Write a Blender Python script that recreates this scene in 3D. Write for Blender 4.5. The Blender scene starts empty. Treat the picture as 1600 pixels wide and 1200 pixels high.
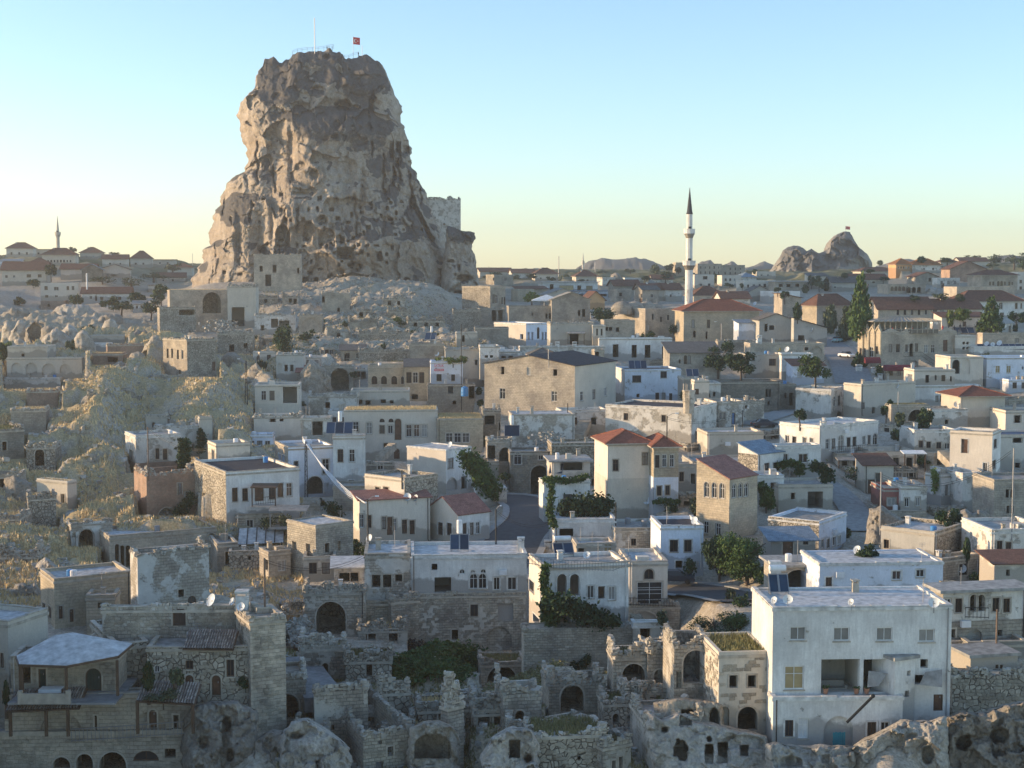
# Village of houses stacked below a great rock castle, built thing by thing. Order: camera, sky and sun; helpers and materials; house list; ground and rocks; small things; haze.
import bpy,math,random,time
import numpy as np
from math import radians as rad,sin,cos,pi,sqrt,atan,atan2
random.seed(7);RS=np.random.RandomState(7)
T0=time.time()
SC=bpy.context.scene
COL=SC.collection
F=2300.0;HZ=430.0
PT=atan((600-HZ)/F);CP,SP=cos(PT),sin(PT)
cam=bpy.data.cameras.new('camera');camo=bpy.data.objects.new('camera',cam);COL.objects.link(camo)
cam.sensor_width=36;cam.lens=36*F/1600;cam.clip_start=1;cam.clip_end=60000
camo.rotation_euler=(pi/2-PT,0,0);SC.camera=camo
SUN_EL,SUN_AZ=rad(9.0),rad(-86)
sd=(sin(SUN_AZ)*cos(SUN_EL),cos(SUN_AZ)*cos(SUN_EL),sin(SUN_EL))
world=bpy.data.worlds.new('World');SC.world=world;world.use_nodes=True
wn=world.node_tree;bg=wn.nodes['Background']
sky=wn.nodes.new('ShaderNodeTexSky');sky.sky_type='NISHITA';sky.sun_disc=False
sky.sun_elevation=SUN_EL;sky.sun_rotation=SUN_AZ;sky.air_density=1.0;sky.dust_density=0.6;sky.ozone_density=2.2;sky.altitude=1200
wn.links.new(sky.outputs[0],bg.inputs[0]);bg.inputs[1].default_value=0.15
sl=bpy.data.lights.new('sun','SUN');sl.energy=3.3;sl.angle=rad(0.6);sl.color=(1.0,0.72,0.42)
so=bpy.data.objects.new('sun',sl);COL.objects.link(so)
import mathutils
so.rotation_euler=mathutils.Vector(sd).to_track_quat('Z','Y').to_euler()
SC.view_settings.view_transform='Standard';SC.view_settings.look='None';SC.view_settings.gamma=1
SC.view_settings.exposure=1.2
SC.cycles.max_bounces=5;SC.cycles.diffuse_bounces=3;SC.cycles.volume_bounces=0
def ray(px,py):
 x=(px-800)/F;v=(600-py)/F
 return x,CP+v*SP,-SP+v*CP
def P(px,py,D):
 a,b,c=ray(px,py);k=D/b
 return(a*k,D,c*k)
def proj(x,y,z):
 dz=y*CP-z*SP
 return 800+F*x/dz,600-F*(y*SP+z*CP)/dz
def zat(y,py):
 v=(600-py)/F
 return y*(v*CP-SP)/(CP+v*SP)
def _h(ix,iy,iz,s):
 n=(ix*374761393+iy*668265263+iz*1274126177+s*974634777)&0xffffffff
 n=((n^(n>>13))*1274126177)&0xffffffff
 n=((n^(n>>16))*2246822519)&0xffffffff
 return((n^(n>>15))&0xffff)/65535.0
def vn(p,s=0):
 f=np.floor(p);t=p-f;i=f.astype(np.int64);t=t*t*t*(t*(t*6-15)+10)
 r=0
 for a in(0,1):
  wa=t[:,0]if a else 1-t[:,0]
  for b in(0,1):
   wb=t[:,1]if b else 1-t[:,1]
   for c in(0,1):
    wc=t[:,2]if c else 1-t[:,2]
    r=r+wa*wb*wc*_h(i[:,0]+a,i[:,1]+b,i[:,2]+c,s)
 return r*2-1
def fbm(p,o=4,s=0,g=0.5):
 r=0;a=1.0;q=p.copy()
 for k in range(o):
  r=r+a*vn(q,s+k);q=q*2.03+11.3;a*=g
 return r
def ridge(p,o=4,s=0):
 r=0;a=1.0;q=p.copy()
 for k in range(o):
  r=r+a*(1-2*np.abs(vn(q,s+k)));q=q*2.07+5.1;a*=0.5
 return r
def cell(p,s=0):
 """distance to the nearest and second nearest feature point, and the nearest cell's random value"""
 f=np.floor(p).astype(np.int64);d1=np.full(len(p),9.0);d2=d1.copy();rv=np.zeros(len(p))
 for a in(-1,0,1):
  for b in(-1,0,1):
   for c in(-1,0,1):
    i=f+(a,b,c)
    q=np.stack([i[:,0]+_h(i[:,0],i[:,1],i[:,2],s),i[:,1]+_h(i[:,0],i[:,1],i[:,2],s+1),i[:,2]+_h(i[:,0],i[:,1],i[:,2],s+2)],1)
    d=np.sqrt(((q-p)**2).sum(1));h=_h(i[:,0],i[:,1],i[:,2],s+3)
    n=d<d1;d2=np.where(n,d1,np.minimum(d2,d));rv=np.where(n,h,rv);d1=np.where(n,d,d1)
 return d1,d2,rv
def facet(p,s=0,k=1.0):
 """broken planes: each cell has its own height and its own tilt"""
 f=np.floor(p).astype(np.int64);d1=np.full(len(p),9.0);out=np.zeros(len(p))
 for a in(-1,0,1):
  for b in(-1,0,1):
   for c in(-1,0,1):
    i=f+(a,b,c);H=[_h(i[:,0],i[:,1],i[:,2],s+j)for j in range(6)]
    q=np.stack([i[:,0]+H[0],i[:,1]+H[1],i[:,2]+H[2]],1);e=p-q;d=np.sqrt((e**2).sum(1));n=d<d1
    out=np.where(n,H[3]-.5+k*(e[:,0]*(H[4]-.5)*2+e[:,2]*(H[5]-.5)*2),out);d1=np.where(n,d,d1)
 return out
def tag(o,label=None,cat=None,group=None,kind=None):
 if label:o['label']=label
 if cat:o['category']=cat
 if group:o['group']=group
 if kind:o['kind']=kind
 return o
def empty(name,loc,rz=0,**k):
 o=bpy.data.objects.new(name,None);COL.objects.link(o);o.location=loc;o.rotation_euler=(0,0,rz);o.empty_display_size=.1
 return tag(o,**k)
def link(name,me,parent=None,loc=None,rot=None,scale=None):
 o=bpy.data.objects.new(name,me);COL.objects.link(o)
 if parent:o.parent=parent
 if loc is not None:o.location=loc
 if rot is not None:o.rotation_euler=rot
 if scale is not None:o.scale=scale
 return o
class MB:
 """collects faces, builds one mesh object"""
 def __init__(s):s.v=[];s.f=[];s.m=[];s.u=[]
 def face(s,pts,m=0,uv=None):
  i=len(s.v);s.v.extend(pts);s.f.append(tuple(range(i,i+len(pts))));s.m.append(m)
  if uv is None:
   a,b,c=pts[0],pts[1],pts[2]
   e=[b[k]-a[k]for k in range(3)];g=[c[k]-a[k]for k in range(3)]
   n=(e[1]*g[2]-e[2]*g[1],e[2]*g[0]-e[0]*g[2],e[0]*g[1]-e[1]*g[0])
   if abs(n[2])>=max(abs(n[0]),abs(n[1])):uv=[(p[0],p[1])for p in pts]
   elif abs(n[0])>abs(n[1]):uv=[(p[1],p[2])for p in pts]
   else:uv=[(p[0],p[2])for p in pts]
  s.u.extend(uv)
 def box(s,x0,x1,y0,y1,z0,z1,m=0,skip=''):
  A=[(x0,y0,z0),(x1,y0,z0),(x1,y1,z0),(x0,y1,z0),(x0,y0,z1),(x1,y0,z1),(x1,y1,z1),(x0,y1,z1)]
  for k,q in zip('bt-y+y-x+x'.replace('-','').replace('+',''),()):pass
  for k,q in(('b',(0,3,2,1)),('t',(4,5,6,7)),('f',(0,1,5,4)),('k',(2,3,7,6)),('l',(3,0,4,7)),('r',(1,2,6,5))):
   if k not in skip:s.face([A[i]for i in q],m)
 def bar(s,a,b,w,h=None,m=0,n=4):
  """a square or round bar from a to b"""
  h=h or w;a=mathutils.Vector(a);b=mathutils.Vector(b);d=(b-a).normalized()
  u=d.cross(mathutils.Vector((0,0,1)))
  if u.length<1e-3:u=mathutils.Vector((1,0,0))
  u.normalize();v=d.cross(u)
  off=pi/n
  ra=[a+(u*cos(2*pi*k/n+off)*w+v*sin(2*pi*k/n+off)*h)*(.7071 if n==4 else .5)for k in range(n)]
  rb=[p+(b-a)for p in ra]
  for k in range(n):s.face([tuple(ra[k]),tuple(ra[(k+1)%n]),tuple(rb[(k+1)%n]),tuple(rb[k])],m)
  s.face([tuple(p)for p in rb],m);s.face([tuple(p)for p in reversed(ra)],m)
 def lathe(s,prof,n=16,m=0,c=(0,0)):
  for(r0,z0),(r1,z1)in zip(prof,prof[1:]):
   for k in range(n):
    a,b=2*pi*k/n,2*pi*(k+1)/n
    q=[(c[0]+r0*cos(a),c[1]+r0*sin(a),z0),(c[0]+r0*cos(b),c[1]+r0*sin(b),z0),(c[0]+r1*cos(b),c[1]+r1*sin(b),z1),(c[0]+r1*cos(a),c[1]+r1*sin(a),z1)]
    if r0<1e-6:q=[q[0],q[2],q[3]]
    elif r1<1e-6:q=q[:3]
    s.face(q,m)
 def mesh(s,name,mats):
  me=bpy.data.meshes.new(name);me.from_pydata(s.v,[],s.f)
  for m in(mats if isinstance(mats,(list,tuple))else[mats]):me.materials.append(m)
  me.polygons.foreach_set('material_index',s.m)
  uv=me.uv_layers.new(name='UVMap');uv.data.foreach_set('uv',[c for p in s.u for c in p])
  me.update();return me
 def build(s,name,mats,parent=None,**k):
  return link(name,s.mesh(name,mats),parent,**k)
def grid_mesh(name,V,nr,nc,mat,tone=None,closed=False,smooth=True,attrs=None):
 """V: (nr*nc,3) row major; closed joins last column to first"""
 r=np.arange(nr-1)[:,None];cc=np.arange(nc if closed else nc-1)[None,:]
 a=r*nc+cc;b=r*nc+(cc+1)%nc
 q=np.stack([a,b,b+nc,a+nc],-1).reshape(-1,4)
 me=bpy.data.meshes.new(name);me.vertices.add(len(V));me.vertices.foreach_set('co',V.astype(np.float32).ravel())
 me.loops.add(q.size);me.loops.foreach_set('vertex_index',q.ravel().astype(np.int32))
 me.polygons.add(len(q));me.polygons.foreach_set('loop_start',np.arange(0,q.size,4,dtype=np.int32));me.polygons.foreach_set('loop_total',np.full(len(q),4,np.int32))
 me.materials.append(mat);me.update(calc_edges=True);me.validate()
 if tone is not None:
  at=me.attributes.new('tone','FLOAT','POINT');at.data.foreach_set('value',tone.astype(np.float32))
 for k,v in(attrs or{}).items():
  at=me.attributes.new(k,'FLOAT','POINT');at.data.foreach_set('value',v.astype(np.float32))
 me.polygons.foreach_set('use_smooth',np.full(len(q),smooth))
 return me
class NT:
 def __init__(s,name):
  s.m=bpy.data.materials.new(name);s.m.use_nodes=True;s.t=s.m.node_tree;s.b=s.t.nodes['Principled BSDF']
  s.b.inputs['Specular IOR Level'].default_value=0.2;s.b.inputs['Roughness'].default_value=0.9
 def n(s,ty,**k):
  x=s.t.nodes.new('ShaderNode'+ty)
  for a,v in k.items():
   if a.startswith('i_'):x.inputs[a[2:].replace('_',' ')].default_value=v
   else:setattr(x,a,v)
  return x
 def l(s,a,b):s.t.links.new(a,b)
 def noise(s,scale,det=3,vec=None,rough=.55):
  x=s.n('TexNoise',i_Scale=scale,i_Detail=det,i_Roughness=rough)
  if vec is not None:s.l(vec,x.inputs['Vector'])
  return x.outputs['Fac']
 def ramp(s,fac,a,b,ca=(0,0,0),cb=(1,1,1)):
  x=s.n('ValToRGB');x.color_ramp.elements[0].position=a;x.color_ramp.elements[1].position=b
  x.color_ramp.elements[0].color=(*ca,1);x.color_ramp.elements[1].color=(*cb,1);s.l(fac,x.inputs[0]);return x.outputs[0]
 def mix(s,fac,a,b,mode='MIX'):
  x=s.n('MixRGB',blend_type=mode)
  for sock,v in((0,fac),(1,a),(2,b)):
   if isinstance(v,(int,float)):x.inputs[sock].default_value=v
   elif isinstance(v,tuple):x.inputs[sock].default_value=(*v,1)
   else:s.l(v,x.inputs[sock])
  return x.outputs[0]
 def math(s,op,a,b=0.5):
  x=s.n('Math',operation=op)
  for k,v in((0,a),(1,b)):
   if isinstance(v,(int,float)):x.inputs[k].default_value=v
   else:s.l(v,x.inputs[k])
  return x.outputs[0]
 def pos(s):return s.n('NewGeometry').outputs['Position']
 def uv(s):return s.n('UVMap').outputs[0]
 def bump(s,h,dist,strength=1.0):
  x=s.n('Bump',i_Distance=dist,i_Strength=strength);s.l(h,x.inputs['Height']);s.l(x.outputs[0],s.b.inputs['Normal']);return x
 def out(s,col):s.l(col,s.b.inputs['Base Color']);return s.m
 def var(s,col,amt=.2):
  """each object a little lighter or darker than the next"""
  r=s.n('ObjectInfo').outputs['Random']
  f=s.math('ADD',s.math('MULTIPLY',r,amt),1-amt/2)
  x=s.n('VectorMath',operation='SCALE');s.l(col,x.inputs[0]);s.l(f,x.inputs['Scale']);return x.outputs[0]
def flat(name,c,rough=.8,spec=.3,metal=0,var=0,nz=.12):
 t=NT(name);t.b.inputs['Roughness'].default_value=rough;t.b.inputs['Specular IOR Level'].default_value=spec;t.b.inputs['Metallic'].default_value=metal
 n=t.noise(1.7,4,t.pos());col=t.mix(t.ramp(n,.3,.7),tuple(x*(1-nz)for x in c),tuple(min(1,x*(1+nz))for x in c))
 return t.out(t.var(col,var)if var else col)
def masonry(name,c1,c2,mortar,bw=.5,bh=.28,ms=.015,bump=.03,patch=None,pt=.6,stain=.35,var=.2):
 """coursed stone; patch = plaster that covers part of it"""
 t=NT(name);uv=t.uv();p=t.pos()
 w=t.noise(.8,2,p);off=t.n('VectorMath',operation='ADD')
 sc=t.n('VectorMath',operation='SCALE');sc.inputs['Scale'].default_value=.12
 nz=t.n('TexNoise',i_Scale=1.3,i_Detail=2.0);t.l(p,nz.inputs['Vector']);t.l(nz.outputs['Color'],sc.inputs[0]);t.l(uv,off.inputs[0]);t.l(sc.outputs[0],off.inputs[1])
 br=t.n('TexBrick',i_Scale=1.0,i_Mortar_Size=ms,i_Bias=0.0);br.inputs['Brick Width'].default_value=bw;br.inputs['Row Height'].default_value=bh
 br.inputs['Mortar Smooth'].default_value=.4
 t.l(off.outputs[0],br.inputs['Vector'])
 br.inputs['Color1'].default_value=(*c1,1);br.inputs['Color2'].default_value=(*c2,1);br.inputs['Mortar'].default_value=(*mortar,1)
 col=br.outputs['Color']
 fine=t.noise(3.5,5,p,.7);col=t.mix(.55,col,t.mix(1,col,t.ramp(fine,.3,.72,(.55,.54,.52),(1.3,1.3,1.3)),'MULTIPLY'))
 big=t.noise(.35,5,p,.65);col=t.mix(1,col,t.ramp(big,.36,.62,(1-stain,1-stain,1-stain*.95),(1.08,1.06,1.03)),'MULTIPLY')
 h=t.math('SUBTRACT',t.math('MULTIPLY',fine,.6),br.outputs['Fac'])
 if patch:
  pn=t.noise(.45,6,p,.68);pm=t.ramp(t.math('ADD',pn,t.math('MULTIPLY',t.math('SUBTRACT',fine,.5),.25)),pt-.03,pt+.035)
  pc=t.mix(t.ramp(t.noise(1.1,6,p,.7),.35,.7),tuple(x*.78 for x in patch),patch)
  col=t.mix(pm,pc,col);h=t.math('MULTIPLY',h,pm)
 t.bump(h,bump);return t.out(t.var(col,var))
def rubble_mat(name,c1,c2,sc=2.2,bump=.08,var=.15):
 t=NT(name);uv=t.uv();p=t.pos()
 v=t.n('TexVoronoi',i_Scale=sc,feature='DISTANCE_TO_EDGE');t.l(p,v.inputs['Vector']);v2=t.n('TexVoronoi',i_Scale=sc);t.l(p,v2.inputs['Vector'])
 col=t.mix(v2.outputs['Color'],c1,c2);fine=t.noise(5,4,p);big=t.noise(.3,4,p,.65)
 e=t.ramp(v.outputs['Distance'],0,.09)
 col=t.mix(e,tuple(x*.5 for x in c1),col)
 col=t.mix(1,col,t.ramp(fine,.3,.7,(.8,.8,.8),(1.12,1.12,1.12)),'MULTIPLY');col=t.mix(1,col,t.ramp(big,.35,.65,(.66,.65,.63),(1.1,1.08,1.05)),'MULTIPLY')
 t.bump(t.math('ADD',t.math('MULTIPLY',fine,.3),e),bump);return t.out(t.var(col,var))
def plaster(name,c,dirty,under,pt=.62,var=.12,bump=.01):
 """painted render, streaked by rain and flaked off in places down to stone"""
 t=NT(name);p=t.pos();uv=t.uv()
 mp=t.n('Mapping');mp.inputs['Scale'].default_value=(2.6,.35,1);t.l(uv,mp.inputs['Vector'])
 st=t.noise(1.6,8,mp.outputs[0],.75);big=t.noise(.3,5,p,.6);fine=t.noise(6,3,p)
 col=t.mix(t.math('MULTIPLY',t.ramp(st,.4,.75),.85),c,dirty);col=t.mix(t.math('MULTIPLY',t.ramp(big,.4,.62),.75),col,dirty)
 sep=t.n('SeparateXYZ');t.l(t.n('TexCoord').outputs['Object'],sep.inputs[0])
 low=t.ramp(t.math('ADD',sep.outputs[2],t.math('MULTIPLY',big,-3.2)),-1.3,.3)
 col=t.mix(low,tuple(x*.72 for x in dirty),col)  # wall foot darkened: damp staining that also imitates contact shade
 pn=t.noise(.75,7,p,.72);pm=t.ramp(t.math('ADD',pn,t.math('MULTIPLY',big,.25)),pt+.1,pt+.14)
 br=t.n('TexBrick',i_Scale=1.0,i_Mortar_Size=.02);br.inputs['Brick Width'].default_value=.5;br.inputs['Row Height'].default_value=.26;t.l(uv,br.inputs['Vector'])
 br.inputs['Color1'].default_value=(*under,1);br.inputs['Color2'].default_value=(*tuple(x*.75 for x in under),1);br.inputs['Mortar'].default_value=(*tuple(x*.55 for x in under),1)
 col=t.mix(pm,col,br.outputs['Color']);col=t.mix(1,col,t.ramp(fine,.3,.7,(.93,.93,.93),(1.05,1.05,1.05)),'MULTIPLY')
 t.bump(t.math('SUBTRACT',t.math('MULTIPLY',fine,.2),pm),bump+.02);return t.out(t.var(col,var))
def rock_mat(name,light,warm,dark,sc=.12,bump=.5):
 t=NT(name);p=t.pos();at=t.n('Attribute',attribute_name='tone')
 a=t.noise(sc,6,p,.62);b=t.noise(sc*6,6,p,.7);c=t.noise(sc*25,4,p,.65)
 mp=t.n('Mapping');mp.inputs['Scale'].default_value=(1,1,.25);t.l(p,mp.inputs['Vector']);d=t.noise(sc*3,5,mp.outputs[0],.65)
 col=t.mix(t.ramp(a,.38,.62),light,warm);col=t.mix(t.math('MULTIPLY',t.ramp(d,.48,.68),.5),col,tuple(x*.6 for x in warm))
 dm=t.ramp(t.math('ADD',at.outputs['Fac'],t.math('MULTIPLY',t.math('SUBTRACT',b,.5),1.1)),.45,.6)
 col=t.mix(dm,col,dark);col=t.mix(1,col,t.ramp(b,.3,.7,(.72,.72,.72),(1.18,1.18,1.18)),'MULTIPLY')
 col=t.mix(1,col,t.ramp(c,.32,.7,(.72,.72,.72),(1.16,1.16,1.16)),'MULTIPLY')
 t.bump(t.math('ADD',t.math('MULTIPLY',b,1.0),t.math('MULTIPLY',c,.5)),bump);return t.out(t.var(col,.12))
def roofing(name,c,row=.35,var=.2,bump=.06,c2=None):
 """tiles or sheets: ridges across, rows along"""
 t=NT(name);uv=t.uv();p=t.pos()
 wv=t.n('TexWave',i_Scale=1.0/(row*2)*.32,i_Distortion=.4);wv.wave_profile='SIN';t.l(uv,wv.inputs['Vector'])
 n=t.noise(1.2,5,p,.7);f=t.noise(6,3,p)
 col=t.mix(t.ramp(n,.35,.68),c,c2 or tuple(x*.62 for x in c));col=t.mix(1,col,t.ramp(f,.3,.7,(.72,.72,.72),(1.2,1.2,1.2)),'MULTIPLY')
 br=t.n('TexBrick',i_Scale=1.0,i_Mortar_Size=.012);br.inputs['Brick Width'].default_value=.24;br.inputs['Row Height'].default_value=row;t.l(uv,br.inputs['Vector'])
 col=t.mix(t.math('MULTIPLY',br.outputs['Fac'],.55),col,tuple(x*.4 for x in c));t.bump(t.math('SUBTRACT',f,br.outputs['Fac']),bump);return t.out(t.var(col,var))
def glass(name,c,rough=.12):
 t=NT(name);t.b.inputs['Roughness'].default_value=rough;t.b.inputs['Specular IOR Level'].default_value=.5
 n=t.noise(1.5,2,t.pos());return t.out(t.var(t.mix(n,c,tuple(x*.5 for x in c)),.8))
def leafmat(name,c,c2,var=.4):
 t=NT(name);t.b.inputs['Roughness'].default_value=.7;p=t.pos()
 col=t.mix(t.ramp(t.noise(.9,4,p),.35,.65),c,c2);t.b.inputs['Specular IOR Level'].default_value=.2
 return t.out(t.var(col,var))
M=dict(cream=masonry('cream_ashlar',(.53,.465,.375),(.45,.395,.32),(.37,.325,.26),.6,.3),yellow=masonry('yellow_ashlar',(.53,.455,.335),(.455,.39,.295),(.38,.33,.255),.6,.3,stain=.22),grey=masonry('grey_ashlar',(.46,.415,.345),(.38,.345,.29),(.29,.262,.22),.6,.3),dgrey=masonry('dark_grey_masonry',(.33,.30,.25),(.26,.238,.2),(.2,.182,.155),.5,.28),pink=masonry('pink_brickwork',(.48,.31,.23),(.41,.30,.23),(.34,.28,.23),.35,.16),old=masonry('weathered_masonry',(.51,.455,.37),(.41,.37,.305),(.28,.255,.215),.5,.28,.025,.06,patch=(.57,.52,.44),pt=.46,stain=.45),peel=masonry('peeling_white_masonry',(.50,.45,.375),(.41,.37,.31),(.31,.28,.235),.5,.28,.025,.05,patch=(.70,.665,.60),pt=.5,stain=.3),block=masonry('pale_block_masonry',(.559,.505,.412),(.419,.376,.305),(.299,.267,.217),.46,.25,.022,.06,stain=.4),rub=rubble_mat('rubble_masonry',(.34,.305,.25),(.60,.54,.45),2.4,.1),rubd=rubble_mat('dark_rubble_masonry',(.313,.273,.207),(.540,.467,.356),2.2,.1),white=plaster('white_plaster',(.83,.81,.76),(.52,.495,.46),(.46,.42,.36),.67),bwhite=plaster('bluish_white_limewash',(.76,.80,.88),(.6,.63,.68),(.5,.48,.45),.63),white2=plaster('worn_white_plaster',(.74,.705,.64),(.52,.48,.42),(.45,.41,.345),.56),beige=plaster('beige_render',(.62,.56,.465),(.49,.44,.365),(.43,.385,.32),.66),rose=plaster('pale_rose_render',(.70,.63,.535),(.57,.505,.42),(.46,.41,.34),.68),greyp=plaster('grey_render',(.48,.455,.40),(.37,.35,.31),(.35,.325,.285),.66),redp=plaster('red_render',(.34,.13,.11),(.25,.12,.1),(.4,.36,.32),.68),orange=plaster('sunlit_orange_render',(.72,.42,.2),(.6,.36,.2),(.4,.36,.32),.8),conc=flat('roof_concrete',(.31,.30,.28),nz=.35,var=.3),wroof=flat('whitewashed_roof',(.46,.46,.455),nz=.32,var=.25),cornice=flat('cornice_stone',(.42,.37,.3),nz=.25,var=.2),kerb=flat('worn_white_coping',(.58,.56,.52),nz=.3,var=.2),rtile=roofing('red_roof_tiles',(.34,.13,.085),.36),btile=roofing('brown_roof_tiles',(.24,.125,.09),.36),gtile=roofing('grey_roof_tiles',(.2,.19,.18),.3),rsheet=roofing('pinkish_red_sheet',(.42,.2,.16),.9),tar=roofing('dark_tar_sheet',(.085,.08,.09),1.2),bsheet=roofing('blue_grey_sheet',(.28,.36,.44),.9),otile=roofing('orange_roof_tiles',(.5,.22,.09),.36),wframe=flat('white_window_frame',(.7,.69,.66)),bframe=flat('brown_wood',(.10,.062,.04),.6,nz=.3),dframe=flat('dark_wood',(.05,.035,.03),.6),glass=glass('dark_window_glass',(.035,.036,.04)),curt=glass('curtained_window_glass',(.34,.33,.31),.3),curty=glass('yellow_curtained_glass',(.5,.38,.2),.3),curtd=glass('dim_curtain_glass',(.13,.12,.11),.25),door=flat('brown_door_wood',(.13,.07,.045),.6,nz=.35),gdoor=flat('dark_green_door',(.02,.045,.04),.5),bdoor=flat('blue_door',(.12,.24,.45),.5),wdoor=flat('white_door',(.6,.6,.6),.5),teal=flat('teal_gate_paint',(.02,.19,.24),.5),metal=flat('grey_metal',(.28,.28,.29),.5,.5,.5),dish=flat('dish_white',(.62,.66,.68),.4),panel=glass('solar_glass',(.03,.06,.11),.08),tank=flat('tank_white',(.72,.72,.72),.4),dark=flat('blackened_iron',(.02,.02,.02),.6),stone=flat('loose_stone',(.36,.33,.28),nz=.3,var=.5),stonew=flat('pale_loose_stone',(.47,.44,.39),nz=.25,var=.4),wood=flat('grey_timber',(.17,.12,.09),nz=.3),asphalt=flat('asphalt',(.075,.08,.088),.85,nz=.2),paving=flat('grey_paving',(.24,.24,.24),.85,nz=.25),pathm=flat('worn_path',(.3,.3,.29),.9,nz=.2),leaf=leafmat('green_leaves',(.035,.075,.022),(.07,.11,.03)),leafd=leafmat('dark_leaves',(.018,.042,.02),(.035,.065,.025)),leafy=leafmat('yellow_green_leaves',(.10,.15,.035),(.15,.18,.05)),leafg=leafmat('grey_green_leaves',(.06,.085,.045),(.09,.11,.06)),leafr=leafmat('purple_brown_twigs',(.06,.045,.045),(.09,.07,.06)),bark=flat('bark',(.09,.065,.05)),straw=leafmat('straw_grass',(.72,.55,.3),(.56,.43,.24),.2),strawg=leafmat('greenish_straw_grass',(.26,.23,.11),(.2,.2,.09),.2),red=flat('flag_red',(.6,.02,.03),.7),whitep=flat('white_paint',(.8,.8,.8),.6),maroon=flat('maroon_canvas',(.14,.02,.03),.7),canvas=flat('pale_canvas',(.74,.76,.76),.7),blue=flat('blue_plastic',(.05,.22,.5),.4),bluetarp=flat('navy_sheet',(.04,.07,.14),.5),terra=flat('terracotta',(.4,.19,.12)),skin=flat('skin',(.45,.3,.22)),cloth1=flat('dark_clothes',(.04,.045,.06),var=.5),carw=flat('car_white',(.75,.76,.78),.25,.5),cart=flat('car_teal',(.3,.5,.5),.25,.5),card=flat('car_dark',(.03,.04,.06),.25,.5),tyre=flat('tyre',(.02,.02,.02)),carg=glass('car_glass',(.02,.025,.03),.05),yell=flat('amber_plate',(.8,.5,.12),.4),crock=rock_mat('castle_tuff',(.47,.405,.33),(.36,.295,.23),(.12,.112,.105),.06,.7),tuff=rock_mat('pale_tuff',(.47,.415,.335),(.42,.36,.28),(.24,.22,.19),.15,.35),tuffw=rock_mat('white_tuff',(.55,.505,.44),(.46,.41,.34),(.28,.26,.23),.2,.3),tuffg=rock_mat('grey_tuff',(.37,.335,.285),(.33,.29,.24),(.17,.16,.15),.15,.4),)  # straw and orange render carry some low sunlight in their colour
def arch_pts(u0,u1,z0,z1,kind):
 """outline of an opening, anticlockwise from lower left"""
 if kind=='rect':return[(u0,z0),(u1,z0),(u1,z1),(u0,z1)]
 w=(u1-u0)/2;r=min(w*1.05,(z1-z0)*.95);n=10;c=(u0+u1)/2
 top=[(c+w*cos(pi*k/n),z1-r+r*sin(pi*k/n))for k in range(n+1)]
 return[(u0,z0),(u1,z0)]+top
def wall_face(mb,W,z0,z1,ops,T,mp,m=0,mrev=0):
 """one outer wall face in (u, n, z); mp maps it to local xyz; n is depth into the house"""
 us=sorted({0,W}|{round(min(max(v,0),W),4)for o in ops for v in(o['u0'],o['u1'])})
 zs=sorted({z0,z1}|{round(min(max(v,z0),z1),4)for o in ops for v in(o['z0'],o['z1'])})
 for a,b in zip(us,us[1:]):
  for c,d in zip(zs,zs[1:]):
   if b-a<1e-4 or d-c<1e-4:continue
   cu,cz=(a+b)/2,(c+d)/2
   if any(o['u0']<cu<o['u1']and o['z0']<cz<o['z1']for o in ops):continue
   mb.face([mp(a,0,c),mp(b,0,c),mp(b,0,d),mp(a,0,d)],m,[(a,c),(b,c),(b,d),(a,d)])
 for o in ops:
  pts=arch_pts(o['u0'],o['u1'],o['z0'],o['z1'],o['shape'])
  if o['shape']=='arch':
   top=pts[2:];h=len(top)//2
   for corner,seg in(((o['u1'],o['z1']),top[:h+1]),((o['u0'],o['z1']),top[h:])):
    for p,q in zip(seg,seg[1:]):
     t=[q,p,corner]
     mb.face([mp(x,0,y)for x,y in t],m,t)
  t=o.get('t',T)
  for k in range(len(pts)):
   p,q=pts[k],pts[(k+1)%len(pts)]
   if abs(p[0]-q[0])+abs(p[1]-q[1])<1e-5:continue
   mb.face([mp(p[0],0,p[1]),mp(q[0],0,q[1]),mp(q[0],t,q[1]),mp(p[0],t,p[1])],mrev,[(p[0],p[1]),(q[0],q[1]),(q[0]+.3,q[1]+.3),(p[0]+.3,p[1]+.3)])
def ring(mb,pts,inset,n0,n1,mp,m=0):
 c=(sum(p[0]for p in pts)/len(pts),(min(p[1]for p in pts)+max(p[1]for p in pts))/2)
 w=max(p[0]for p in pts)-min(p[0]for p in pts);h=max(p[1]for p in pts)-min(p[1]for p in pts)
 fx,fz=max(.1,1-2*inset/w),max(.1,1-2*inset/h)
 inn=[(c[0]+(p[0]-c[0])*fx,c[1]+(p[1]-c[1])*fz)for p in pts]
 for k in range(len(pts)):
  a,b,d,e=pts[k],pts[(k+1)%len(pts)],inn[(k+1)%len(pts)],inn[k]
  mb.face([mp(a[0],n0,a[1]),mp(b[0],n0,b[1]),mp(d[0],n0,d[1]),mp(e[0],n0,e[1])],m)
  mb.face([mp(e[0],n0,e[1]),mp(d[0],n0,d[1]),mp(d[0],n1,d[1]),mp(e[0],n1,e[1])],m)
 return inn
def mbox(mb,u0,u1,n0,n1,z0,z1,mp,m=0):
 A=[mp(u0,n0,z0),mp(u1,n0,z0),mp(u1,n1,z0),mp(u0,n1,z0),mp(u0,n0,z1),mp(u1,n0,z1),mp(u1,n1,z1),mp(u0,n1,z1)]
 for q in((0,3,2,1),(4,5,6,7),(0,1,5,4),(2,3,7,6),(3,0,4,7),(1,2,6,5)):mb.face([A[i]for i in q],m)
GL=['glass']*5+['curtd','curt']
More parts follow.
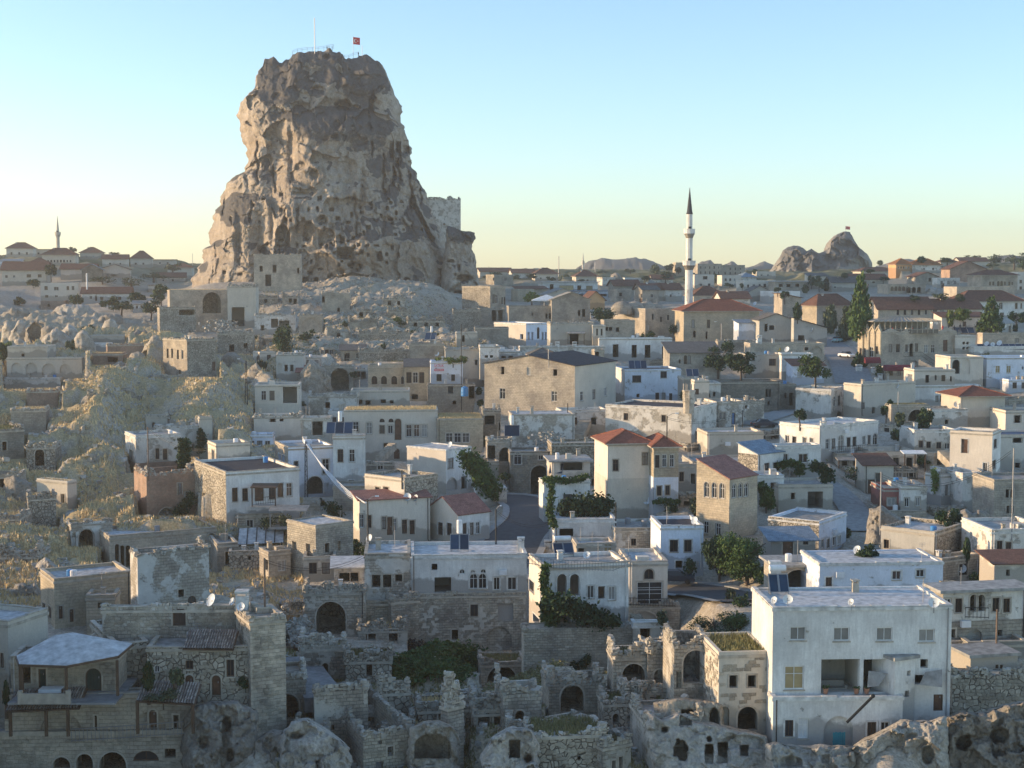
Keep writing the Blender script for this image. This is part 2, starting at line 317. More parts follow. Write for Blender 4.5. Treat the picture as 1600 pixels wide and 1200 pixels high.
def make_window(root,o,mp,big):
 k=o['k'];pts=arch_pts(o['u0']+.01,o['u1']-.01,o['z0']+.01,o['z1']-.01,o['shape']);W=o['u1']-o['u0'];H=o['z1']-o['z0']
 fr=M[o.get('frame')or random.choice(['bframe','bframe','wframe'])]
 g=M[{'s':'curt','y':'curty','W':'wdoor'}.get(k)or random.choice(GL)]
 n=.14
 if k in 'dD':
  mb=MB();inn=ring(mb,pts,.07,n-.05,n+.06,mp)
  dm=M[o.get('door')or 'door'];mb2=MB();mb2.face([mp(p[0],n+.02,p[1])for p in inn],0)
  np_=4 if big else 2
  if big:
   for i in range(np_):
    a=o['u0']+.1+(W-.2)*i/np_;mbox(mb2,a+.015,a+(W-.2)/np_-.015,n-.01,n+.02,o['z0']+.12,o['z0']+H*.72,mp)
  d=mb2.build('door',dm,root);mb.build('door_frame',M['bframe'],d)
  if big:
   hb=MB();mbox(hb,o['u1']-.24,o['u1']-.18,n-.06,n,o['z0']+.95,o['z0']+1.1,mp);hb.build('handle',M['metal'],d)
  return
 mb=MB();inn=ring(mb,pts,.06 if W<1.4 else .08,n-.04,n+.04,mp)
 if big or W>.9:
  b=.022
  mbox(mb,o['u0']+W/2-b,o['u0']+W/2+b,n-.03,n+.02,o['z0']+.05,o['z1']-.05,mp)
  if H>1.5:mbox(mb,o['u0']+.05,o['u1']-.05,n-.025,n+.02,o['z0']+H*.66-b,o['z0']+H*.66+b,mp)
  if k=='g':
   for q in(.25,.5,.75):mbox(mb,o['u0']+.05,o['u1']-.05,n-.02,n+.02,o['z0']+H*q-.015,o['z0']+H*q+.015,mp)
 w=mb.build('window',fr,root)
 if k!='n':
  sb=MB();mbox(sb,o['u0']-.08,o['u1']+.08,-.07,.1,o['z0']-.1,o['z0']-.002,mp);sb.build('sill',M['cornice'],w)
 pb=MB();pb.face([mp(p[0],n+.02,p[1])for p in inn],0)
 pb.build('pane',g,w)
def surround(mb,o,mp,t=.13):
 """dressed stones standing slightly proud round an opening"""
 pts=arch_pts(o['u0'],o['u1'],o['z0'],o['z1'],o['shape']);c=((o['u0']+o['u1'])/2,o['z0'])
 W=o['u1']-o['u0'];H=o['z1']-o['z0'];fx=1+2*t/W;fz=1+t/H
 out=[(c[0]+(p[0]-c[0])*fx,c[1]+(p[1]-c[1])*fz)for p in pts]
 for k in range(1,len(pts)):
  a,b=pts[k],pts[(k+1)%len(pts)];e,d=out[k],out[(k+1)%len(pts)]
  mb.face([mp(a[0],-.035,a[1]),mp(e[0],-.035,e[1]),mp(d[0],-.035,d[1]),mp(b[0],-.035,b[1])])
  mb.face([mp(e[0],-.035,e[1]),mp(e[0],0,e[1]),mp(d[0],0,d[1]),mp(d[0],-.035,d[1])])
  mb.face([mp(a[0],-.035,a[1]),mp(b[0],-.035,b[1]),mp(b[0],0.02,b[1]),mp(a[0],0.02,a[1])])
def stone_mesh(name,seed,mat,rough=.18):
 r=random.Random(seed);mb=MB()
 c=[[(x+r.uniform(-rough,rough))*.5,(y+r.uniform(-rough,rough))*.5,(z+r.uniform(-rough,rough))*.5]for z in(-1,1)for(x,y)in((-1,-1),(1,-1),(1,1),(-1,1))]
 for q in((0,3,2,1),(4,5,6,7),(0,1,5,4),(2,3,7,6),(3,0,4,7),(1,2,6,5)):mb.face([tuple(c[i])for i in q])
 return mb.mesh(name,mat)
BRK={}
def bricks_on(root,W,z0,z1,ops,mp3,key='block',maxn=300,bw=.5,bh=.27,dens=.5,proud=.045):
 """single stones standing proud of a wall face, as parts that share a few meshes"""
 if key not in BRK:BRK[key]=[stone_mesh('brick',40+i,M[key],.1)for i in range(5)]
 spots=[];r=random.Random(int(W*97))
 nz=max(1,int((z1-z0)/bh))
 for j in range(nz):
  z=z0+(j+.5)*bh;u=r.uniform(0,bw)
  while u<W-bw*.5:
   w=bw*r.uniform(.6,1.3)
   if u+w<W and not any(o['u0']-.2<u+w and o['u1']+.2>u and o['z0']-.2<z+bh/2 and o['z1']+.2>z-bh/2 for o in ops)and r.random()<dens:spots.append((u+w/2,z,w))
   u+=w+.03
 r.shuffle(spots);rot=mp3('rot')
 for u,z,w in spots[:maxn]:
  p=mp3(u,-r.uniform(0,proud)+.11,z);o=link('brick',r.choice(BRK[key]),root);o.location=p;o.rotation_euler=(r.uniform(-.02,.02),r.uniform(-.02,.02),rot+r.uniform(-.02,.02));o.scale=(w-.02,.26,bh-.03)
RUBM=None
def rubble_mb(mb,spots,smin,smax,r,flatn=.7):
 for x,y,z in spots:
  s=smin+(smax-smin)*r.random()**2;a=r.uniform(0,6.28);ca,sa=cos(a),sin(a)
  sx,sy,sz=s*r.uniform(.6,1.2),s*r.uniform(.6,1.2),s*r.uniform(.4,flatn+.2);tl=r.uniform(-.4,.4)
  c=[]
  for k in(-1,1):
   for(i,j)in((-1,-1),(1,-1),(1,1),(-1,1)):
    X,Y,Z=sx*i*.5*r.uniform(.6,1),sy*j*.5*r.uniform(.6,1),sz*k*.5*r.uniform(.6,1)+X_t(i,tl)*sx
    c.append((x+X*ca-Y*sa,y+X*sa+Y*ca,z+Z))
  for q in((0,3,2,1),(4,5,6,7),(0,1,5,4),(2,3,7,6),(3,0,4,7),(1,2,6,5)):mb.face([c[i]for i in q],r.choice((0,0,1)))
def X_t(i,t):return i*t*.5
def tufts(pts,h,mat,name,parent=None,w=.05,seed=3,**k):
 r=np.random.RandomState(seed);n=len(pts);pts=np.asarray(pts,float)
 a=r.uniform(0,6.28,n);hh=h*r.uniform(.5,1.3,n);ww=w*r.uniform(.6,1.6,n);lx=r.uniform(-.45,.45,n)*hh;ly=r.uniform(-.45,.45,n)*hh
 dx,dy=np.cos(a)*ww,np.sin(a)*ww
 V=np.empty((n,3,3));V[:,0]=pts+np.stack([-dx,-dy,np.full(n,-.03)],1);V[:,1]=pts+np.stack([dx,dy,np.full(n,-.03)],1);V[:,2]=pts+np.stack([lx,ly,hh],1)
 me=bpy.data.meshes.new(name);me.vertices.add(n*3);me.vertices.foreach_set('co',V.ravel().astype(np.float32));me.loops.add(n*3);me.loops.foreach_set('vertex_index',np.arange(n*3,dtype=np.int32))
 me.polygons.add(n);me.polygons.foreach_set('loop_start',np.arange(0,n*3,3,dtype=np.int32));me.polygons.foreach_set('loop_total',np.full(n,3,np.int32));me.materials.append(mat);me.update(calc_edges=True)
 o=link(name,me,parent);o['kind']='stuff'
 return tag(o,**k)
HOUSES=[];CTRL=[]
def D0(py):
 return float(np.interp(py,[424,430,438,450,470,500,560,600,700,800,900,1000,1100,1200,1400],[2500,950,700,500,450,400,335,300,238,195,165,140,120,105,82]))
def H(name,label,xl,xc,xr,yt,yb,wins='',D=None,th=8,m='cream',m2=None,roof='flat',dep=7.5,cat='house',group=None,ctrl=True,rm=None,rh=1.6,over=.45,jag=0,grass=None,blk=None,surr=True,corn=True,par=.35,ext=3.0,T=.35,wa=None,wb=None,found=True,door='door',frame=None,base=None,bm=None,chim=(),rback=None,big=None):
 D=D or D0(yb)
 if xl is not None:th=max(th,math.degrees(atan((800-xc)/F))+13)
 if th>45:th=min(th,90-math.degrees(atan((xc-800)/F))-12)
 HOUSES.append(dict(locals()))
def resolve():
 """houses stand on the slope stepwise: one that shows its foot above a nearer roof stands no farther than that roof reaches"""
 for h in HOUSES:h['a0']=h['xc']if h['xl']is None else h['xl'];h['a1']=h['xr']or h['xc'];h['d0']=h['D'];h['w_']=[(x,y+q/2)for x,y,w,q,k,f in parse_wins(h['wins'])if w>1.5]
 for B in sorted(HOUSES,key=lambda h:h['D']):
  floor=0
  for A in sorted(HOUSES,key=lambda h:h['d0']):
   if A is B or A['d0']>=B['d0']:continue
   ov=(min(A['a1'],B['a1'])-max(A['a0'],B['a0']))/max(1,min(B['a1']-B['a0'],A['a1']-A['a0']))
   if ov<.1:continue
   if min(A['yb'],B['yb'])-max(A['yt'],B['yt'])>-4:floor=max(floor,A['D']+.4)
   if ov<.2 or A['yt']<=B['yt']+1 or A['yt']<436 or A['roof']=='open':continue
   low=[y for x,y in B['w_']if A['a0']-3<x<A['a1']+3 and y<A['yt']+2];r=min(A['yt']-.5,(max(low)+3)if low else B['yt']+.7*(min(B['yb'],A['yt'])-B['yt']))
   rc=430+(A['yt']-430)*A['D']/min(B['D'],A['D']+A['dep'])
   if rc<r-1:
    m=A['D']*((A['yt']-430)/max(1,r-430)-1)
    A['dep']=max(min(A['dep'],3.2),min(A['dep'],m))
    if m<A['dep']:B['D']=max(B['D']*.9,A['D']+m+.2,floor)
  B['D']=max(B['D'],floor)
 for h in HOUSES:
  if h['ctrl']:
   x1=h['xr']or h['xc']
   for t in(0,1):CTRL.append((h['xc']+(x1-h['xc'])*t,h['D']+1,zat(h['D'],h['yb'])-.15))
DG=[None]
def HD(pre):return next(h['D']for h in HOUSES if h['label'].startswith(pre))
def snap(px,py,D,off=0.0):
 """distance at which the sight line through a pixel meets what is already built, if that is near D"""
 d=mathutils.Vector(ray(px,py)).normalized();ok,loc,*_=SC.ray_cast(DG[0],mathutils.Vector((0,0,0)),d)
 return loc.y-off if ok and .72*D<loc.y<1.35*D else D
def hit(C,d,px,py):
 """where the sight line through a pixel meets the vertical plane through C along d: (u, z)"""
 a,b,c=ray(px,py);det=d[0]*(-b)+a*d[1]
 s=(C[0]*b-C[1]*a)/det if abs(det)>1e-9 else 0
 k=(C[1]+s*d[1])/b
 return s,k*c
def parse_wins(txt):
 out=[]
 for w in txt.split():
  q=w.split(',');x,y,ww,hh=map(float,q[:4]);k=q[4];n,dx,dy=1,0,0
  if '*' in k:
   k,rep=k.split('*');n,dx=rep.split('+',1);n=int(n)
   if '/' in dx:dx,dy=dx.split('/');dy=float(dy)
   dx=float(dx)
  face=None
  if k[0]in '<>':face=k[0];k=k[1:]
  for i in range(n):out.append((x+i*dx,y+i*dy,ww,hh,k,face))
 return out
def build_house(h):
 C=P(h['xc'],h['yb'],h['D']);th=rad(h['th']);dB=(cos(th),sin(th));dA=(-sin(th),cos(th))
 ym=(h['yt']+h['yb'])/2
 WB=h['wb']or(hit(C,dB,h['xr'],ym)[0]if h['xr']and h['xr']>h['xc']else h['dep'])
 WA=h['wa']or(hit(C,dA,h['xl'],ym)[0]if h['xl']and h['xl']<h['xc']else h['dep'])
 if not(0.5<WB<80):print('BAD width B',h['label'],WB);WB=h['dep']
 if not(0.5<WA<80):print('BAD width A',h['label'],WA);WA=h['dep']
 Hh=zat(C[1],h['yt'])-C[2];zb=-h['ext']if h['found']else 0
 big=h['big']if h['big']is not None else h['D']<260
 root=empty(h['name'],C,th,label=h['label'],cat=h['cat'],group=h['group'])
 mA=lambda u,n,z:(n,u,z)
 mB=lambda u,n,z:(u,n,z)
 opsA,opsB=[],[]
 for(x,y,w,hh,k,face)in parse_wins(h['wins']):
  A=(x<h['xc'])if face is None else face=='<'
  d,W,L=(dA,WA,opsA)if A else(dB,WB,opsB)
  u0=hit(C,d,x-w/2,y)[0];u1=hit(C,d,x+w/2,y)[0];uc,zc=hit(C,d,x,y)
  if A:u0,u1=u1,u0
  z0=hit(C,d,x,y+hh/2)[1]-C[2];z1=hit(C,d,x,y-hh/2)[1]-C[2]
  u0,u1=max(u0,.05),min(u1,W-.05);z0=max(z0,zb+.05);z1=min(z1,Hh-.05)
  if u1-u0<.12 or z1-z0<.15:continue
  L.append(dict(u0=u0,u1=u1,z0=z0,z1=z1,k=k,shape='arch' if k in 'aADCn' else 'rect',t=.5 if k in 'hAL' else h['T'],door=h['door'],frame=h['frame']))
 wm=M[h['m']];wm2=M[h['m2']]if h['m2']else wm
 mb=MB();r=h['roof'];T=h['T']
 top=Hh
 par=h['par']if r in('flat','grass','open')else 0
 wall_face(mb,WB,zb,top,opsB,T,mB,0);wall_face(mb,WA,zb,top,opsA,T,mA,1)
 mb.face([(WB,0,zb),(WB,WA,zb),(WB,WA,top),(WB,0,top)],0,[(0,zb),(WA,zb),(WA,top),(0,top)])
 deep=[dict(o,shape='rect',t=.01)for o in opsB if o['k']in 'hA' and WA<4.2]
 if deep:
  wall_face(mb,WB,zb,top,deep,.01,lambda u,n,z:(u,WA-n,z),0)
  for o in deep:
   q=MB();a_,b_,c_,e_=o['u0']-.05,o['u1']+.05,o['z0'],o['z1']+.05
   for pts in([(a_,5.5,c_),(b_,5.5,c_),(b_,5.5,e_),(a_,5.5,e_)],[(a_,T,c_),(b_,T,c_),(b_,5.5,c_),(a_,5.5,c_)],[(a_,T,e_),(a_,5.5,e_),(b_,5.5,e_),(b_,T,e_)],[(a_,T,c_),(a_,5.5,c_),(a_,5.5,e_),(a_,T,e_)],[(b_,T,c_),(b_,T,e_),(b_,5.5,e_),(b_,5.5,c_)]):q.face(pts)
   q.build('inner_room',M['rubd'],root)
 else:mb.face([(WB,WA,zb),(0,WA,zb),(0,WA,top),(WB,WA,top)],0,[(0,zb),(WB,zb),(WB,top),(0,top)])
 if r in('flat','grass','open'):
  t=.28;zi=top-(Hh+.2 if r=='open' else par)
  o=[(0,0),(WB,0),(WB,WA),(0,WA)];i=[(t,t),(WB-t,t),(WB-t,WA-t),(t,WA-t)]
  for k in range(4):
   a,b,c,d=o[k],o[(k+1)%4],i[(k+1)%4],i[k]
   mb.face([(*a,top),(*b,top),(*c,top),(*d,top)],0);L=WB if k%2==0 else WA
   if r=='open' and k in(0,3):wall_face(mb,L,zi,top,[dict(o_,t=.01,shape='rect' if o_['shape']=='rect' else 'arch')for o_ in(opsB if k==0 else opsA)],.01,(lambda u,n,z:(u,t,z))if k==0 else(lambda u,n,z:(t,u,z)));continue
   mb.face([(*d,top),(*c,top),(*c,zi),(*d,zi)],0,[(0,top),(L,top),(L,zi),(0,zi)])
 wl=mb.build('wall',[wm,wm2],root)
 rmm=M[h['rm']]if h['rm']else M[{'flat':'conc','grass':'conc','open':'stone','hip':'rtile','gablex':'rtile','gabley':'rtile','shed':'bsheet','slab':'conc','shedx':'rtile','dome':'grey'}[r]]
 rb=MB();ov=h['over'];rh=h['rh']
 x0,x1,y0,y1=-ov,WB+ov,-ov,WA+ov;ze=top+.004
 def rp(pts,m=0):
  e=mathutils.Vector(pts[1])-mathutils.Vector(pts[0]);e.normalize();n=e.cross(mathutils.Vector(pts[2])-mathutils.Vector(pts[0])).normalized();f=n.cross(e)
  rb.face(pts,m,[((mathutils.Vector(p)-mathutils.Vector(pts[0])).dot(e),(mathutils.Vector(p)-mathutils.Vector(pts[0])).dot(f))for p in pts])
 if r in('flat','grass'):
  zi=top-par;t=.28;n=6
  rr=random.Random(int(h['xc']));g=[[zi-.02+rr.uniform(0,.06)for _ in range(n+1)]for _ in range(n+1)]
  for a in range(n):
   for b in range(n):
    X=[t+(WB-2*t)*(a+q)/n for q in(0,1)];Y=[t+(WA-2*t)*(b+q)/n for q in(0,1)]
    rb.face([(X[0],Y[0],g[a][b]),(X[1],Y[0],g[a+1][b]),(X[1],Y[1],g[a+1][b+1]),(X[0],Y[1],g[a][b+1])])
 elif r=='hip':
  if WB>=WA:rg=[(WA/2,WA/2),(WB-WA/2,WA/2)];rg=[(min(rg[0][0],WB/2-.1),WA/2),(max(rg[1][0],WB/2+.1),WA/2)]
  else:rg=[(WB/2,WB/2),(WB/2,WA-WB/2)]
  z=ze+rh;a,b=(*rg[0],z),(*rg[1],z);c=[(x0,y0,ze),(x1,y0,ze),(x1,y1,ze),(x0,y1,ze)]
  if WB>=WA:rp([c[0],c[1],b,a]);rp([c[1],c[2],b]);rp([c[2],c[3],a,b]);rp([c[3],c[0],a])
  else:rp([c[0],c[1],a]);rp([c[1],c[2],b,a]);rp([c[2],c[3],b]);rp([c[3],c[0],a,b])
  rb.face(list(reversed(c)),1)
  cb=MB()
  for s,e in((c[0],a),(c[1],b if WB>=WA else a),(c[2],b),(c[3],a if WB>=WA else b),(a,b)):cb.bar((s[0],s[1],s[2]+.03),(e[0],e[1],e[2]+.03),.2,.14)
  h['_cap']=cb
  for k in range(4):
   s,e=c[k],c[(k+1)%4];rb.face([(s[0],s[1],ze-.14),(e[0],e[1],ze-.14),e,s],1)
 elif r in('gablex','gabley'):
  z=ze+rh
  if r=='gablex':
   ym_=WA/2;rp([(x0,y0,ze-rh*ov/(WA/2)),(x1,y0,ze-rh*ov/(WA/2)),(x1,ym_,z),(x0,ym_,z)]);rp([(x1,y1,ze-rh*ov/(WA/2)),(x0,y1,ze-rh*ov/(WA/2)),(x0,ym_,z),(x1,ym_,z)])
   gp=[[(0,0,top),(0,WA,top),(0,ym_,top+rh)],[(WB,WA,top),(WB,0,top),(WB,ym_,top+rh)]]
  else:
   xm_=WB/2;rp([(x0,y1,ze-rh*ov/xm_),(x0,y0,ze-rh*ov/xm_),(xm_,y0,z),(xm_,y1,z)]);rp([(x1,y0,ze-rh*ov/xm_),(x1,y1,ze-rh*ov/xm_),(xm_,y1,z),(xm_,y0,z)])
   gp=[[(0,0,top),(WB,0,top),(xm_,0,top+rh)],[(WB,WA,top),(0,WA,top),(xm_,WA,top+rh)]]
  gb=MB()
  for q in gp:gb.face(q)
  gb.build('gable',wm if r=='gabley' else wm2,root)
 elif r in('shed','shedx'):
  if r=='shed':
   rp([(x0,y0,ze+.02),(x1,y0,ze+.02),(x1,y1,ze+rh),(x0,y1,ze+rh)]);gq=[[(0,0,top),(0,WA,top),(0,WA,top+rh)],[(WB,0,top),(WB,WA,top),(WB,WA,top+rh)],[(0,WA,top),(WB,WA,top),(WB,WA,top+rh),(0,WA,top+rh)]]
  else:
   rp([(x0,y0,ze+rh),(x1,y0,ze+.02),(x1,y1,ze+.02),(x0,y1,ze+rh)]);gq=[[(0,0,top),(WB,0,top),(0,0,top+rh*.97)],[(0,WA,top),(WB,WA,top),(0,WA,top+rh*.97)],[(0,0,top),(0,WA,top),(0,WA,top+rh*.97),(0,0,top+rh*.97)]]
  gb=MB()
  for q in gq:gb.face(q)
  gb.build('gable',wm,root)
 elif r=='slab':
  rb.box(x0,x1,y0,y1,top+.003,top+.25)
 ro=rb.build('roof',[rmm,M['cornice']],root)if rb.f else None
 if r in('hip','gablex','gabley','shed','shedx')and ro:
  if r!='hip':
   s=ro.modifiers.new('thick','SOLIDIFY');s.thickness=.12;s.offset=1
  else:h['_cap'].build('ridge_cap',rmm,ro)
 if h['corn']and r in('flat','grass','hip'):
  cb=MB();q=.09;z0c,z1c=(top-par-.12,top-par+.1)if r!='hip' else(top-.35,top-.16)
  mc=M['kerb']if h['m']in('white','bwhite','white2')and random.random()<.5 else M['cornice']
  cb.box(-q,WB+q,-q,-.002,z0c,z1c);cb.box(-q,-.002,-.002,WA+q,z0c,z1c);cb.box(WB+.002,WB+q,0,WA,z0c,z1c)
  if r=='flat' and big:
   rj=random.Random(int(h['xc']*3));n_=max(2,int(WB/1.1));m_=max(2,int(WA/1.1))
   for i in range(n_):j_=rj.uniform(.0,.035);cb.box(-.05+(WB+.1)*i/n_+.006,-.05+(WB+.1)*(i+1)/n_-rj.choice((.006,.006,.05)),-.05-j_,.3,top+.003,top+rj.uniform(.05,.12))
   for i in range(m_):cb.box(-.05,.3,.302+(WA-.302)*i/m_+.006,.302+(WA-.302)*(i+1)/m_-.006,top+.003,top+rj.uniform(.05,.11));cb.box(WB-.3,WB+.05,.302+(WA-.302)*i/m_+.006,.302+(WA-.302)*(i+1)/m_-.006,top+.003,top+rj.uniform(.05,.11))
  cb.build('cornice',mc,root)
 if h['base']:
  zbse=zat(C[1],h['base'])-C[2];q=MB()
  for W_,ops,mp_ in((WB,opsB,lambda u,n,z:(u,n-.03,z)),(WA,opsA,lambda u,n,z:(n-.03,u,z))):
   oo=[dict(o,t=.03)for o in ops if o['z0']<zbse]
   for o in oo:o['z1']=min(o['z1'],zbse)
   wall_face(q,W_,zb,zbse,oo,.03,mp_)
   q.face([mp_(0,0,zbse),mp_(W_,0,zbse),mp_(W_,.03,zbse),mp_(0,.03,zbse)])
  q.build('lower_wall',M[h['bm']or 'old'],root)
 sm=MB()
 for ops,mp_ in((opsA,mA),(opsB,mB)):
  for o in ops:
   if o['k']in 'bC':
    q=MB();pts=arch_pts(o['u0'],o['u1'],o['z0'],o['z1'],o['shape']if o['k']=='C' else 'rect');q.face([mp_(p[0],o['t'],p[1])for p in pts],0,[(p[0],p[1])for p in pts]);q.build('niche',wm,root)
   elif o['k']=='L':
    q=MB();d=3.8;a,b,c,e=o['u0'],o['u1'],o['z0'],o['z1']
    for pts in([(a,d,c),(b,d,c),(b,d,e),(a,d,e)],[(a,.5,c),(b,.5,c),(b,d,c),(a,d,c)],[(a,.5,e),(a,d,e),(b,d,e),(b,.5,e)],[(a,.5,c),(a,d,c),(a,d,e),(a,.5,e)],[(b,.5,c),(b,.5,e),(b,d,e),(b,d,c)]):q.face([mp_(*p)for p in pts])
    q.build('loggia',M['greyp'],root)  # grey render set darker, so the recess's shade is partly colour
   elif o['k']in 'wsgayndDWt':make_window(root,o,mp_,big)
   if h['surr']and big and o['k']in 'wsgaAdDhy' and o['z1']-o['z0']>.7:
    sm=MB();surround(sm,o,mp_);sm.build('surround',M['cornice']if h['m']not in('white','bwhite')else M['kerb'],root)
 rr=random.Random(int(h['xc']*7+h['yt']))
 if h['jag']:
  q=MB();sp=[]
  for(ax,ay),(bx,by)in(((0,.15),(WB,.15)),((.15,0),(.15,WA)),((WB-.15,0),(WB-.15,WA))):
   L=max(abs(bx-ax),abs(by-ay));n=int(L/.28)
   hv=np.abs(vn(np.stack([np.arange(n+1)*.13+ax,np.full(n+1,ay*.3+h['xc']*.7),np.zeros(n+1)],1)))
   for k in range(n):
    hh=h['jag']*hv[k]*2.2
    t=k/n;z=top-.1
    while z<top+hh:sp.append((ax+(bx-ax)*t,ay+(by-ay)*t,z));z+=.25
  rubble_mb(q,sp,.35,.6,rr,.6);o=q.build('broken_coping',[M['stone'],wm],root);o['kind']='stuff'
 if h['grass']or r=='grass':
  z=top-par+.03;n=int(min(6000,WA*WB*(60 if h['D']<260 else 25)))
  pts=[(rr.uniform(.2,WB-.2),rr.uniform(.2,WA-.2),z)for _ in range(n)]
  tufts(pts,.4,M[h['grass']or 'straw'],'grass',root,w=.06,seed=n)
 if r=='open':
  q=MB();rubble_mb(q,[(rr.uniform(.3,WB-.3),rr.uniform(.3,WA-.3),rr.uniform(.0,.5))for _ in range(int(WA*WB*2.5))],.3,.8,rr);o=q.build('rubble',[M['stone'],M['stonew']],root);o['kind']='stuff'
  q=MB();q.face([(.28,.28,.05),(WB-.28,.28,.05),(WB-.28,WA-.28,.05),(.28,WA-.28,.05)]);q.build('floor',M['stone'],root)
 if h['D']<290 and WB>3.5 and h['cat']=='house' and r!='open' and rr.random()<.6:
  X=rr.choice((.25,WB-.3));q=MB();q.bar((X,-.09,.2),(X,-.09,top-.15),.09,n=6);q.bar((X,-.09,.2),(X+.1,-.3,.05),.09,n=6);q.bar((X,-.09,top-.15),(X,.05,top-.05),.09,n=6);q.build('drainpipe',M[rr.choice(('metal','kerb','dark'))],root)
 if h['D']<240 and WB>5 and h['cat']=='house' and rr.random()<.35:
  X=rr.uniform(1,WB-1.5);q=MB();zz=top*rr.uniform(.3,.75)
  if not any(o['u0']-.9<X<o['u1']+.1 and o['z0']-.7<zz<o['z1']+.1 for o in opsB):q.box(X,X+.8,-.38,-.03,zz,zz+.55);q.build('air_conditioner',M['tank'],root)
 if r in('flat','slab')and h['D']<420 and WA>2 and WB>2.5 and h['cat']in('house','hut'):
  for _ in range(rr.choice((0,1,2,2,3))):
   X,Y=rr.uniform(.5,WB-.9),rr.uniform(.5,WA-.6);zt=top-(par if r=='flat' else-.25);kk=rr.random();q=MB()
   if kk<.45:s=rr.uniform(.35,.6);e=rr.uniform(.6,1.1);q.box(X,X+s,Y,Y+s,zt-.2,zt+e);q.box(X-.06,X+s+.06,Y-.06,Y+s+.06,zt+e+.16,zt+e+.24);[q.box(X+i,X+i+.1,Y+j,Y+j+.1,zt+e,zt+e+.16)for i in(0,s-.1)for j in(0,s-.1)];q.build('chimney',M[rr.choice(('kerb','cornice'))],root)
   elif kk<.7:e=rr.uniform(1.2,2.4);q.bar((X,Y,zt),(X,Y,zt+e),.05,n=5);[q.bar((X-.35,Y,zt+e-j),(X+.35,Y,zt+e-j),.03,n=3)for j in(.05,.2,.35)];q.build('aerial',M['metal'],root)
   elif kk<.85:q.lathe([(.001,zt),(.35,zt),(.36,zt+.7),(.3,zt+.8),(.001,zt+.82)],12,c=(X,Y));q.build('water_barrel',M[rr.choice(('tank','blue','tank','metal'))],root)
   else:s=rr.uniform(.7,1.3);q.box(X,min(WB-.3,X+s),Y,min(WA-.3,Y+s*.8),zt-.1,zt+rr.uniform(.4,.9));q.build('roof_hatch',wm,root)
 for(fx,fy,s)in h['chim']:
  q=MB();X,Y=fx*WB,fy*WA;zt=top+(rh*.6 if r in('hip','gablex','gabley')else 0)
  q.box(X,X+s,Y,Y+s,zt-1.2,zt+1.0);
  for a in(0,s-.12):
   for b in(0,s-.12):q.box(X+a,X+a+.12,Y+b,Y+b+.12,zt+1.0,zt+1.2,skip='b')
  q.box(X-.08,X+s+.08,Y-.08,Y+s+.08,zt+1.2,zt+1.3);q.build('chimney',M['kerb']if rr.random()<.5 else M['cornice'],root)
 if h['blk']:
  key,mx=h['blk']if isinstance(h['blk'],tuple)else(h['blk'],300)
  bricks_on(root,WB,-.5,top-.3,opsB,lambda*a:0 if a[0]=='rot' else mB(*a),key,mx)
  if WA>1.5 and h['xl']:bricks_on(root,WA,-.5,top-.3,opsA,lambda*a:pi/2 if a[0]=='rot' else mA(*a),key,min(mx,120))
 h['root']=root;h['WA']=WA;h['WB']=WB;h['Hh']=Hh;h['C']=C
 return root
COLS={-500:[(60,1900),(105,1222),(140,1000),(165,880),(195,830),(230,750),(262,700),(290,670),(320,650),(345,620),(400,520),(440,490),(480,465),(520,445),(600,425),(750,402),(1000,408),(3000,420)],0:[(60,1800),(105,1222),(120,1100),(140,1000),(165,900),(195,800),(230,700),(262,625),(285,602),(320,612),(345,588),(400,520),(440,490),(480,465),(520,445),(600,425),(750,402),(1000,408),(3000,420)],150:[(60,1800),(105,1222),(120,1100),(140,1000),(165,900),(195,800),(230,690),(262,610),(290,568),(320,596),(345,586),(400,520),(440,492),(480,468),(520,447),(600,428),(750,404),(1000,410),(3000,422)],260:[(60,1800),(105,1222),(120,1100),(140,1000),(165,900),(195,800),(230,700),(262,630),(300,578),(330,555),(380,522),(430,492),(500,452),(540,448),(600,436),(750,412),(1000,416),(3000,424)],400:[(60,1800),(105,1222),(120,1100),(140,1000),(165,900),(195,800),(238,700),(290,610),(335,560),(380,520),(430,485),(490,452),(560,444),(700,430),(1000,424),(3000,424)],800:[(60,1800),(105,1222),(120,1100),(140,1000),(165,900),(195,800),(238,700),(300,600),(335,560),(400,505),(450,478),(500,462),(560,452),(700,436),(1000,426),(3000,424)],1100:[(60,1800),(105,1222),(120,1100),(140,1000),(165,900),(195,800),(238,700),(300,600),(335,560),(400,525),(450,500),(500,480),(600,458),(800,438),(1200,426),(3000,424)],1400:[(60,1800),(105,1222),(120,1100),(140,1000),(165,900),(195,800),(238,700),(300,610),(335,575),(400,530),(450,500),(500,478),(600,450),(750,428),(1000,424),(3000,424)],1600:[(60,1800),(105,1222),(120,1100),(140,1000),(165,900),(195,800),(238,700),(300,625),(335,590),(400,535),(450,505),(500,480),(600,448),(750,425),(1000,415),(3000,420)],2200:[(60,1800),(105,1222),(120,1100),(140,1000),(165,900),(195,800),(238,700),(300,625),(335,590),(400,535),(450,505),(500,480),(600,448),(750,425),(1000,415),(3000,420)],}  # leftmost column, out of view, set lower so sun reaches the slope
_cx=sorted(COLS)
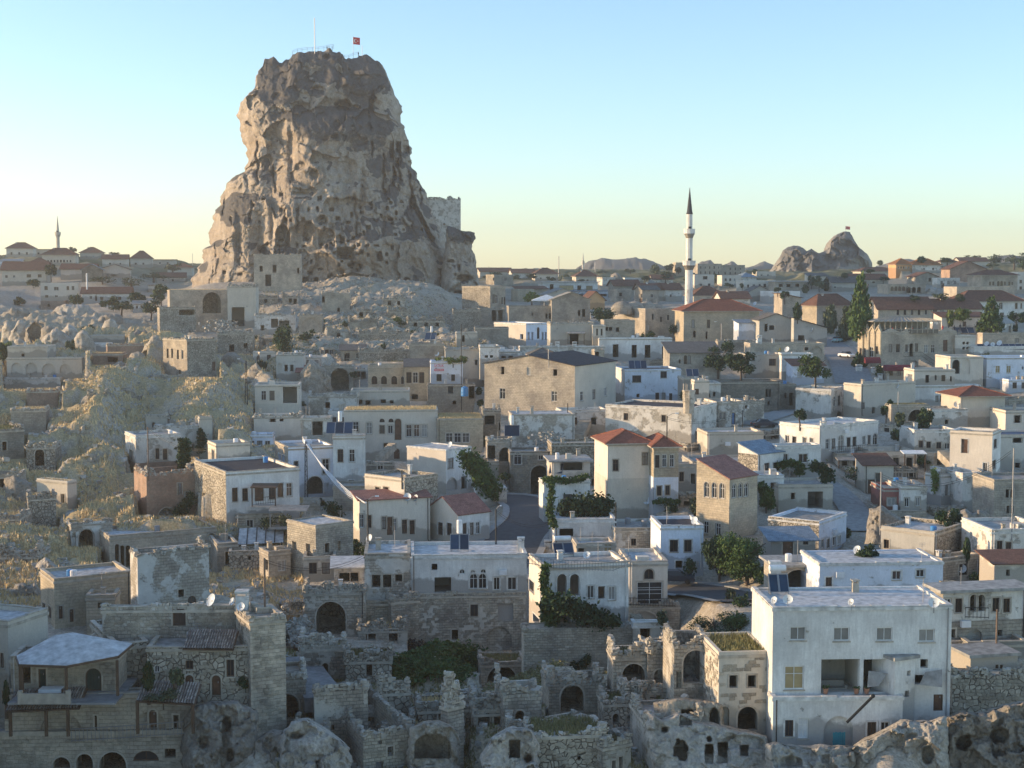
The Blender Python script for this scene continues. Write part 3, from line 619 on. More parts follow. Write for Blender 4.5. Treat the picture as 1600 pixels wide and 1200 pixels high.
def zcol(px,D):
 """base ground height for arrays px, D"""
 px=np.asarray(px,float);D=np.asarray(D,float);out=np.zeros(np.broadcast(px,D).shape);Z=[]
 for c in _cx:
  d=np.array([a for a,_ in COLS[c]]);z=np.array([zat(a,b)for a,b in COLS[c]]);Z.append(np.interp(D,d,z))
 Z=np.array([np.broadcast_to(z,out.shape)for z in Z]);p=np.clip(px,_cx[0],_cx[-1]-1e-6)
 i=np.clip(np.searchsorted(_cx,p,side='right')-1,0,len(_cx)-2);cx=np.array(_cx,float);t=(p-cx[i])/(cx[i+1]-cx[i]);t=t*t*(3-2*t)
 idx=np.indices(out.shape);A=Z[(i,*idx)];B=Z[(i+1,*idx)]
 return A*(1-t)+B*t
GP=np.concatenate([np.arange(-500,-20,24),np.arange(-20,1621,5.0),np.arange(1640,2201,24)]);GD=np.exp(np.linspace(math.log(60),math.log(3000),330));GZ=None
ROADS=[]
def make_ground():
 global GZ
 resolve()
 PX,DD=np.meshgrid(GP,GD);base=zcol(PX,DD)
 if CTRL:
  c=np.array(CTRL);res=c[:,2]-zcol(c[:,0],c[:,1]);num=np.zeros_like(base);den=np.full_like(base,.06);LD=np.log(DD)
  for(p,d,z),r_ in zip(c,res):
   w=np.exp(-((PX-p)/34)**2-((LD-math.log(d))/.045)**2);num+=w*r_;den+=w
  base=base+num/den
 GZ=base
def _gi(px,D):
 px=np.clip(np.asarray(px,float),GP[0],GP[-1]-1e-6);ld=np.log(np.clip(D,GD[0],GD[-1]-1e-6));L=np.log(GD)
 i=np.clip(np.searchsorted(GP,px,side='right')-1,0,len(GP)-2);j=np.clip(np.searchsorted(L,ld,side='right')-1,0,len(GD)-2)
 tx=(px-GP[i])/(GP[i+1]-GP[i]);ty=(ld-L[j])/(L[j+1]-L[j])
 return(GZ[j,i]*(1-tx)+GZ[j,i+1]*tx)*(1-ty)+(GZ[j+1,i]*(1-tx)+GZ[j+1,i+1]*tx)*ty
def on_ground(px,py,d0=80,d1=2500):
 """the place where the sight line through a pixel meets the ground"""
 D=np.exp(np.linspace(math.log(d0),math.log(d1),900));a,b,c=ray(px,py)
 g=_gi(np.full_like(D,px),D);zr=c/b*D;hit_=np.nonzero(zr<=g)[0]
 k=hit_[0]if len(hit_)else len(D)-1
 return(a/b*D[k],D[k],float(g[k]))
def gz(px,D):return float(_gi(px,D))
def samp(pl,n,axis):
 pl=np.array(pl,float);t=pl[:,axis]
 if axis==0:q=np.linspace(t[0],t[-1],n);
 else:q=np.linspace(t[0],t[-1],n)
 o=np.argsort(t)if t[0]>t[-1]else np.arange(len(t))
 return np.stack([np.interp(q,t[o],pl[o,0])if axis==1 else q,np.interp(q,t[o],pl[o,1])if axis==0 else q],1)
def rock(name,label,top,left,right,bot,D,R0,R1,step=1.6,amp=1.0,sc=.12,pockets=(),paint=(),mat='tuff',cat='rock',jit=1.5,seed=1,back=None,flatf=False,group=None,cellamp=1.0,parent=None,strat=0,prof=.5,forms=(),lichen=.0):
 """a rock or ruined wall: outline rows and columns laid at its distance, bulging towards the viewer, closed behind"""
 wpx=max(abs(right[0][0]-left[0][0]),abs(right[-1][0]-left[-1][0]));hpx=max(bot[0][1]-top[0][1],left[-1][1]-left[0][1],right[-1][1]-right[0][1])
 nc=max(10,int(wpx/step));nr=max(8,int(hpx/step))
 T,Bt=samp(top,nc,0),samp(bot,nc,0);L,R=samp(left,nr,1),samp(right,nr,1)
 u=np.linspace(0,1,nc)[None,:,None];v=np.linspace(0,1,nr)[:,None,None]
 Pp=(1-v)*T[None]+v*Bt[None]+(1-u)*L[:,None]+u*R[:,None]-((1-u)*(1-v)*T[0]+u*(1-v)*T[-1]+(1-u)*v*Bt[0]+u*v*Bt[-1])
 px,py=Pp[...,0].copy(),Pp[...,1].copy();s=np.linspace(-1,1,nc)[None,:]*np.ones((nr,1));t=np.linspace(0,1,nr)[:,None]*np.ones((1,nc))
 e=np.clip(1-np.abs(s)**(8 if flatf else 2.2),0,1)**prof;te=np.clip(t/(.03 if flatf else .12),0,1)**.6
 Rt=R0+(R1-R0)*t
 Df=D-Rt*e*te
 X=px-800;base=np.stack([(px-800)/F*D,Df*.6,(600-py)/F*D],-1).reshape(-1,3)
 q=base*sc
 w1=np.stack([vn(q*2.5,seed+9),vn(q*2.5,seed+8),vn(q*2.5,seed+7)],1);w2=np.stack([vn(q*9,seed+6),vn(q*9,seed+5),vn(q*9,seed+4)],1)
 n1=fbm(q*np.array([1.3,1,.8]),5,seed,.55);fl=ridge(q*np.array([5,5,.9])+w1,3,seed+2);n2=fbm(q*11,4,seed+3,.6)
 dis=amp*(.8*n1+.12*fl+cellamp*(1.5*facet(q*1.9+.5*w1+.1*w2,seed+20)+.45*facet(q*np.array([5.2,5.2,4.2])+.4*w1+.3*w2,seed+40)+.15*facet(q*13+.4*w2,seed+50))+.1*n2)
 if strat:dis=dis+strat*np.sin(base[:,2]*1.7+2*vn(q*2,5))
 for(cx,cy,rx,ry,am)in forms:dis=dis+am*np.exp(-((px.ravel()-cx)/rx)**2-((py.ravel()-cy)/ry)**2)
 dis=dis.reshape(nr,nc)*np.clip(e*1.6,0,1)*np.clip(te*1.2,0.15,1)
 pj=np.stack([px.ravel()*.05,py.ravel()*.05,np.zeros(px.size)],1)
 edge=1-np.clip(e*1.3,0,1)*.8
 px+=jit*(fbm(pj*2.3,3,seed+50).reshape(nr,nc))*edge;py+=jit*.8*(fbm(pj*2.1,3,seed+60).reshape(nr,nc))*np.clip(1-t*3,.1,1)
 Df=Df-dis
 wv=fbm(pj*3.1,2,77).reshape(nr,nc)
 for(cx,cy,w,h,dep,kd)in pockets:
  dx,dy=(px-cx)/(w/2),(py-cy)/(h/2)
  if kd=='r':k=np.maximum(np.abs(dx),np.abs(dy))
  elif kd=='a':k=np.where(dy<0,np.sqrt(dx**2+dy**2),np.maximum(np.abs(dx),np.abs(dy)))
  else:k=np.sqrt(dx**2+dy**2)+wv*.22
  m=np.clip((1.0-k)*min(w,h)/2/(1.3 if kd!='e' else 2.6)+.5,0,1)
  Df=Df+m*dep
 sil=np.clip(e,0,1)
 Df=np.where((s<=-1)|(s>=1)|(t<=0),np.maximum(Df,D-.01)*0+D,Df)
 a=(px-800)/F;vv=(600-py)/F;b=CP+vv*SP;c=-SP+vv*CP
 Vf=np.stack([a/b*Df,Df,c/b*Df],-1)
 nb=max(4,nc//5);sb=np.linspace(1,-1,nb+2)[1:-1];back=back or R1*.8
 idx=((sb+1)/2*(nc-1)).astype(int);bx=(a/b*D)[:,idx];bz=(c/b*D)[:,idx]
 by=D+(back*(.35+.65*t[:,idx]))*np.clip(1-np.abs(sb)[None]**2.2,0,1)**.5*te[:,idx]+.05
 Vb=np.stack([bx,by,bz],-1)
 V=np.concatenate([Vf,Vb],1);ncc=V.shape[1]
 tone=np.zeros((nr,ncc));tn=np.zeros((nr,nc))
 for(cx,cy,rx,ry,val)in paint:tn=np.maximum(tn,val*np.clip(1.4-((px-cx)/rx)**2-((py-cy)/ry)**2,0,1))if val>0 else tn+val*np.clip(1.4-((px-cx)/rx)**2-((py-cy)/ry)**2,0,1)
 if lichen:
  gu=np.gradient(Vf,axis=1);gv=np.gradient(Vf,axis=0);N=np.cross(gu,gv);N/=np.linalg.norm(N,axis=2)[...,None]+1e-9;nz_=N[...,2]*np.sign(-N[...,1]);k=np.ones(9)/9
  nz_=np.apply_along_axis(lambda c:np.convolve(c,k,'same'),0,np.apply_along_axis(lambda c:np.convolve(c,k,'same'),1,nz_));tn=tn+lichen*np.clip((nz_-.28)*3.2,-.3,1)
 tone[:,:nc]=tn;tone[:,nc:]=.3
 me=grid_mesh(name,V.reshape(-1,3),nr,ncc,M[mat],tone.ravel(),closed=True,smooth=True)
 me.shade_auto_smooth(angle=.9)if hasattr(me,'shade_auto_smooth')else None
 o=link(name,me,parent)
 return tag(o,label,cat,group)if cat else o
def bigrock(name,label,x0,x1,yt,yb,D,mat='tuff',peak=.5,**k):
 """boulder or tuff cone from a rough dome outline"""
 w=x1-x0;h=yb-yt;r=random.Random(int(x0*3+yt));k.setdefault('amp',min(1.5,w/F*D*.11));k.setdefault('sc',1.6/max(2,w/F*D));px=x0+w*peak
 tp=[(x0+w*q,yt+h*(.02+(1.1*abs(q-peak)**1.7 if h>w*.75 else .9*abs(2*(q-.5))**4*.5+.12*r.random())*(1.2+r.uniform(-.3,.3))+r.uniform(0,.07)))for q in(.13,.24,.36,.48,.6,.72,.86)]
 le=[tp[0],(x0+w*.05,max(tp[0][1]+2,yt+h*.5)),(x0,yb)];ri=[tp[-1],(x1-w*.05,max(tp[-1][1]+2,yt+h*.5)),(x1,yb)]
 Rm=w/F*D*.5
 return rock(name,label,tp,le,ri,[(x0,yb),(x1,yb)],D,Rm*.5,Rm*.9,mat=mat,jit=2.0,seed=int(x0)%97,cellamp=k.pop('cellamp',.9),**k)
_LM={}
def leaf_mesh(kind,n,mat,seed,size):
 """leaf clumps spread through a crown of unit radius and height 0..1"""
 key=(kind,n,mat,seed,round(size,3))
 if key in _LM:return _LM[key]
 r=np.random.RandomState(seed);nb={'round':11,'cone':16,'column':12,'bush':12,'mat':26}[kind];C=[]
 for i in range(nb):
  if kind=='cone':z=.06+.9*(i/nb)**1.0;rad_=(1-z)*.62+.06;a=i*2.4;C.append((rad_*.62*cos(a),rad_*.62*sin(a),z,rad_*.62+.07))
  elif kind=='column':z=.05+.88*i/nb;a=i*2.4;rad_=.55*sin(pi*min(.97,z*.8+.17))+.1;C.append((rad_*.45*cos(a),rad_*.45*sin(a),z,rad_*.8))
  elif kind=='round':a=r.uniform(0,6.28);q=r.uniform(.15,.68);z=r.uniform(.2,.82);C.append((q*cos(a),q*sin(a),z,r.uniform(.24,.42)))
  elif kind=='bush':a=r.uniform(0,6.28);q=r.uniform(.1,.75);C.append((q*cos(a),q*sin(a),r.uniform(.1,.62),r.uniform(.25,.4)))
  else:C.append((r.uniform(-.95,.95),r.uniform(-.95,.95),r.uniform(.0,.4),r.uniform(.15,.3)))
 C=np.array(C);w=C[:,3]**2;pick=r.choice(len(C),n,p=w/w.sum());c=C[pick]
 d=r.normal(size=(n,3));d/=np.linalg.norm(d,axis=1)[:,None];rr=c[:,3]*r.uniform(.35,1.08,n)
 zs={'cone':.5,'column':.28,'round':.55,'bush':.8,'mat':.5}[kind]
 p=np.stack([c[:,0]+d[:,0]*rr,c[:,1]+d[:,1]*rr,c[:,2]+d[:,2]*rr*zs],1)
 t1=r.normal(size=(n,3));t1/=np.linalg.norm(t1,axis=1)[:,None];t2=np.cross(t1,d+r.normal(size=(n,3))*.6);t2/=np.linalg.norm(t2,axis=1)[:,None]
 s=size*r.uniform(.6,1.4,n)[:,None];t1=t1*s;t2=t2*s*.6;zc=np.array([1,1,.75])
 V=np.stack([p-t1*zc,p+t2*zc,p+t1*zc,p-t2*zc],1)
 me=bpy.data.meshes.new('crown');me.vertices.add(n*4);me.vertices.foreach_set('co',V.ravel().astype(np.float32));me.loops.add(n*4);me.loops.foreach_set('vertex_index',np.arange(n*4,dtype=np.int32))
 me.polygons.add(n);me.polygons.foreach_set('loop_start',np.arange(0,n*4,4,dtype=np.int32));me.polygons.foreach_set('loop_total',np.full(n,4,np.int32));me.materials.append(M[mat]);me.update(calc_edges=True)
 _LM[key]=me;return me
def trunk_mesh(h,r0,seed,spread=1.0):
 r=random.Random(seed);mb=MB();p=(0,0,-1.0);pts=[(0,0,-1.0,r0*1.2),(0,0,0,r0*1.1),(r.uniform(-.2,.2),r.uniform(-.2,.2),h*.35,r0*.8),(r.uniform(-.3,.3),r.uniform(-.3,.3),h*.75,r0*.35)]
 for a,b in zip(pts,pts[1:]):
  for k in range(6):
   t,u=2*pi*k/6,2*pi*(k+1)/6
   mb.face([(a[0]+a[3]*cos(t),a[1]+a[3]*sin(t),a[2]),(a[0]+a[3]*cos(u),a[1]+a[3]*sin(u),a[2]),(b[0]+b[3]*cos(u),b[1]+b[3]*sin(u),b[2]),(b[0]+b[3]*cos(t),b[1]+b[3]*sin(t),b[2])])
 for k in range(5):
  a=k*1.3+r.random();b=pts[2]if k%2 else pts[1];mb.bar((pts[2][0],pts[2][1],h*(.25+.08*k)),(cos(a)*spread*.6,sin(a)*spread*.6,h*(.5+.08*k)),r0*.5,n=5)
 return mb
TREE_N=[0]
def tree(label,px,yb,h_px,w_px,D=None,kind='round',mat='leaf',n=900,cat='tree',group=None,name='tree',loc=None,z0=.22,lsize=None):
 TREE_N[0]+=1;seed=TREE_N[0]
 if D and not loc:D=snap(px,yb,D)
 x,y,z=loc if loc else(P(px,yb,D)if D else on_ground(px,yb));s=y/F;h=h_px*s;w=w_px*s/2
 root=empty(name,(x,y,z-.1),label=label,cat=cat,group=group)
 if kind in('round','cone','column'):trunk_mesh(h,max(.12,w*.07),seed,w).build('trunk',M['bark'],root)
 else:z0=0.0;trunk_mesh(h*.7,max(.04,w*.03),seed,w).build('stem',M['bark'],root)
 if kind in('cone','column'):z0=.05
 ls=lsize or max(.12,min(.5,1.7*s));me=leaf_mesh(kind,n,mat,seed%7,min(.2,ls/max(w,.3)))
 o=link('crown' if kind in('round','cone','column')else 'foliage',me,root,(0,0,h*z0),(0,0,seed*1.7),(w*1.12,w*1.12,h*(1.03-z0)))
 return root
def vine(label,pts,D,mat='leaf',size=.22,n=1500,spread=(10,8),cat='climbing plant',name='climbing_plant',depth=.8,group=None):
 """leaves spread along a path of pixels, hugging what stands behind"""
 D=min(snap(p[0],p[1],D,.1)for p in pts);r=np.random.RandomState(int(pts[0][0]));pts=[tuple(p)+(1.0,)*(3-len(p))for p in pts]
 s=D/F;V=[];per=n//max(1,len(pts)-1);stem=MB();c0=P(pts[0][0],pts[0][1],D)
 root=empty(name,c0,label=label,cat=cat,group=group)
 for a,b in zip(pts,pts[1:]):
  for k in range(per):
   t=r.rand();w=a[2]+(b[2]-a[2])*t;x,y,z=P(a[0]+(b[0]-a[0])*t+r.normal()*spread[0]*.45*w,a[1]+(b[1]-a[1])*t+r.normal()*spread[1]*.45*w,D-r.rand()*depth*w)
   V.append((x-c0[0],y-c0[1],z-c0[2]))
  A,B=P(a[0],a[1],D-.1),P(b[0],b[1],D-.1);stem.bar(tuple(A[i]-c0[i]for i in range(3)),tuple(B[i]-c0[i]for i in range(3)),.07,n=5)
 p=np.array(V);n=len(p);d=r.normal(size=(n,3));d/=np.linalg.norm(d,axis=1)[:,None];t2=np.cross(d,r.normal(size=(n,3)));t2/=np.linalg.norm(t2,axis=1)[:,None]
 q=size*r.uniform(.6,1.4,n)[:,None];Q=np.stack([p-d*q,p+t2*q*.6,p+d*q,p-t2*q*.6],1)
 me=bpy.data.meshes.new('foliage');me.vertices.add(n*4);me.vertices.foreach_set('co',Q.ravel().astype(np.float32));me.loops.add(n*4);me.loops.foreach_set('vertex_index',np.arange(n*4,dtype=np.int32))
 me.polygons.add(n);me.polygons.foreach_set('loop_start',np.arange(0,n*4,4,dtype=np.int32));me.polygons.foreach_set('loop_total',np.full(n,4,np.int32));me.materials.append(M[mat]);me.update(calc_edges=True)
 link('foliage',me,root);stem.build('stem',M['bark'],root);return root
def dish(label,px,py,w,D,face=(-.5,-.8),mat='dish',group='satellite dishes'):
 D=snap(px,py+w*.5,D);s=D/F;R=w*s/2;c=P(px,py+w*.5,D);root=empty('satellite_dish',(c[0],c[1],c[2]-.25),label=label,cat='satellite dish',group=group)
 mb=MB();prof=[(R*k/5,R*.32*(k/5)**2)for k in range(6)];mb.lathe(prof,20);mb.lathe([(R,R*.32),(R*1.0,R*.29)]+[(R*k/5,R*.32*(k/5)**2-.03)for k in(4,2,0)],20)
 d=mathutils.Vector((face[0],face[1],.45)).normalized();q=d.to_track_quat('Z','Y')
 o=mb.build('reflector',M[mat],root);o.location=(0,0,R+.35);o.rotation_euler=q.to_euler();
 for p in o.data.polygons:p.use_smooth=True
 a=MB();tip=mathutils.Vector((0,0,R+.35))+q@mathutils.Vector((0,0,R*.95));low=mathutils.Vector((0,0,R+.35))+q@mathutils.Vector((0,-R*.95,R*.25));a.bar(low,tip,.035,n=5);a.bar(tip,tip+(mathutils.Vector((0,0,R+.35))-tip)*.18,.1,n=6);a.build('feed_arm',M['metal'],root)
 b=MB();b.bar((0,0,0),(0,0,R+.3),.07,n=6);b.bar((0,0,R+.3),(0,0,R+.35),.16,n=6);b.build('mast',M['metal'],root)
def solar(label,px,py,wpx,D,n=2,tank=True,rz=0,hgt=1.5,tilt=50,vert=False):
 """flat-plate water heater: px,py is the foot of the rack"""
 D=snap(px,py,D);s=D/F;W=wpx*s;c=P(px,py,D);root=empty('solar_water_heater',c,rad(rz),label=label,cat='solar heater')
 t=rad(tilt);L=hgt;pw=W/n
 for k in range(n):
  x0=-W/2+k*pw+.04;x1=x0+pw-.08;q=MB();d=(0,cos(t)*L,sin(t)*L)
  q.face([(x0,0,.25),(x1,0,.25),(x1,d[1],.25+d[2]),(x0,d[1],.25+d[2])]);q.face([(x0,.08,.2),(x0,d[1]+.08,.2+d[2]),(x1,d[1]+.08,.2+d[2]),(x1,.08,.2)])
  o=q.build('collector_panel',M['panel'],root);f=MB()
  for a,b in(((x0,0,.25),(x1,0,.25)),((x1,0,.25),(x1,d[1],.25+d[2])),((x1,d[1],.25+d[2]),(x0,d[1],.25+d[2])),((x0,d[1],.25+d[2]),(x0,0,.25))):f.bar(a,b,.07)
  f.build('panel_frame',M['metal'],o)
 f=MB()
 for x in(-W/2+.1,W/2-.1):f.bar((x,cos(t)*L,-.05),(x,cos(t)*L,.25+sin(t)*L+.1),.06);f.bar((x,0,-.05),(x,0,.25),.06);f.bar((x,0,.1),(x,cos(t)*L,.1),.05)
 f.build('rack',M['metal'],root)
 if tank:
  q=MB();zt=.25+sin(t)*L+.25;yt_=cos(t)*L+.1
  if vert:q.lathe([(.001,zt-.2),(.28,zt-.15),(.3,zt),(.3,zt+1.2),(.26,zt+1.3),(.001,zt+1.34)],14,c=(0,yt_));q.build('tank',M['tank'],root)
  else:
   q.lathe([(.001,-W*.42),(.2,-W*.42),(.25,-W*.4),(.25,W*.4),(.2,W*.42),(.001,W*.42)],14);o=q.build('tank',M['tank'],root);o.location=(0,yt_,zt+.2);o.rotation_euler=(0,pi/2,0)
def pole(label,px,yt,yb,D,arm=0,kind='pole',wd=.16,mat='wood',cat='utility pole',name='utility_pole',lat=False,z=None):
 D=snap(px,yb,D)
 x,y,z=P(px,yb,D);h=zat(y,yt)-z;root=empty(name,(x,y,z),label=label,cat=cat);mb=MB()
 if lat:
  for a,b in((-.22,-.22),(.22,-.22),(.22,.22),(-.22,.22)):mb.bar((a,b,-1),(a*.5,b*.5,h),.07)
  for k in range(int(h/.7)):
   q=.22-.11*k*.7/h;sg=1 if k%2 else-1;mb.bar((-q*sg,-q,k*.7),(q*sg,-q,k*.7+.7),.04);mb.bar((-q,-q*sg,k*.7),(-q,q*sg,k*.7+.7),.04)
 else:mb.bar((0,0,-1),(0,0,h),wd,n=8)
 mb.build('shaft',M[mat],root)
 if arm:
  a=MB();a.bar((0,0,h-.1),(arm*.6,-.2,h+.35),.07,n=5);a.bar((arm*.6,-.2,h+.35),(arm,-.3,h+.4),.07,n=5);a.build('arm',M['metal'],root)
  b=MB();b.box(min(arm*.85,arm*1.25),max(arm*.85,arm*1.25),-.42,-.18,h+.33,h+.45);b.build('lamp_head',M['tank'],root)
 elif kind=='cross':
  a=MB();a.box(-.9,.9,-.06,.06,h-.5,h-.38);[a.box(q-.05,q+.05,-.05,.05,h-.38,h-.2)for q in(-.8,-.4,.4,.8)];a.build('crossarm',M['dark'],root)
 return root
def roof_chimney(label,px,yt,yb,D,w=.6,mat='kerb'):
 D=snap(px,yb,D)
 x,y,z=P(px,yb,D);h=zat(y,yt)-z;root=empty('chimney_stack',(x,y,z),label=label,cat='chimney');mb=MB();mb.box(-w/2,w/2,0,w,-.5,h*.7)
 mb.build('shaft',M[mat],root);q=MB()
 for a in(-w/2,w/2-.1):
  for b in(0,w-.1):q.box(a,a+.1,b,b+.1,h*.7,h*.88)
 q.box(-w/2-.06,w/2+.06,-.06,w+.06,h*.88,h);q.build('cap',M[mat],root)
def car(label,px,py,D,rz,paint='carw',name='parked_car',L=4.3,dz=0):
 x,y,z=P(px,py,D);root=empty(name,(x,y,z+dz),rad(rz),label=label,cat='car')
 W=1.75;prof=[(-L/2,.35),(-L/2,.75),(-L/2+.15,.9),(-L*.3,.98),(L*.22,.95),(L/2-.1,.78),(L/2,.6),(L/2,.35)]
 mb=MB()
 for s in(-1,1):
  p=[(a,s*W/2,b)for a,b in prof];mb.face(p if s<0 else p[::-1])
 for(a,b),(c,d)in zip(prof,prof[1:]+prof[:1]):mb.face([(a,-W/2,b),(a,W/2,b),(c,W/2,d),(c,-W/2,d)])
 cab=[(-L*.33,.97,.78),(-L*.2,1.42,.62),(L*.08,1.45,.62),(L*.24,.95,.78)]
 mb.face([(cab[1][0],-cab[1][2],cab[1][1]+.01),(cab[1][0],cab[1][2],cab[1][1]+.01),(cab[2][0],cab[2][2],cab[2][1]+.01),(cab[2][0],-cab[2][2],cab[2][1]+.01)])
 b=mb.build('body',M[paint],root);m=b.modifiers.new('b','BEVEL');m.width=.05;m.segments=2
 g=MB()
 for(a,c)in((cab[0],cab[1]),(cab[1],cab[2]),(cab[2],cab[3])):g.face([(a[0],-a[2],a[1]),(a[0],a[2],a[1]),(c[0],c[2],c[1]),(c[0],-c[2],c[1])])
 for s in(-1,1):g.face([(q[0],s*q[2],q[1])for q in(cab if s<0 else cab[::-1])])
 g.build('glazing',M['carg'],root)
 for s in(-1,1):
  for a in(-L*.3,L*.31):
   w=MB();w.lathe([(.001,0),(.2,.02),(.31,.02),(.33,.08),(.33,.2),(.001,.2)],14);o=w.build('wheel',M['tyre'],root);o.location=(a,s*(W/2+.02),.33);o.rotation_euler=(pi/2*(1 if s>0 else-1),0,0)
 for s in(-1,1):
  q=MB();q.box(L/2-.02,L/2+.02,s*.65-.18,s*.65+.18,.6,.74);q.build('headlight',M['wdoor'],root)
  q=MB();q.box(-L/2-.02,-L/2+.02,s*.65-.15,s*.65+.15,.65,.8);q.build('tail_light',M['red'],root)
def minaret(label,px,yt,yb,D,wpx,mat='white',balc=2,cmat='tar',group='minarets'):
 x,y,z=P(px,yb,D);h=zat(y,yt)-z;R=wpx/F*D/2;root=empty('minaret',(x,y,z),label=label,cat='minaret',group=group);n=12
 if balc==2:L1,L2,top=h*.385,h*.625,h*.80
 else:L1,L2,top=h*.48,None,h*.62
 q=MB();q.lathe([(R*1.15,-6),(R*1.05,0),(R,L1)],n);q.build('lower_shaft',M[mat],root)
 def bal(zz,r):
  q=MB();q.lathe([(r,zz-.2),(r*1.15,zz),(r*1.3,zz+.4),(r*1.6,zz+.9),(r*1.68,zz+1.0),(r*1.0,zz+1.02)],n);q.build('balcony_corbel',M['dgrey' if balc==2 else mat],root)
  q=MB();q.lathe([(r*1.66,zz+1.02),(r*1.68,zz+2.1),(r*1.74,zz+2.15),(r*1.74,zz+2.3),(r*1.5,zz+2.3),(r*1.5,zz+1.02)],n);q.build('balcony',M[mat],root)
  q=MB();q.box(-.4,.4,-r-.05,-r*.6,zz+1.05,zz+2.9);q.build('door',M['dark'],root)
 bal(L1,R);r2=R*.86
 q=MB();q.lathe([(r2,L1),(r2,(L2 or top))],n);q.build('middle_shaft',M[mat],root)
 if L2:bal(L2,r2);r3=R*.76;q=MB();q.lathe([(r3,L2),(r3,top)],n);q.build('upper_shaft',M[mat],root)
 else:r3=r2
 q=MB();q.lathe([(r3*1.12,top),(r3*1.12,top+.3),(r3*.95,top+.5),(r3*.12,h*.985),(.001,h*.99)],n);q.build('spire',M[cmat],root)
 q=MB();q.bar((0,0,h*.98),(0,0,h),.12,n=6);q.lathe([(.001,h*.99-.25),(.2,h*.99),(.001,h*.99+.25)],8);q.build('finial',M['metal'],root)
def flag(label,px,py_top,py_base,D,w,h,lab2=None,z0=None):
 x,y,z=P(px,py_base,D);H_=zat(y,py_top)-z;root=empty('flagpole',(x,y,z),label=label,cat='flagpole');q=MB();q.bar((0,0,-2),(0,0,H_),.14,n=8);q.build('shaft',M['metal'],root);q=MB();q.lathe([(.001,H_-.05),(.14,H_+.06),(.001,H_+.2)],8);q.build('ball',M['metal'],root)
 f=empty('flag',(x,y,z+H_-.2-h),label=lab2 or 'red flag with white crescent and star',cat='flag');n=16;fy=lambda u:.16*sin(u*5.0)*u
 V=[(w*a/n,fy(w*a/n/w),h*b/6-.12*h*(a/n)**1.5)for b in range(7)for a in range(n+1)]
 me=grid_mesh('cloth',np.array(V),7,n+1,M['red']);c=link('cloth',me,f);s=c.modifiers.new('t','SOLIDIFY');s.thickness=.02
 def em(poly):
  for s in(-1,1):
   q=MB();q.face([(a,fy(a/w)+s*.05,b-.12*h*(a/w)**1.5)for a,b in(poly if s<0 else poly[::-1])]);yield q
 R=h*.25;cx,cz=w*.38,h*.5;tri=[]
 for k in range(20):
  a0,a1=radians_(40+k*14),radians_(40+(k+1)*14)
  o0,o1=(cx+R*cos(a0),cz+R*sin(a0)),(cx+R*cos(a1),cz+R*sin(a1));i0,i1=(cx+.28*R+.8*R*cos(a0),cz+.8*R*sin(a0)),(cx+.28*R+.8*R*cos(a1),cz+.8*R*sin(a1));tri.append([o0,o1,i1,i0])
 st=[];sx=cx+R*1.15
 for k in range(5):
  a=pi+k*2*pi/5;b=a+pi/5;b2=a-pi/5;tri.append([(sx,cz),(sx+R*.19*cos(b2),cz+R*.19*sin(b2)),(sx+R*.5*cos(a),cz+R*.5*sin(a)),(sx+R*.19*cos(b),cz+R*.19*sin(b))])
 Q=MB()
 for t in tri:
  for q in em(t):Q.v+=q.v;Q.f.append(tuple(range(len(Q.v)-4,len(Q.v))));Q.m.append(0);Q.u+=q.u
 Q.build('crescent_and_star',M['whitep'],f)
radians_=rad
def person(label,loc,rz,sit=False,shirt='cloth1',group=None,ph=1.7):
 root=empty('person',loc,rz,label=label,cat='person',group=group);mb=MB()
 me=bpy.data.meshes.new('body')
 if sit:V=[(0,0,.5),(0,0,.75),(0,.02,1.02),(0,.03,1.12),(0,0,1.22),(.1,-.1,.5),(.12,-.42,.5),(.12,-.45,.08),(.12,-.58,.05),(-.1,-.1,.5),(-.12,-.42,.5),(-.12,-.45,.08),(-.12,-.58,.05),(.19,.02,1.0),(.24,-.05,.75),(.18,-.28,.68),(-.19,.02,1.0),(-.24,-.05,.75),(-.18,-.28,.68)]
 else:V=[(0,0,.9),(0,0,1.15),(0,.02,1.38),(0,.03,1.48),(0,0,1.6),(.09,0,.85),(.11,-.02,.47),(.12,.02,.08),(.12,-.14,.04),(-.09,0,.85),(-.11,-.02,.47),(-.12,.02,.08),(-.12,-.14,.04),(.19,.02,1.38),(.23,0,1.1),(.24,-.08,.86),(-.19,.02,1.38),(-.23,0,1.1),(-.24,-.08,.86)]
 E=[(0,1),(1,2),(2,3),(3,4),(0,5),(5,6),(6,7),(7,8),(0,9),(9,10),(10,11),(11,12),(2,13),(13,14),(14,15),(2,16),(16,17),(17,18)]
 Rr=[.15,.14,.15,.055,.1,.09,.065,.045,.04,.09,.065,.045,.04,.06,.045,.035,.06,.045,.035]
 me.from_pydata(V,E,[]);me.materials.append(M[shirt]);o=link('body',me,root);m=o.modifiers.new('s','SKIN')
 for i,v in enumerate(me.skin_vertices[0].data):v.radius=(Rr[i],Rr[i]*.8);v.use_root=i==0
 s=o.modifiers.new('ss','SUBSURF');s.levels=s.render_levels=1
 hz=1.28 if sit else 1.62
 q=MB();q.lathe([(.001,hz-.13),(.07,hz-.08),(.1,hz),(.085,hz+.06),(.001,hz+.1)],10);q.box(-.012,.012,-.115,-.09,hz-.03,hz+.01);q.build('face',M['skin'],root)
 q=MB();q.lathe([(.105,hz+.0),(.112,hz+.05),(.08,hz+.11),(.001,hz+.135)],10,c=(0,.02));q.build('hair',M['dark'],root)
 return root
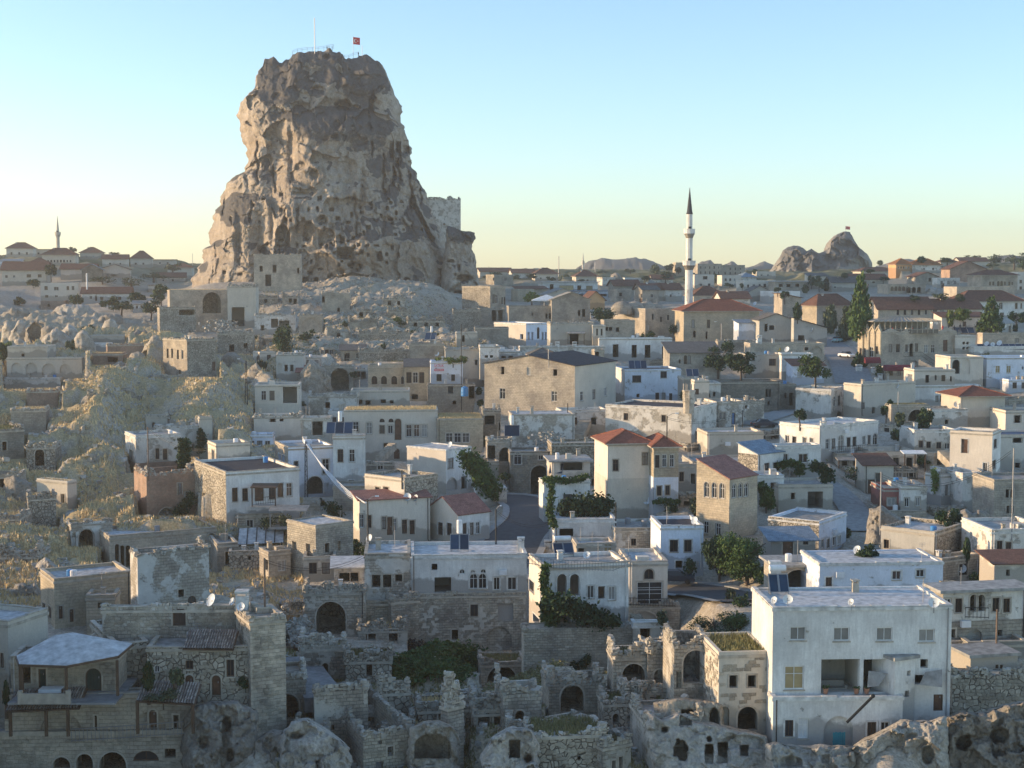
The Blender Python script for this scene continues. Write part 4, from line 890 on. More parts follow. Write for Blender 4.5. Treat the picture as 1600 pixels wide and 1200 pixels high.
def strip(name,label,pts,mat,kind='structure',lift=.12,sub=10,cat=None,edge=None,edge_mat='kerb'):
 """a road or path draped on the ground; pts = (pixel, row, half-width in metres)"""
 W=[(*on_ground(px,py)[:2],w)for px,py,w in pts];Q=[]
 for a,b in zip(W,W[1:]):
  for k in range(sub):t=k/sub;Q.append([a[i]+(b[i]-a[i])*t for i in range(3)])
 Q.append(list(W[-1]))
 Q=np.array(Q)
 for _ in range(6):Q[1:-1]=(Q[:-2]+2*Q[1:-1]+Q[2:])/4
 d=np.gradient(Q[:,:2],axis=0);d/=np.linalg.norm(d,axis=1)[:,None];nrm=np.stack([-d[:,1],d[:,0]],1)
 nl=9;V=[]
 for i,q in enumerate(Q):
  row=[]
  for k in range(nl):
   s=(k/(nl-1)*2-1)*q[2];x,y=q[0]+nrm[i,0]*s,q[1]+nrm[i,1]*s;px,_=proj(x,y,-25);row.append([x,y,gz(px,y)])
  zc=np.mean([r_[2]for r_ in row]);
  for r_ in row:r_[2]=max(r_[2],zc)*.5+zc*.5+lift
  V+=row
 me=grid_mesh(name,np.array(V),len(Q),nl,M[mat]);o=link(name,me);tag(o,label,cat,None,kind)
 return Q
H('white_hotel','big flaking white three-storey house with a two-bay open loggia under four curtained windows',1170,1205,1485,950,1168,'1247,990,25,21,s 1315,991,25,21,s 1382,991,25,21,s 1448,993,25,20,s 1241,1059,31,37,y 1313,1057,60,54,L 1377,1057,56,54,L 1374,1036,1,1,h 1444,1037,12,14,h 1437,1062,15,15,h 1466,1098,15,26,d',D=105.5,th=3,m='white',rm='wroof',par=.12,surr=False,frame='wframe',wa=7)
H('stair_tower','narrow white outbuilding with tiny square windows in front of the loggia',1383,1397,1429,1032,1128,'1420,1052,6,8,h 1417,1084,7,10,h',D=104.6,th=25,m='white',roof='slab',rm='conc',over=.25,dep=2.5,surr=False,wa=2.6)
H('terrace_wing','low white wing with terrace on top and arched entrance in blue and brown',None,1207,1410,1091,1166,'1233,1138,13,26,w 1255,1138,16,32,W 1310,1143,46,48,C 1362,1142,14,28,w 1383,1142,14,28,w',D=104,th=2,m='white',dep=1.5,rm='wroof',par=.1,base=None,surr=True,ctrl=False)
H('stone_house','square tan stone house with grass roof and two black windows beside the white hotel',1109,1122,1204,1019,1152,'1146,1065,13,20,h 1175,1065,13,20,h 1168,1123,31,38,A 1131,1122,17,36,C',D=106.4,th=6,m='beige',roof='grass',grass='strawg',dep=8,blk='block',wa=6)
H('ruined_vault','ruined masonry porch with one tall pointed arch, open to the sky',None,1053,1110,1009,1086,'1087,1042,39,52,A 1061,1062,8,26,b',D=111,th=4,m='old',roof='open',dep=5,jag=.5,blk=('block',90))
H('rubble_wall','tan rubble retaining wall right of the white hotel',None,1487,1640,1054,1120,'',D=112,th=-3,m='rub',roof='flat',dep=2.0,cat='wall',jag=.3,corn=False,par=.05,rm='stone',blk='block')
H('stone_mansion','two-storey mansion with twin pointed arches above grey stone basement',1452,1472,1604,926,1006,'1481,944,11,17,w 1498,946,11,22,w 1521,942,11,26,A 1533,942,11,26,A 1556,945,11,22,w 1573,946,11,22,w 1488,990,9,14,h 1523,994,24,22,C 1562,989,8,10,h',D=140,th=10,m='white2',m2='grey',rm='conc',base=972,bm='grey',roof='slab')
H('shed','low rough shed with twin small panes below the mansion',None,1516,1590,1028,1052,'1558,1042,5,7,w 1565,1042,5,7,w',D=122,th=12,m='rose',roof='slab',rm='conc',cat='shed',over=.2)
H('shed','pale flat shed with dark doorway tucked against the hotel corner',None,1486,1512,1003,1034,'1503,1019,7,26,h',D=119,th=5,m='greyp',roof='flat',cat='shed',dep=5)
H('garden_wall','grey walled yard with a blue-lidded corner below the mansion',None,1512,1604,1004,1030,'',D=131,th=5,m='greyp',roof='flat',cat='wall',dep=5)
H('white_mansion','white mansion with two tall pointed arches and three windows behind ivy',822,848,982,884,980,'829,914,11,17,w 858,915,1,1,w 878,914,15,34,A 898,914,15,34,A 923,925,11,20,w 940,926,11,20,h 956,927,11,21,s 838,969,10,13,h 880,970,22,24,A',D=152.5,th=6,m='white',m2='rose',rm='conc',wa=6)
H('arched_wing','rosy plastered wing with huge glazed arch and small arched window above',None,983,1043,878,960,'1014,897,15,16,a 1015,928,40,38,g',D=151.8,th=4,m='rose',rm='wroof',blk=None)
H('masonry_storey','block masonry base with low segmental arch below the huge glazed arch',None,980,1062,946,1004,'1006,966,46,22,A',D=150.5,th=4,m='block',roof='flat',rm='stone',dep=1.3,blk='block',jag=.2)
H('gatehouse','small whitewashed gatehouse with a tall black doorway',None,989,1044,974,1012,'1008,995,16,28,h',D=149.3,th=5,m='white2',dep=1.5,rm='wroof',surr=True)
H('retaining_wall','long curved retaining wall of pale blocks under the white mansion',None,818,988,983,1054,'',D=149,th=4,m='block',roof='flat',rm='stone',dep=2.5,cat='wall',par=.1,corn=False,blk='block',jag=.15)
H('stone_house','peeling square tower end with three dark windows and flat white roof',None,570,641,866,945,'588,908,13,20,h 605,908,13,20,h 623,903,11,11,h',D=153,th=4,m='peel',rm='wroof',dep=8,blk=None)
H('white_row_house','long white row house with small arched windows along a terrace',None,643,823,868,930,'679,886,9,10,h 722,893,9,8,n 739,894,9,8,n 755,893,9,8,n 740,908,13,24,a 754,908,13,24,a 776,912,10,20,w 800,912,14,20,w 692,914,26,24,L 810,884,1,1,w',D=153.4,th=4,m='white',rm='wroof',dep=8,frame='wframe')
H('masonry_house','tall patched stone front below the long white row house',None,640,821,929,1030,'713,931,9,8,h 741,954,12,19,w 790,957,24,28,L 711,992,10,16,h 698,1010,14,14,C 780,995,40,32,C',D=152,th=4,m='old',roof='flat',rm='conc',dep=1.2,blk='block',jag=.12)
H('pier','rounded stone buttress left of the patched stone front',None,612,646,938,1002,'',D=151,th=20,m='block',roof='flat',rm='stone',dep=4,cat='wall',jag=.4,blk=('block',120),wb=3)
H('arched_ruin','ruined stone vault with a wide deep arch and jagged left shoulder',None,476,571,924,996,'517,966,46,52,A 482,960,1,1,h',D=150,th=3,m='old',roof='flat',rm='stone',dep=3,jag=.5,blk='block')
H('niche_wall','stone bay with plastered niche and one small window',None,562,640,940,994,'576,969,7,16,b 600,958,30,34,C',D=152,th=3,m='block',roof='flat',rm='stone',dep=2,blk='block')
H('ruin_wall','masonry screen with low pointed cellar arch below the retaining wall',None,752,822,1036,1082,'784,1053,46,26,A',D=141,th=6,m='block',roof='flat',rm='strawg',dep=4,jag=.3,blk='block',grass='strawg',cat='ruin')
H('cave_house','ruined stone front with big black arch and low side window',None,958,1052,1024,1092,'990,1058,36,42,A 1040,1046,8,8,h 1040,1067,12,26,h',D=119,th=5,m='old',roof='grass',grass='strawg',dep=6,jag=.55,blk='block',cat='ruin')
H('ruin_wall','stepped broken wall with half-fallen arch in the middle of the gully',None,858,946,1070,1134,'894,1091,36,42,A',D=118,th=8,m='block',roof='open',dep=4,jag=.9,blk='block',cat='ruin')
H('roofless_house','roofless tuff block ruin with two tiny windows at the bottom edge',494,568,646,1148,1206,'594,1160,6,6,h 610,1174,9,15,h 593,1196,12,12,h',D=106,th=22,m='block',roof='open',dep=6,jag=.5,blk='block',cat='ruin')
H('ruin_wall','tall leaning ruined wall with ragged sloping crest',None,492,575,1082,1160,'520,1137,5,8,h 548,1158,6,6,h',D=110,th=12,m='old',roof='open',dep=.9,jag=1.8,cat='ruin',wa=.9)
H('ruin_wall','thin standing pillar of ruined wall beside the black pit',None,700,732,1102,1200,'',D=108,th=40,m='block',roof='flat',rm='stone',dep=1.2,jag=1.3,cat='ruin',wa=.9,wb=1.5)
H('ruin_wall','broken block stub right of the thin pillar',None,737,782,1096,1136,'',D=114,th=8,m='block',roof='flat',rm='stone',dep=1.2,jag=1.0,cat='ruin',wa=.9)
H('ruin_wall','short ruin stub above the roofless block ruin',None,592,640,1080,1136,'',D=116,th=12,m='rub',roof='flat',rm='stone',dep=1.0,jag=1.2,cat='ruin',wa=1.0)
H('low_ruin','pale ruined room with two tall slits at the bottom edge',852,942,986,1164,1216,'959,1196,6,16,h 970,1191,6,18,h',D=103,th=30,m='old',roof='grass',grass='strawg',dep=5,jag=.4,cat='ruin',blk=('block',150))
H('terrace_arcade','bottom terrace wall with a row of arches under a paved deck',None,-20,292,1146,1236,'96,1192,27,18,A 132,1190,26,24,A 176,1192,42,34,A 228,1181,40,16,n 266,1177,17,14,h',D=106,th=3,m='cream',roof='flat',rm='paving',dep=1.6,par=.1,blk='block',ext=4)
H('courtyard_wall','lower courtyard wall with arched recesses behind the deck',None,8,300,1087,1150,'95,1130,66,34,C 150,1132,4,28,h 236,1128,46,34,C 239,1123,12,28,D 275,1128,8,22,h',D=107.7,th=3,m='cream',roof='flat',rm='paving',dep=1.7,door='door',ext=.1,par=.15)
H('terrace_house','stone terrace room with big arched green glass door',None,18,183,1026,1088,'146,1062,25,36,D 40,1055,16,26,h 66,1060,12,30,d',D=110.5,th=2,m='cream',dep=7,door='gdoor',blk='block',rm='paving')
H('stone_house','rubble stone house with two arched doors and square window over a terrace',None,231,398,1012,1090,'296,1039,12,14,w 360,1044,12,27,w 296,1069,13,29,D 338,1071,14,32,D 245,1045,9,13,n',D=111,th=2,m='rub',rm='conc',dep=13,blk='block',par=.2)
H('side_wing','rubble side wing with leaning drainpipe beside the green glass door',None,183,232,1008,1084,'193,1050,6,16,h',D=110.8,th=28,m='rub',dep=9,rm='conc',blk=('block',150))
H('corner_tower','tall windowless masonry corner tower with red ledge',370,393,447,968,1150,'',D=109.5,th=25,m='cream',dep=5,rm='stone',blk='block',jag=.1)
H('garden_wall','stepped garden wall with dark timber gate',None,160,398,949,985,'280,960,20,36,d',D=126,th=2,m='old',dep=1.0,cat='wall',roof='flat',rm='stone',jag=.12,blk=('block',160),door='dframe')
H('garden_wall','low masonry terrace wall with arched cellar beside the stone steps',None,410,478,1060,1142,'448,1104,38,40,A',D=119,th=10,m='block',dep=5,cat='wall',roof='flat',rm='stone',jag=.3,blk='block')
H('yellow_house','two-storey honey stone house with sunlit end and white roof',64,86,206,905,978,'69,952,4,19,d 78,957,4,19,d 95,957,6,20,d 112,962,6,20,d',D=140,th=14,m='yellow',rm='wroof',dep=8,door='door')
H('courtyard_room','small honey stone box with round hole in the yard of the yellow house',None,135,180,931,958,'157,946,9,9,h',D=138.5,th=6,m='yellow',rm='wroof',dep=3,ctrl=False)
H('white_house','flat white house cut off by the frame with warm roof',-60,15,76,972,1090,'3,1032,6,24,w',D=124,th=70,m='beige',rm='wroof',dep=10,wa=8)
H('roofless_house','broken white house, roofless, with a small square and a small arched window',204,216,327,866,945,'283,927,9,12,h 300,938,13,14,n',D=150,th=10,m='peel',roof='open',dep=9,jag=.35,par=.2)
H('stone_house','yellow-lit long stone house with triple pointed arches and flat roof',150,172,338,838,902,'183,868,7,36,A 191,869,7,34,A 200,869,7,34,A 331,853,14,40,A',D=178,th=15,m='cream',rm='wroof',dep=12,blk=None)
H('stone_annex','square block tower with whitewashed roof and two blocked windows',449,494,552,822,905,'511,856,7,15,h 529,853,7,15,b 460,853,7,14,b 482,857,8,14,b',D=168,th=42,m='block',rm='wroof',dep=7,par=.15)
H('lean_to','low lean-to with corrugated sheet beside the square tower end',None,522,571,888,918,'545,902,30,14,h',D=160,th=6,m='peel',roof='shed',rm='wroof',cat='shed',dep=4,rh=.4)
H('white_house','white house with rough stone side, balcony canopy and dark windows',305,354,468,738,822,'367,773,9,22,w 383,773,9,20,w 438,766,9,22,w 452,765,9,21,w 405,771,14,24,d 425,769,10,22,w',D=188,th=28,m='white',m2='rub',rm='tar',dep=9)
H('roof_room','plain pinkish box room on the hillside above the white balcony house',325,338,391,694,730,'333,711,4,16,w',D=208,th=20,m='rose',rm='wroof',dep=5)
H('white_house','abandoned white house with ivy side and two dark windows',196,213,282,681,740,'205,709,5,12,h 246,709,6,17,w 258,710,7,17,w',D=226,th=14,m='white2',rm='conc',dep=7,base=724,bm='pink')
H('white_house','ruined white corner house swallowed by ivy',None,258,312,668,720,'302,699,4,10,h',D=240,th=30,m='white2',rm='conc',dep=6,jag=.3)
H('chimney_ruin','upright ruined gable stump above the ivy houses',None,228,262,650,690,'240,664,4,8,h',D=252,th=10,m='beige',rm='stone',dep=3,jag=.3,cat='ruin')
H('chimney_ruin','slim square stub tower right of the ivy house',None,313,332,652,730,'',D=242,th=20,m='beige',rm='stone',dep=3,cat='ruin',wa=2)
H('brick_ruin','roofless reddish brick ruin with low arch beneath',210,230,306,742,812,'281,764,7,18,h 292,776,6,14,h 261,803,28,20,A',D=198,th=20,m='pink',roof='open',dep=8,jag=.7)
H('stone_hut','tiny square hut with black door in the golden slope',104,106,120,752,796,'98,780,6,16,h',D=202,th=60,m='beige',roof='grass',grass='straw',dep=4,wa=6,cat='hut')
H('ruin_wall','crumbling tan wall stump in the golden slope',None,45,88,778,828,'',D=192,th=20,m='rub',roof='grass',grass='straw',dep=5,jag=.5,cat='ruin')
H('cave_ruin','squat ruin with a single arched doorway on the slope',None,42,86,698,740,'62,715,15,26,A',D=222,th=8,m='rub',roof='grass',grass='straw',dep=6,jag=.5,cat='ruin')
H('stone_house','grey ruined house at the left edge with one square window',-30,-10,38,672,718,'7,697,7,14,h',D=226,th=10,m='dgrey',roof='grass',grass='strawg',dep=6,cat='ruin',jag=.3)
H('stone_house','boxy ruin with flat grassy top near the left edge',None,18,72,640,680,'10,650,1,1,h',D=244,th=12,m='grey',roof='grass',grass='straw',dep=6,cat='ruin',jag=.2)
H('stone_house','flat brick-coloured ruin block on the upper left slope',None,42,90,610,640,'',D=262,th=12,m='pink',roof='grass',grass='straw',dep=6,cat='ruin',jag=.2)
H('vaulted_ruin','pale vaulted ruin with dark pointed arch at the foot of the golden slope',103,112,176,818,860,'135,845,23,36,A 113,846,12,28,C',D=184,th=14,m='peel',roof='grass',grass='straw',dep=7,cat='ruin',jag=.15)
H('ruin_house','low stone cellar house beside the square block tower',None,340,372,850,892,'355,872,6,20,h',D=178,th=20,m='grey',roof='flat',dep=6)
H('low_house','low grey masonry outbuilding with slit holes under the glass roof',None,358,452,862,892,'390,872,4,6,h',D=176,th=8,m='rub',roof='flat',rm='stone',dep=6)
H('white_house','pale blue-white house with sunlit gable end and arched cellar',430,451,522,699,778,'437,715,4,12,h 443,718,4,13,h 463,725,7,9,h 509,729,11,24,w 492,758,26,28,A',D=212,th=16,m='bwhite',m2='cream',rm='conc',dep=8)
H('white_house','white block with two tall yellowish windows and blue stair base',None,521,571,682,762,'532,712,9,20,w 550,712,9,20,w 549,754,9,8,h',D=209,th=6,m='white',rm='conc',dep=8)
H('long_stone_house','long stone house with golden grass roof and twin fanlight windows',None,538,684,641,722,'556,667,9,16,w 577,669,9,18,w 597,657,8,6,n 611,657,8,6,n 597,671,8,13,w 610,671,8,13,w 622,671,10,33,D 639,673,9,19,w 651,673,9,19,w 663,673,9,19,w 604,697,9,9,h 620,709,9,16,D',D=248,th=4,m='rose',roof='grass',dep=9,door='door',par=.2)
H('long_stone_house','plain stone wing with three white-framed windows and grass roof',None,684,755,654,708,'702,684,11,15,w*3+13',D=247,th=4,m='yellow',roof='grass',dep=9,par=.2,frame='wframe')
H('white_house','small white house with big window and arched porch behind the vine',636,697,736,703,772,'704,724,9,16,s 706,756,17,20,C 725,754,9,20,h',D=218,th=50,m='white',m2='rose',rm='wroof',dep=7,par=.1)
H('stone_house','low whitewashed house with a masonry gable in the middle of the hill',570,632,684,748,790,'590,768,7,14,w 603,768,8,14,h 575,766,1,1,w',D=203,th=50,m='rub',m2='rose',rm='conc',dep=6)
H('pink_roofed_house','long plastered house under a flat pinkish metal roof',552,562,672,783,852,'565,814,8,21,w 577,815,7,20,w 600,817,7,20,w 609,822,9,28,d 617,820,5,20,w 632,823,8,22,w 644,824,8,22,w',D=180,th=8,m='rose',roof='shed',rm='rsheet',rh=.7,dep=7,over=.3)
H('red_roofed_house','white house with steep plain red roof beside the curving road',668,716,765,805,850,'688,826,8,20,w 702,827,8,20,w 726,827,6,19,w 737,826,6,19,w 747,825,6,19,w',D=180,th=38,m='white',m2='rose',roof='gablex',rm='rsheet',rh=1.9,dep=8,over=.15)
H('stone_house','stone house with open porch above the road to the rock',None,399,468,601,664,'412,618,8,15,w 425,618,8,15,w 453,617,22,26,L',D=268,th=5,m='rose',rm='conc',dep=7,base=631,bm='beige')
H('stone_house','worn stone house front with a dark arched doorway',None,397,470,650,700,'426,656,8,7,h 440,656,6,5,h',D=250,th=4,m='rose',rm='stone',dep=5,jag=.3)
H('stone_house','low whitewashed cave porch with square black doorway',None,470,516,654,690,'496,668,16,24,h',D=240,th=4,m='white2',rm='conc',dep=5)
H('stone_house','grey ruined wall house with small window over the glass heater',None,482,560,618,650,'512,633,7,10,h 490,630,1,1,h',D=276,th=5,m='peel',rm='stone',dep=6,jag=.5)
H('stone_house','stone house with three small windows behind the grass-roofed long house',None,548,640,610,640,'562,628,8,7,h 575,629,8,7,h 599,627,8,6,h 612,628,6,5,h',D=283,th=4,m='beige',rm='conc',dep=7)
H('yellow_house','honey stone house with four arched windows and plain parapet',None,575,632,571,612,'585,594,9,13,a 600,594,9,13,a 616,594,9,13,a 629,594,6,13,a',D=305,th=4,m='yellow',rm='cornice',dep=7)
H('yellow_house','honey stone house with slate-grey tiled roof and three tall windows',None,632,671,574,628,'639,590,8,17,w 649,590,8,17,w 659,590,8,17,w 648,620,10,8,h',D=302,th=4,m='yellow',roof='shed',rm='gtile',rh=1.4,dep=5.5,over=.2)
H('white_house','small white house with red for-sale lettering',None,673,723,565,600,'686,590,8,11,w 708,590,6,10,w',D=300,th=4,m='bwhite',rm='conc',dep=7)
H('stone_house','ruinous stone basement under the white lettered house',None,668,742,600,652,'704,609,8,12,h 737,612,9,22,A 710,629,6,6,h',D=292,th=4,m='grey',rm='conc',dep=6)
H('garden_terrace','terrace house with timber pergola above the white lettered house',None,640,694,537,562,'',D=322,th=4,m='grey',rm='conc',dep=7)
H('stone_house','grey plastered house with small upright window left of the big gabled house',None,696,757,545,606,'744,566,4,8,h',D=316,th=4,m='greyp',rm='conc',dep=7,jag=.15)
H('white_house','white front with four tiny square windows',None,750,780,540,572,'760,557,5,4,h 768,557,5,4,h',D=312,th=4,m='white2',rm='conc',dep=6)
H('stone_hut','tiny stone hut with one door on the slope below the rock',None,713,746,519,540,'724,529,4,10,h',D=345,th=4,m='beige',rm='conc',dep=5,cat='hut')
H('white_house','low white roof rooms with dark window band by the gabled house',None,778,812,548,566,'787,558,7,4,h 798,558,7,4,h',D=318,th=4,m='white',rm='wroof',dep=6)
H('gabled_house','huge plain beige stone house with shallow dark gable roof',757,898,962,572,660,'785,579,6,12,h 826,580,6,12,w 867,582,7,10,h 785,615,9,17,w 866,619,9,16,w 909,619,5,15,w 928,616,5,15,w 946,612,5,14,w',D=266,th=62,m='beige',m2='cream',roof='gablex',rm='tar',rh=1.7,over=.3)
H('stone_house','peeling stone wall house with two carved round ornaments',None,800,898,648,705,'',D=243,th=5,m='peel',m2='peel',rm='wroof',dep=7,par=.1)
H('gate_house','dark block masonry gatehouse with tall arch and white-framed openings',None,797,860,706,774,'845,715,8,8,w 809,716,12,20,a 843,750,28,46,A 800,755,5,26,C',D=228,th=4,m='dgrey',rm='conc',dep=6,blk='block',frame='wframe')
H('arched_house','stone house with wide shallow arch beside a broken wall',None,762,800,688,730,'795,710,30,22,A 768,707,12,22,h',D=232,th=4,m='grey',rm='conc',dep=6,jag=.3)
H('ruin_house','dark broken balcony house left of the round ornaments',None,755,782,642,692,'765,656,16,14,h 785,666,12,12,h',D=250,th=4,m='dgrey',rm='stone',dep=5,jag=.4)
H('white_wall','white garden wall below the climbing vine',None,745,792,764,800,'',D=208,th=8,m='white2',rm='wroof',dep=3,cat='wall')
H('porch_house','shaded porch house with grey slab roof behind the grape vine',None,862,922,722,760,'893,728,34,14,h',D=212,th=6,m='rose',roof='slab',rm='conc',dep=6)
H('vine_house','white house almost hidden by grape leaves beside the road',842,850,922,752,812,'887,782,14,20,w 846,765,1,1,w',D=190,th=10,m='white',m2='white',rm='conc',dep=7)
H('dark_house','dark rubble house in the gap left of the tall hipped tower',None,862,950,693,760,'935,757,22,18,h',D=226,th=5,m='rubd',rm='stone',dep=6)
H('wall_house','long whitewashed house with blue-black roof and projecting stone spouts',946,1080,1119,638,692,'978,651,7,11,w 1037,654,7,11,w 1088,680,3,12,w',D=238,th=62,m='white2',m2='white2',rm='tar',par=.3)
H('hipped_tower','tall beige house with red hipped roof and lone satellite dish',947,949,1020,693,814,'962,727,9,18,w 1008,717,9,19,s',D=193,th=4,m='rose',roof='hip',rm='rtile',rh=1.4,dep=8,wa=8,base=748,bm='beige')
H('hipped_bay','ochre upper bay of three windows over a white ground floor',None,1021,1060,698,785,'1027,721,7,20,w 1038,720,7,20,w 1050,720,7,20,w 1030,767,7,15,w 1043,766,7,15,w',D=191,th=6,m='yellow',roof='hip',rm='rtile',rh=1.2,dep=7,base=746,bm='bwhite')
H('low_wall_house','small grey-green house between ochre bay and yellow tower',None,1050,1090,726,772,'1065,745,7,15,w 1083,748,7,16,h',D=206,th=5,m='greyp',rm='wroof',dep=6)
H('yellow_tower','yellow stone tower house with six arched windows and red roof',1088,1139,1183,750,842,'1104,765,8,24,a 1116,766,8,24,a 1128,767,8,24,a 1147,767,7,22,a 1157,766,7,22,a 1166,765,7,22,a 1103,824,8,19,w 1122,827,8,19,w',D=184,th=45,m='yellow',roof='shed',rm='rsheet',rh=2.2,over=.1,base=791,bm='yellow',frame='wframe')
H('white_cube','bluish white cube house with two big windows and one small',None,1032,1099,822,892,'1053,853,13,19,w 1075,853,12,19,w 1061,882,11,12,h',D=166,th=4,m='bwhite',rm='tar',dep=7)
H('white_house','low white house with flaking front in front of the tall hipped tower',None,866,962,812,862,'885,832,22,12,h',D=176,th=4,m='white',rm='wroof',dep=7)
H('white_house','stained grey-white house with one small dark window and flat roof',None,961,1032,826,864,'990,847,8,11,w',D=174,th=5,m='peel',rm='conc',dep=7)
H('roof_room','small roof-top stair room with bright yellow door',None,901,962,850,874,'950,855,13,17,y 908,860,9,7,h',D=165,th=5,m='rose',rm='wroof',dep=4,ctrl=False,found=True,ext=2)
H('garage','stone garage with a wide low dark arch behind solar panels',None,1213,1281,886,930,'1246,906,44,32,A',D=148,th=6,m='grey',roof='slab',rm='conc',dep=6)
H('white_house','long bluish white house with three small windows behind the hotel roof',None,1280,1473,881,945,'1295,909,10,14,w 1401,899,14,14,w 1438,896,13,12,w',D=143,th=4,m='bwhite',rm='wroof',dep=7,par=.1)
H('stone_house','square grey house with rough stone gable and skylit white roof',1376,1459,1504,832,886,'1385,850,8,14,w',D=162,th=50,m='rub',m2='greyp',rm='wroof',dep=7)
H('white_house','pale bluish gable house with four narrow windows',1200,1279,1322,815,868,'1285,850,5,14,w 1294,849,5,14,w 1303,846,5,14,w 1311,844,5,14,w',D=176,th=55,m='bwhite',m2='rub',rm='conc',dep=8)
H('shed','grey shed with blue-grey sheet roof and open timber door',None,1205,1274,846,874,'1231,857,16,24,d 1259,847,8,8,w',D=168,th=5,m='greyp',roof='shed',rm='bsheet',cat='shed',rh=.9,dep=5)
H('white_house','white house at the right edge with a pair of dark windows',None,1548,1640,828,905,'1562,855,9,20,w 1576,857,9,20,w',D=158,th=6,m='white2',rm='conc',dep=8)
H('grey_house','narrow dark-sided house squeezed between two pale houses',None,1513,1549,830,902,'1525,850,5,16,h',D=166,th=8,m='greyp',rm='conc',dep=6)
H('ruin_house','brown-roofed low house at the right edge behind the white pair of windows',None,1555,1640,882,910,'1575,895,6,10,h',D=150,th=5,m='rose',roof='shed',rm='btile',rh=.6,dep=6)
H('stone_house','beige cube with deep open porch and white pillar',None,1216,1301,758,802,'1239,775,6,10,h 1274,781,24,26,L',D=196,th=4,m='beige',rm='conc',dep=7)
H('red_and_white_house','small house half dark red, half white, above a segmental arch',None,1381,1408,763,800,'1393,784,13,12,w',D=196,th=3,m='redp',rm='conc',dep=6)
H('white_house','small white half of the red and white house with two narrow windows',None,1408,1448,760,800,'1417,785,7,14,w 1434,784,7,14,w',D=195,th=3,m='white2',rm='conc',dep=6)
H('cellar_vault','stone cellar with segmental black arch under the red and white house',None,1378,1447,799,822,'1413,813,24,13,A',D=193,th=3,m='block',roof='flat',rm='stone',dep=6,ctrl=False)
H('stone_house','plain dark stone house at the right edge with narrow paired windows',None,1552,1640,750,812,'1574,771,6,13,h 1581,771,6,13,h 1575,796,5,12,h 1582,796,5,12,h',D=190,th=5,m='grey',rm='conc',dep=7)
H('white_house','white terrace house with one tall pointed arch and balcony rail',1445,1470,1502,742,790,'1479,766,5,16,w 1487,765,5,16,w 1494,762,9,34,A',D=206,th=30,m='white',rm='conc',dep=7)
H('white_house','white house with recessed tall arch and arched blue doorway below',None,1503,1532,740,800,'1522,757,9,36,C 1526,791,9,12,D 1508,790,1,1,h',D=204,th=15,m='white2',rm='conc',dep=7,door='bdoor')
H('dark_house','dark recessed house with small windows at the right',None,1532,1556,740,800,'1546,756,5,8,h 1546,778,9,22,D',D=210,th=5,m='rubd',rm='conc',dep=6)
H('cream_house','cream-green house with big dark door and upper terrace',None,1428,1494,672,712,'1439,694,7,11,w 1451,695,7,10,w 1467,696,8,10,w 1480,697,8,10,w',D=226,th=4,m='white2',rm='conc',dep=7)
H('cream_house','tall cream corner house with large doorway and quay-like steps',1494,1549,1563,676,756,'1507,697,10,22,d 1555,693,5,14,w 1553,726,6,14,w 1539,730,7,14,w',D=222,th=78,m='white',m2='rose',rm='conc',wa=6)
H('terrace_house','plain terrace house with wood doors and a timber pergola',None,1360,1432,706,742,'1376,718,7,14,d 1400,720,9,15,w 1421,722,10,16,h',D=222,th=4,m='rose',rm='conc',dep=7,par=.8)
H('long_white_house','long white stone house with many narrow windows and arched door',1218,1280,1392,666,722,'1230,686,6,12,w 1241,688,6,12,w 1257,689,6,12,w 1268,690,6,12,w 1293,694,6,16,w 1302,693,6,16,w 1314,692,9,26,a 1326,691,6,15,w 1335,690,6,15,w 1350,688,5,14,w 1358,687,5,14,w 1368,686,8,18,a 1377,688,6,17,d 1386,686,4,13,w',D=236,th=38,m='white',m2='white',rm='wroof',wb=14)
H('white_house','white cottage with wide barred window beside a vine pergola',1200,1213,1282,697,742,'1227,715,9,12,w 1255,716,14,14,w',D=214,th=10,m='white',rm='conc',dep=6,door='bframe')
H('blue_roofed_house','white and rubble house with weathered blue sheet roof',1153,1184,1224,711,760,'1198,730,8,13,w 1212,729,8,13,w',D=204,th=40,m='white',m2='rub',roof='shed',rm='bsheet',rh=1.4,dep=7,over=.2)
H('flat_house','grey flat-roofed house with plain wall and white side',None,1105,1193,676,716,'',D=228,th=6,m='beige',rm='wroof',dep=7)
H('stone_house','windowless low house in front of the whitewashed wall house',None,1082,1180,722,748,'',D=212,th=4,m='greyp',rm='conc',dep=8)
H('white_house','peeling white house with blue door and twin slits',None,1119,1162,628,668,'1126,650,4,12,w 1132,650,4,12,w 1146,654,5,18,d',D=250,th=10,m='peel',rm='conc',dep=7,door='bdoor')
H('stone_house','low peeling wall house at the end of the blue door row',None,1160,1194,628,652,'1166,636,4,6,h',D=256,th=20,m='peel',rm='stone',dep=7,jag=.3)
H('tower_room','square stone tower house with red shutter behind the turret',None,1085,1108,594,628,'1088,612,8,9,d',D=262,th=4,m='rose',rm='conc',dep=6)
H('white_house','small white house with tiny balcony behind the blue door house',None,1098,1126,598,628,'1108,618,4,6,h 1116,616,4,7,h',D=272,th=4,m='white2',rm='conc',dep=6)
H('stone_house','long dark grey stone house front with twin slits at its right end',None,1124,1218,596,646,'1198,614,4,12,h 1203,614,4,12,h 1201,630,3,6,h',D=280,th=5,m='dgrey',rm='stone',dep=6)
H('stone_house','dark house with tall door at the top of the cobbled lane',None,1208,1244,600,640,'1227,618,3,8,h 1236,624,6,20,h',D=286,th=4,m='grey',rm='stone',dep=6)
H('cream_house','cream house with twin slits and small pointed arch porch',1243,1298,1319,608,660,'1304,627,4,16,w 1311,626,4,16,w 1311,650,9,16,A',D=276,th=60,m='white2',rm='stone',dep=6)
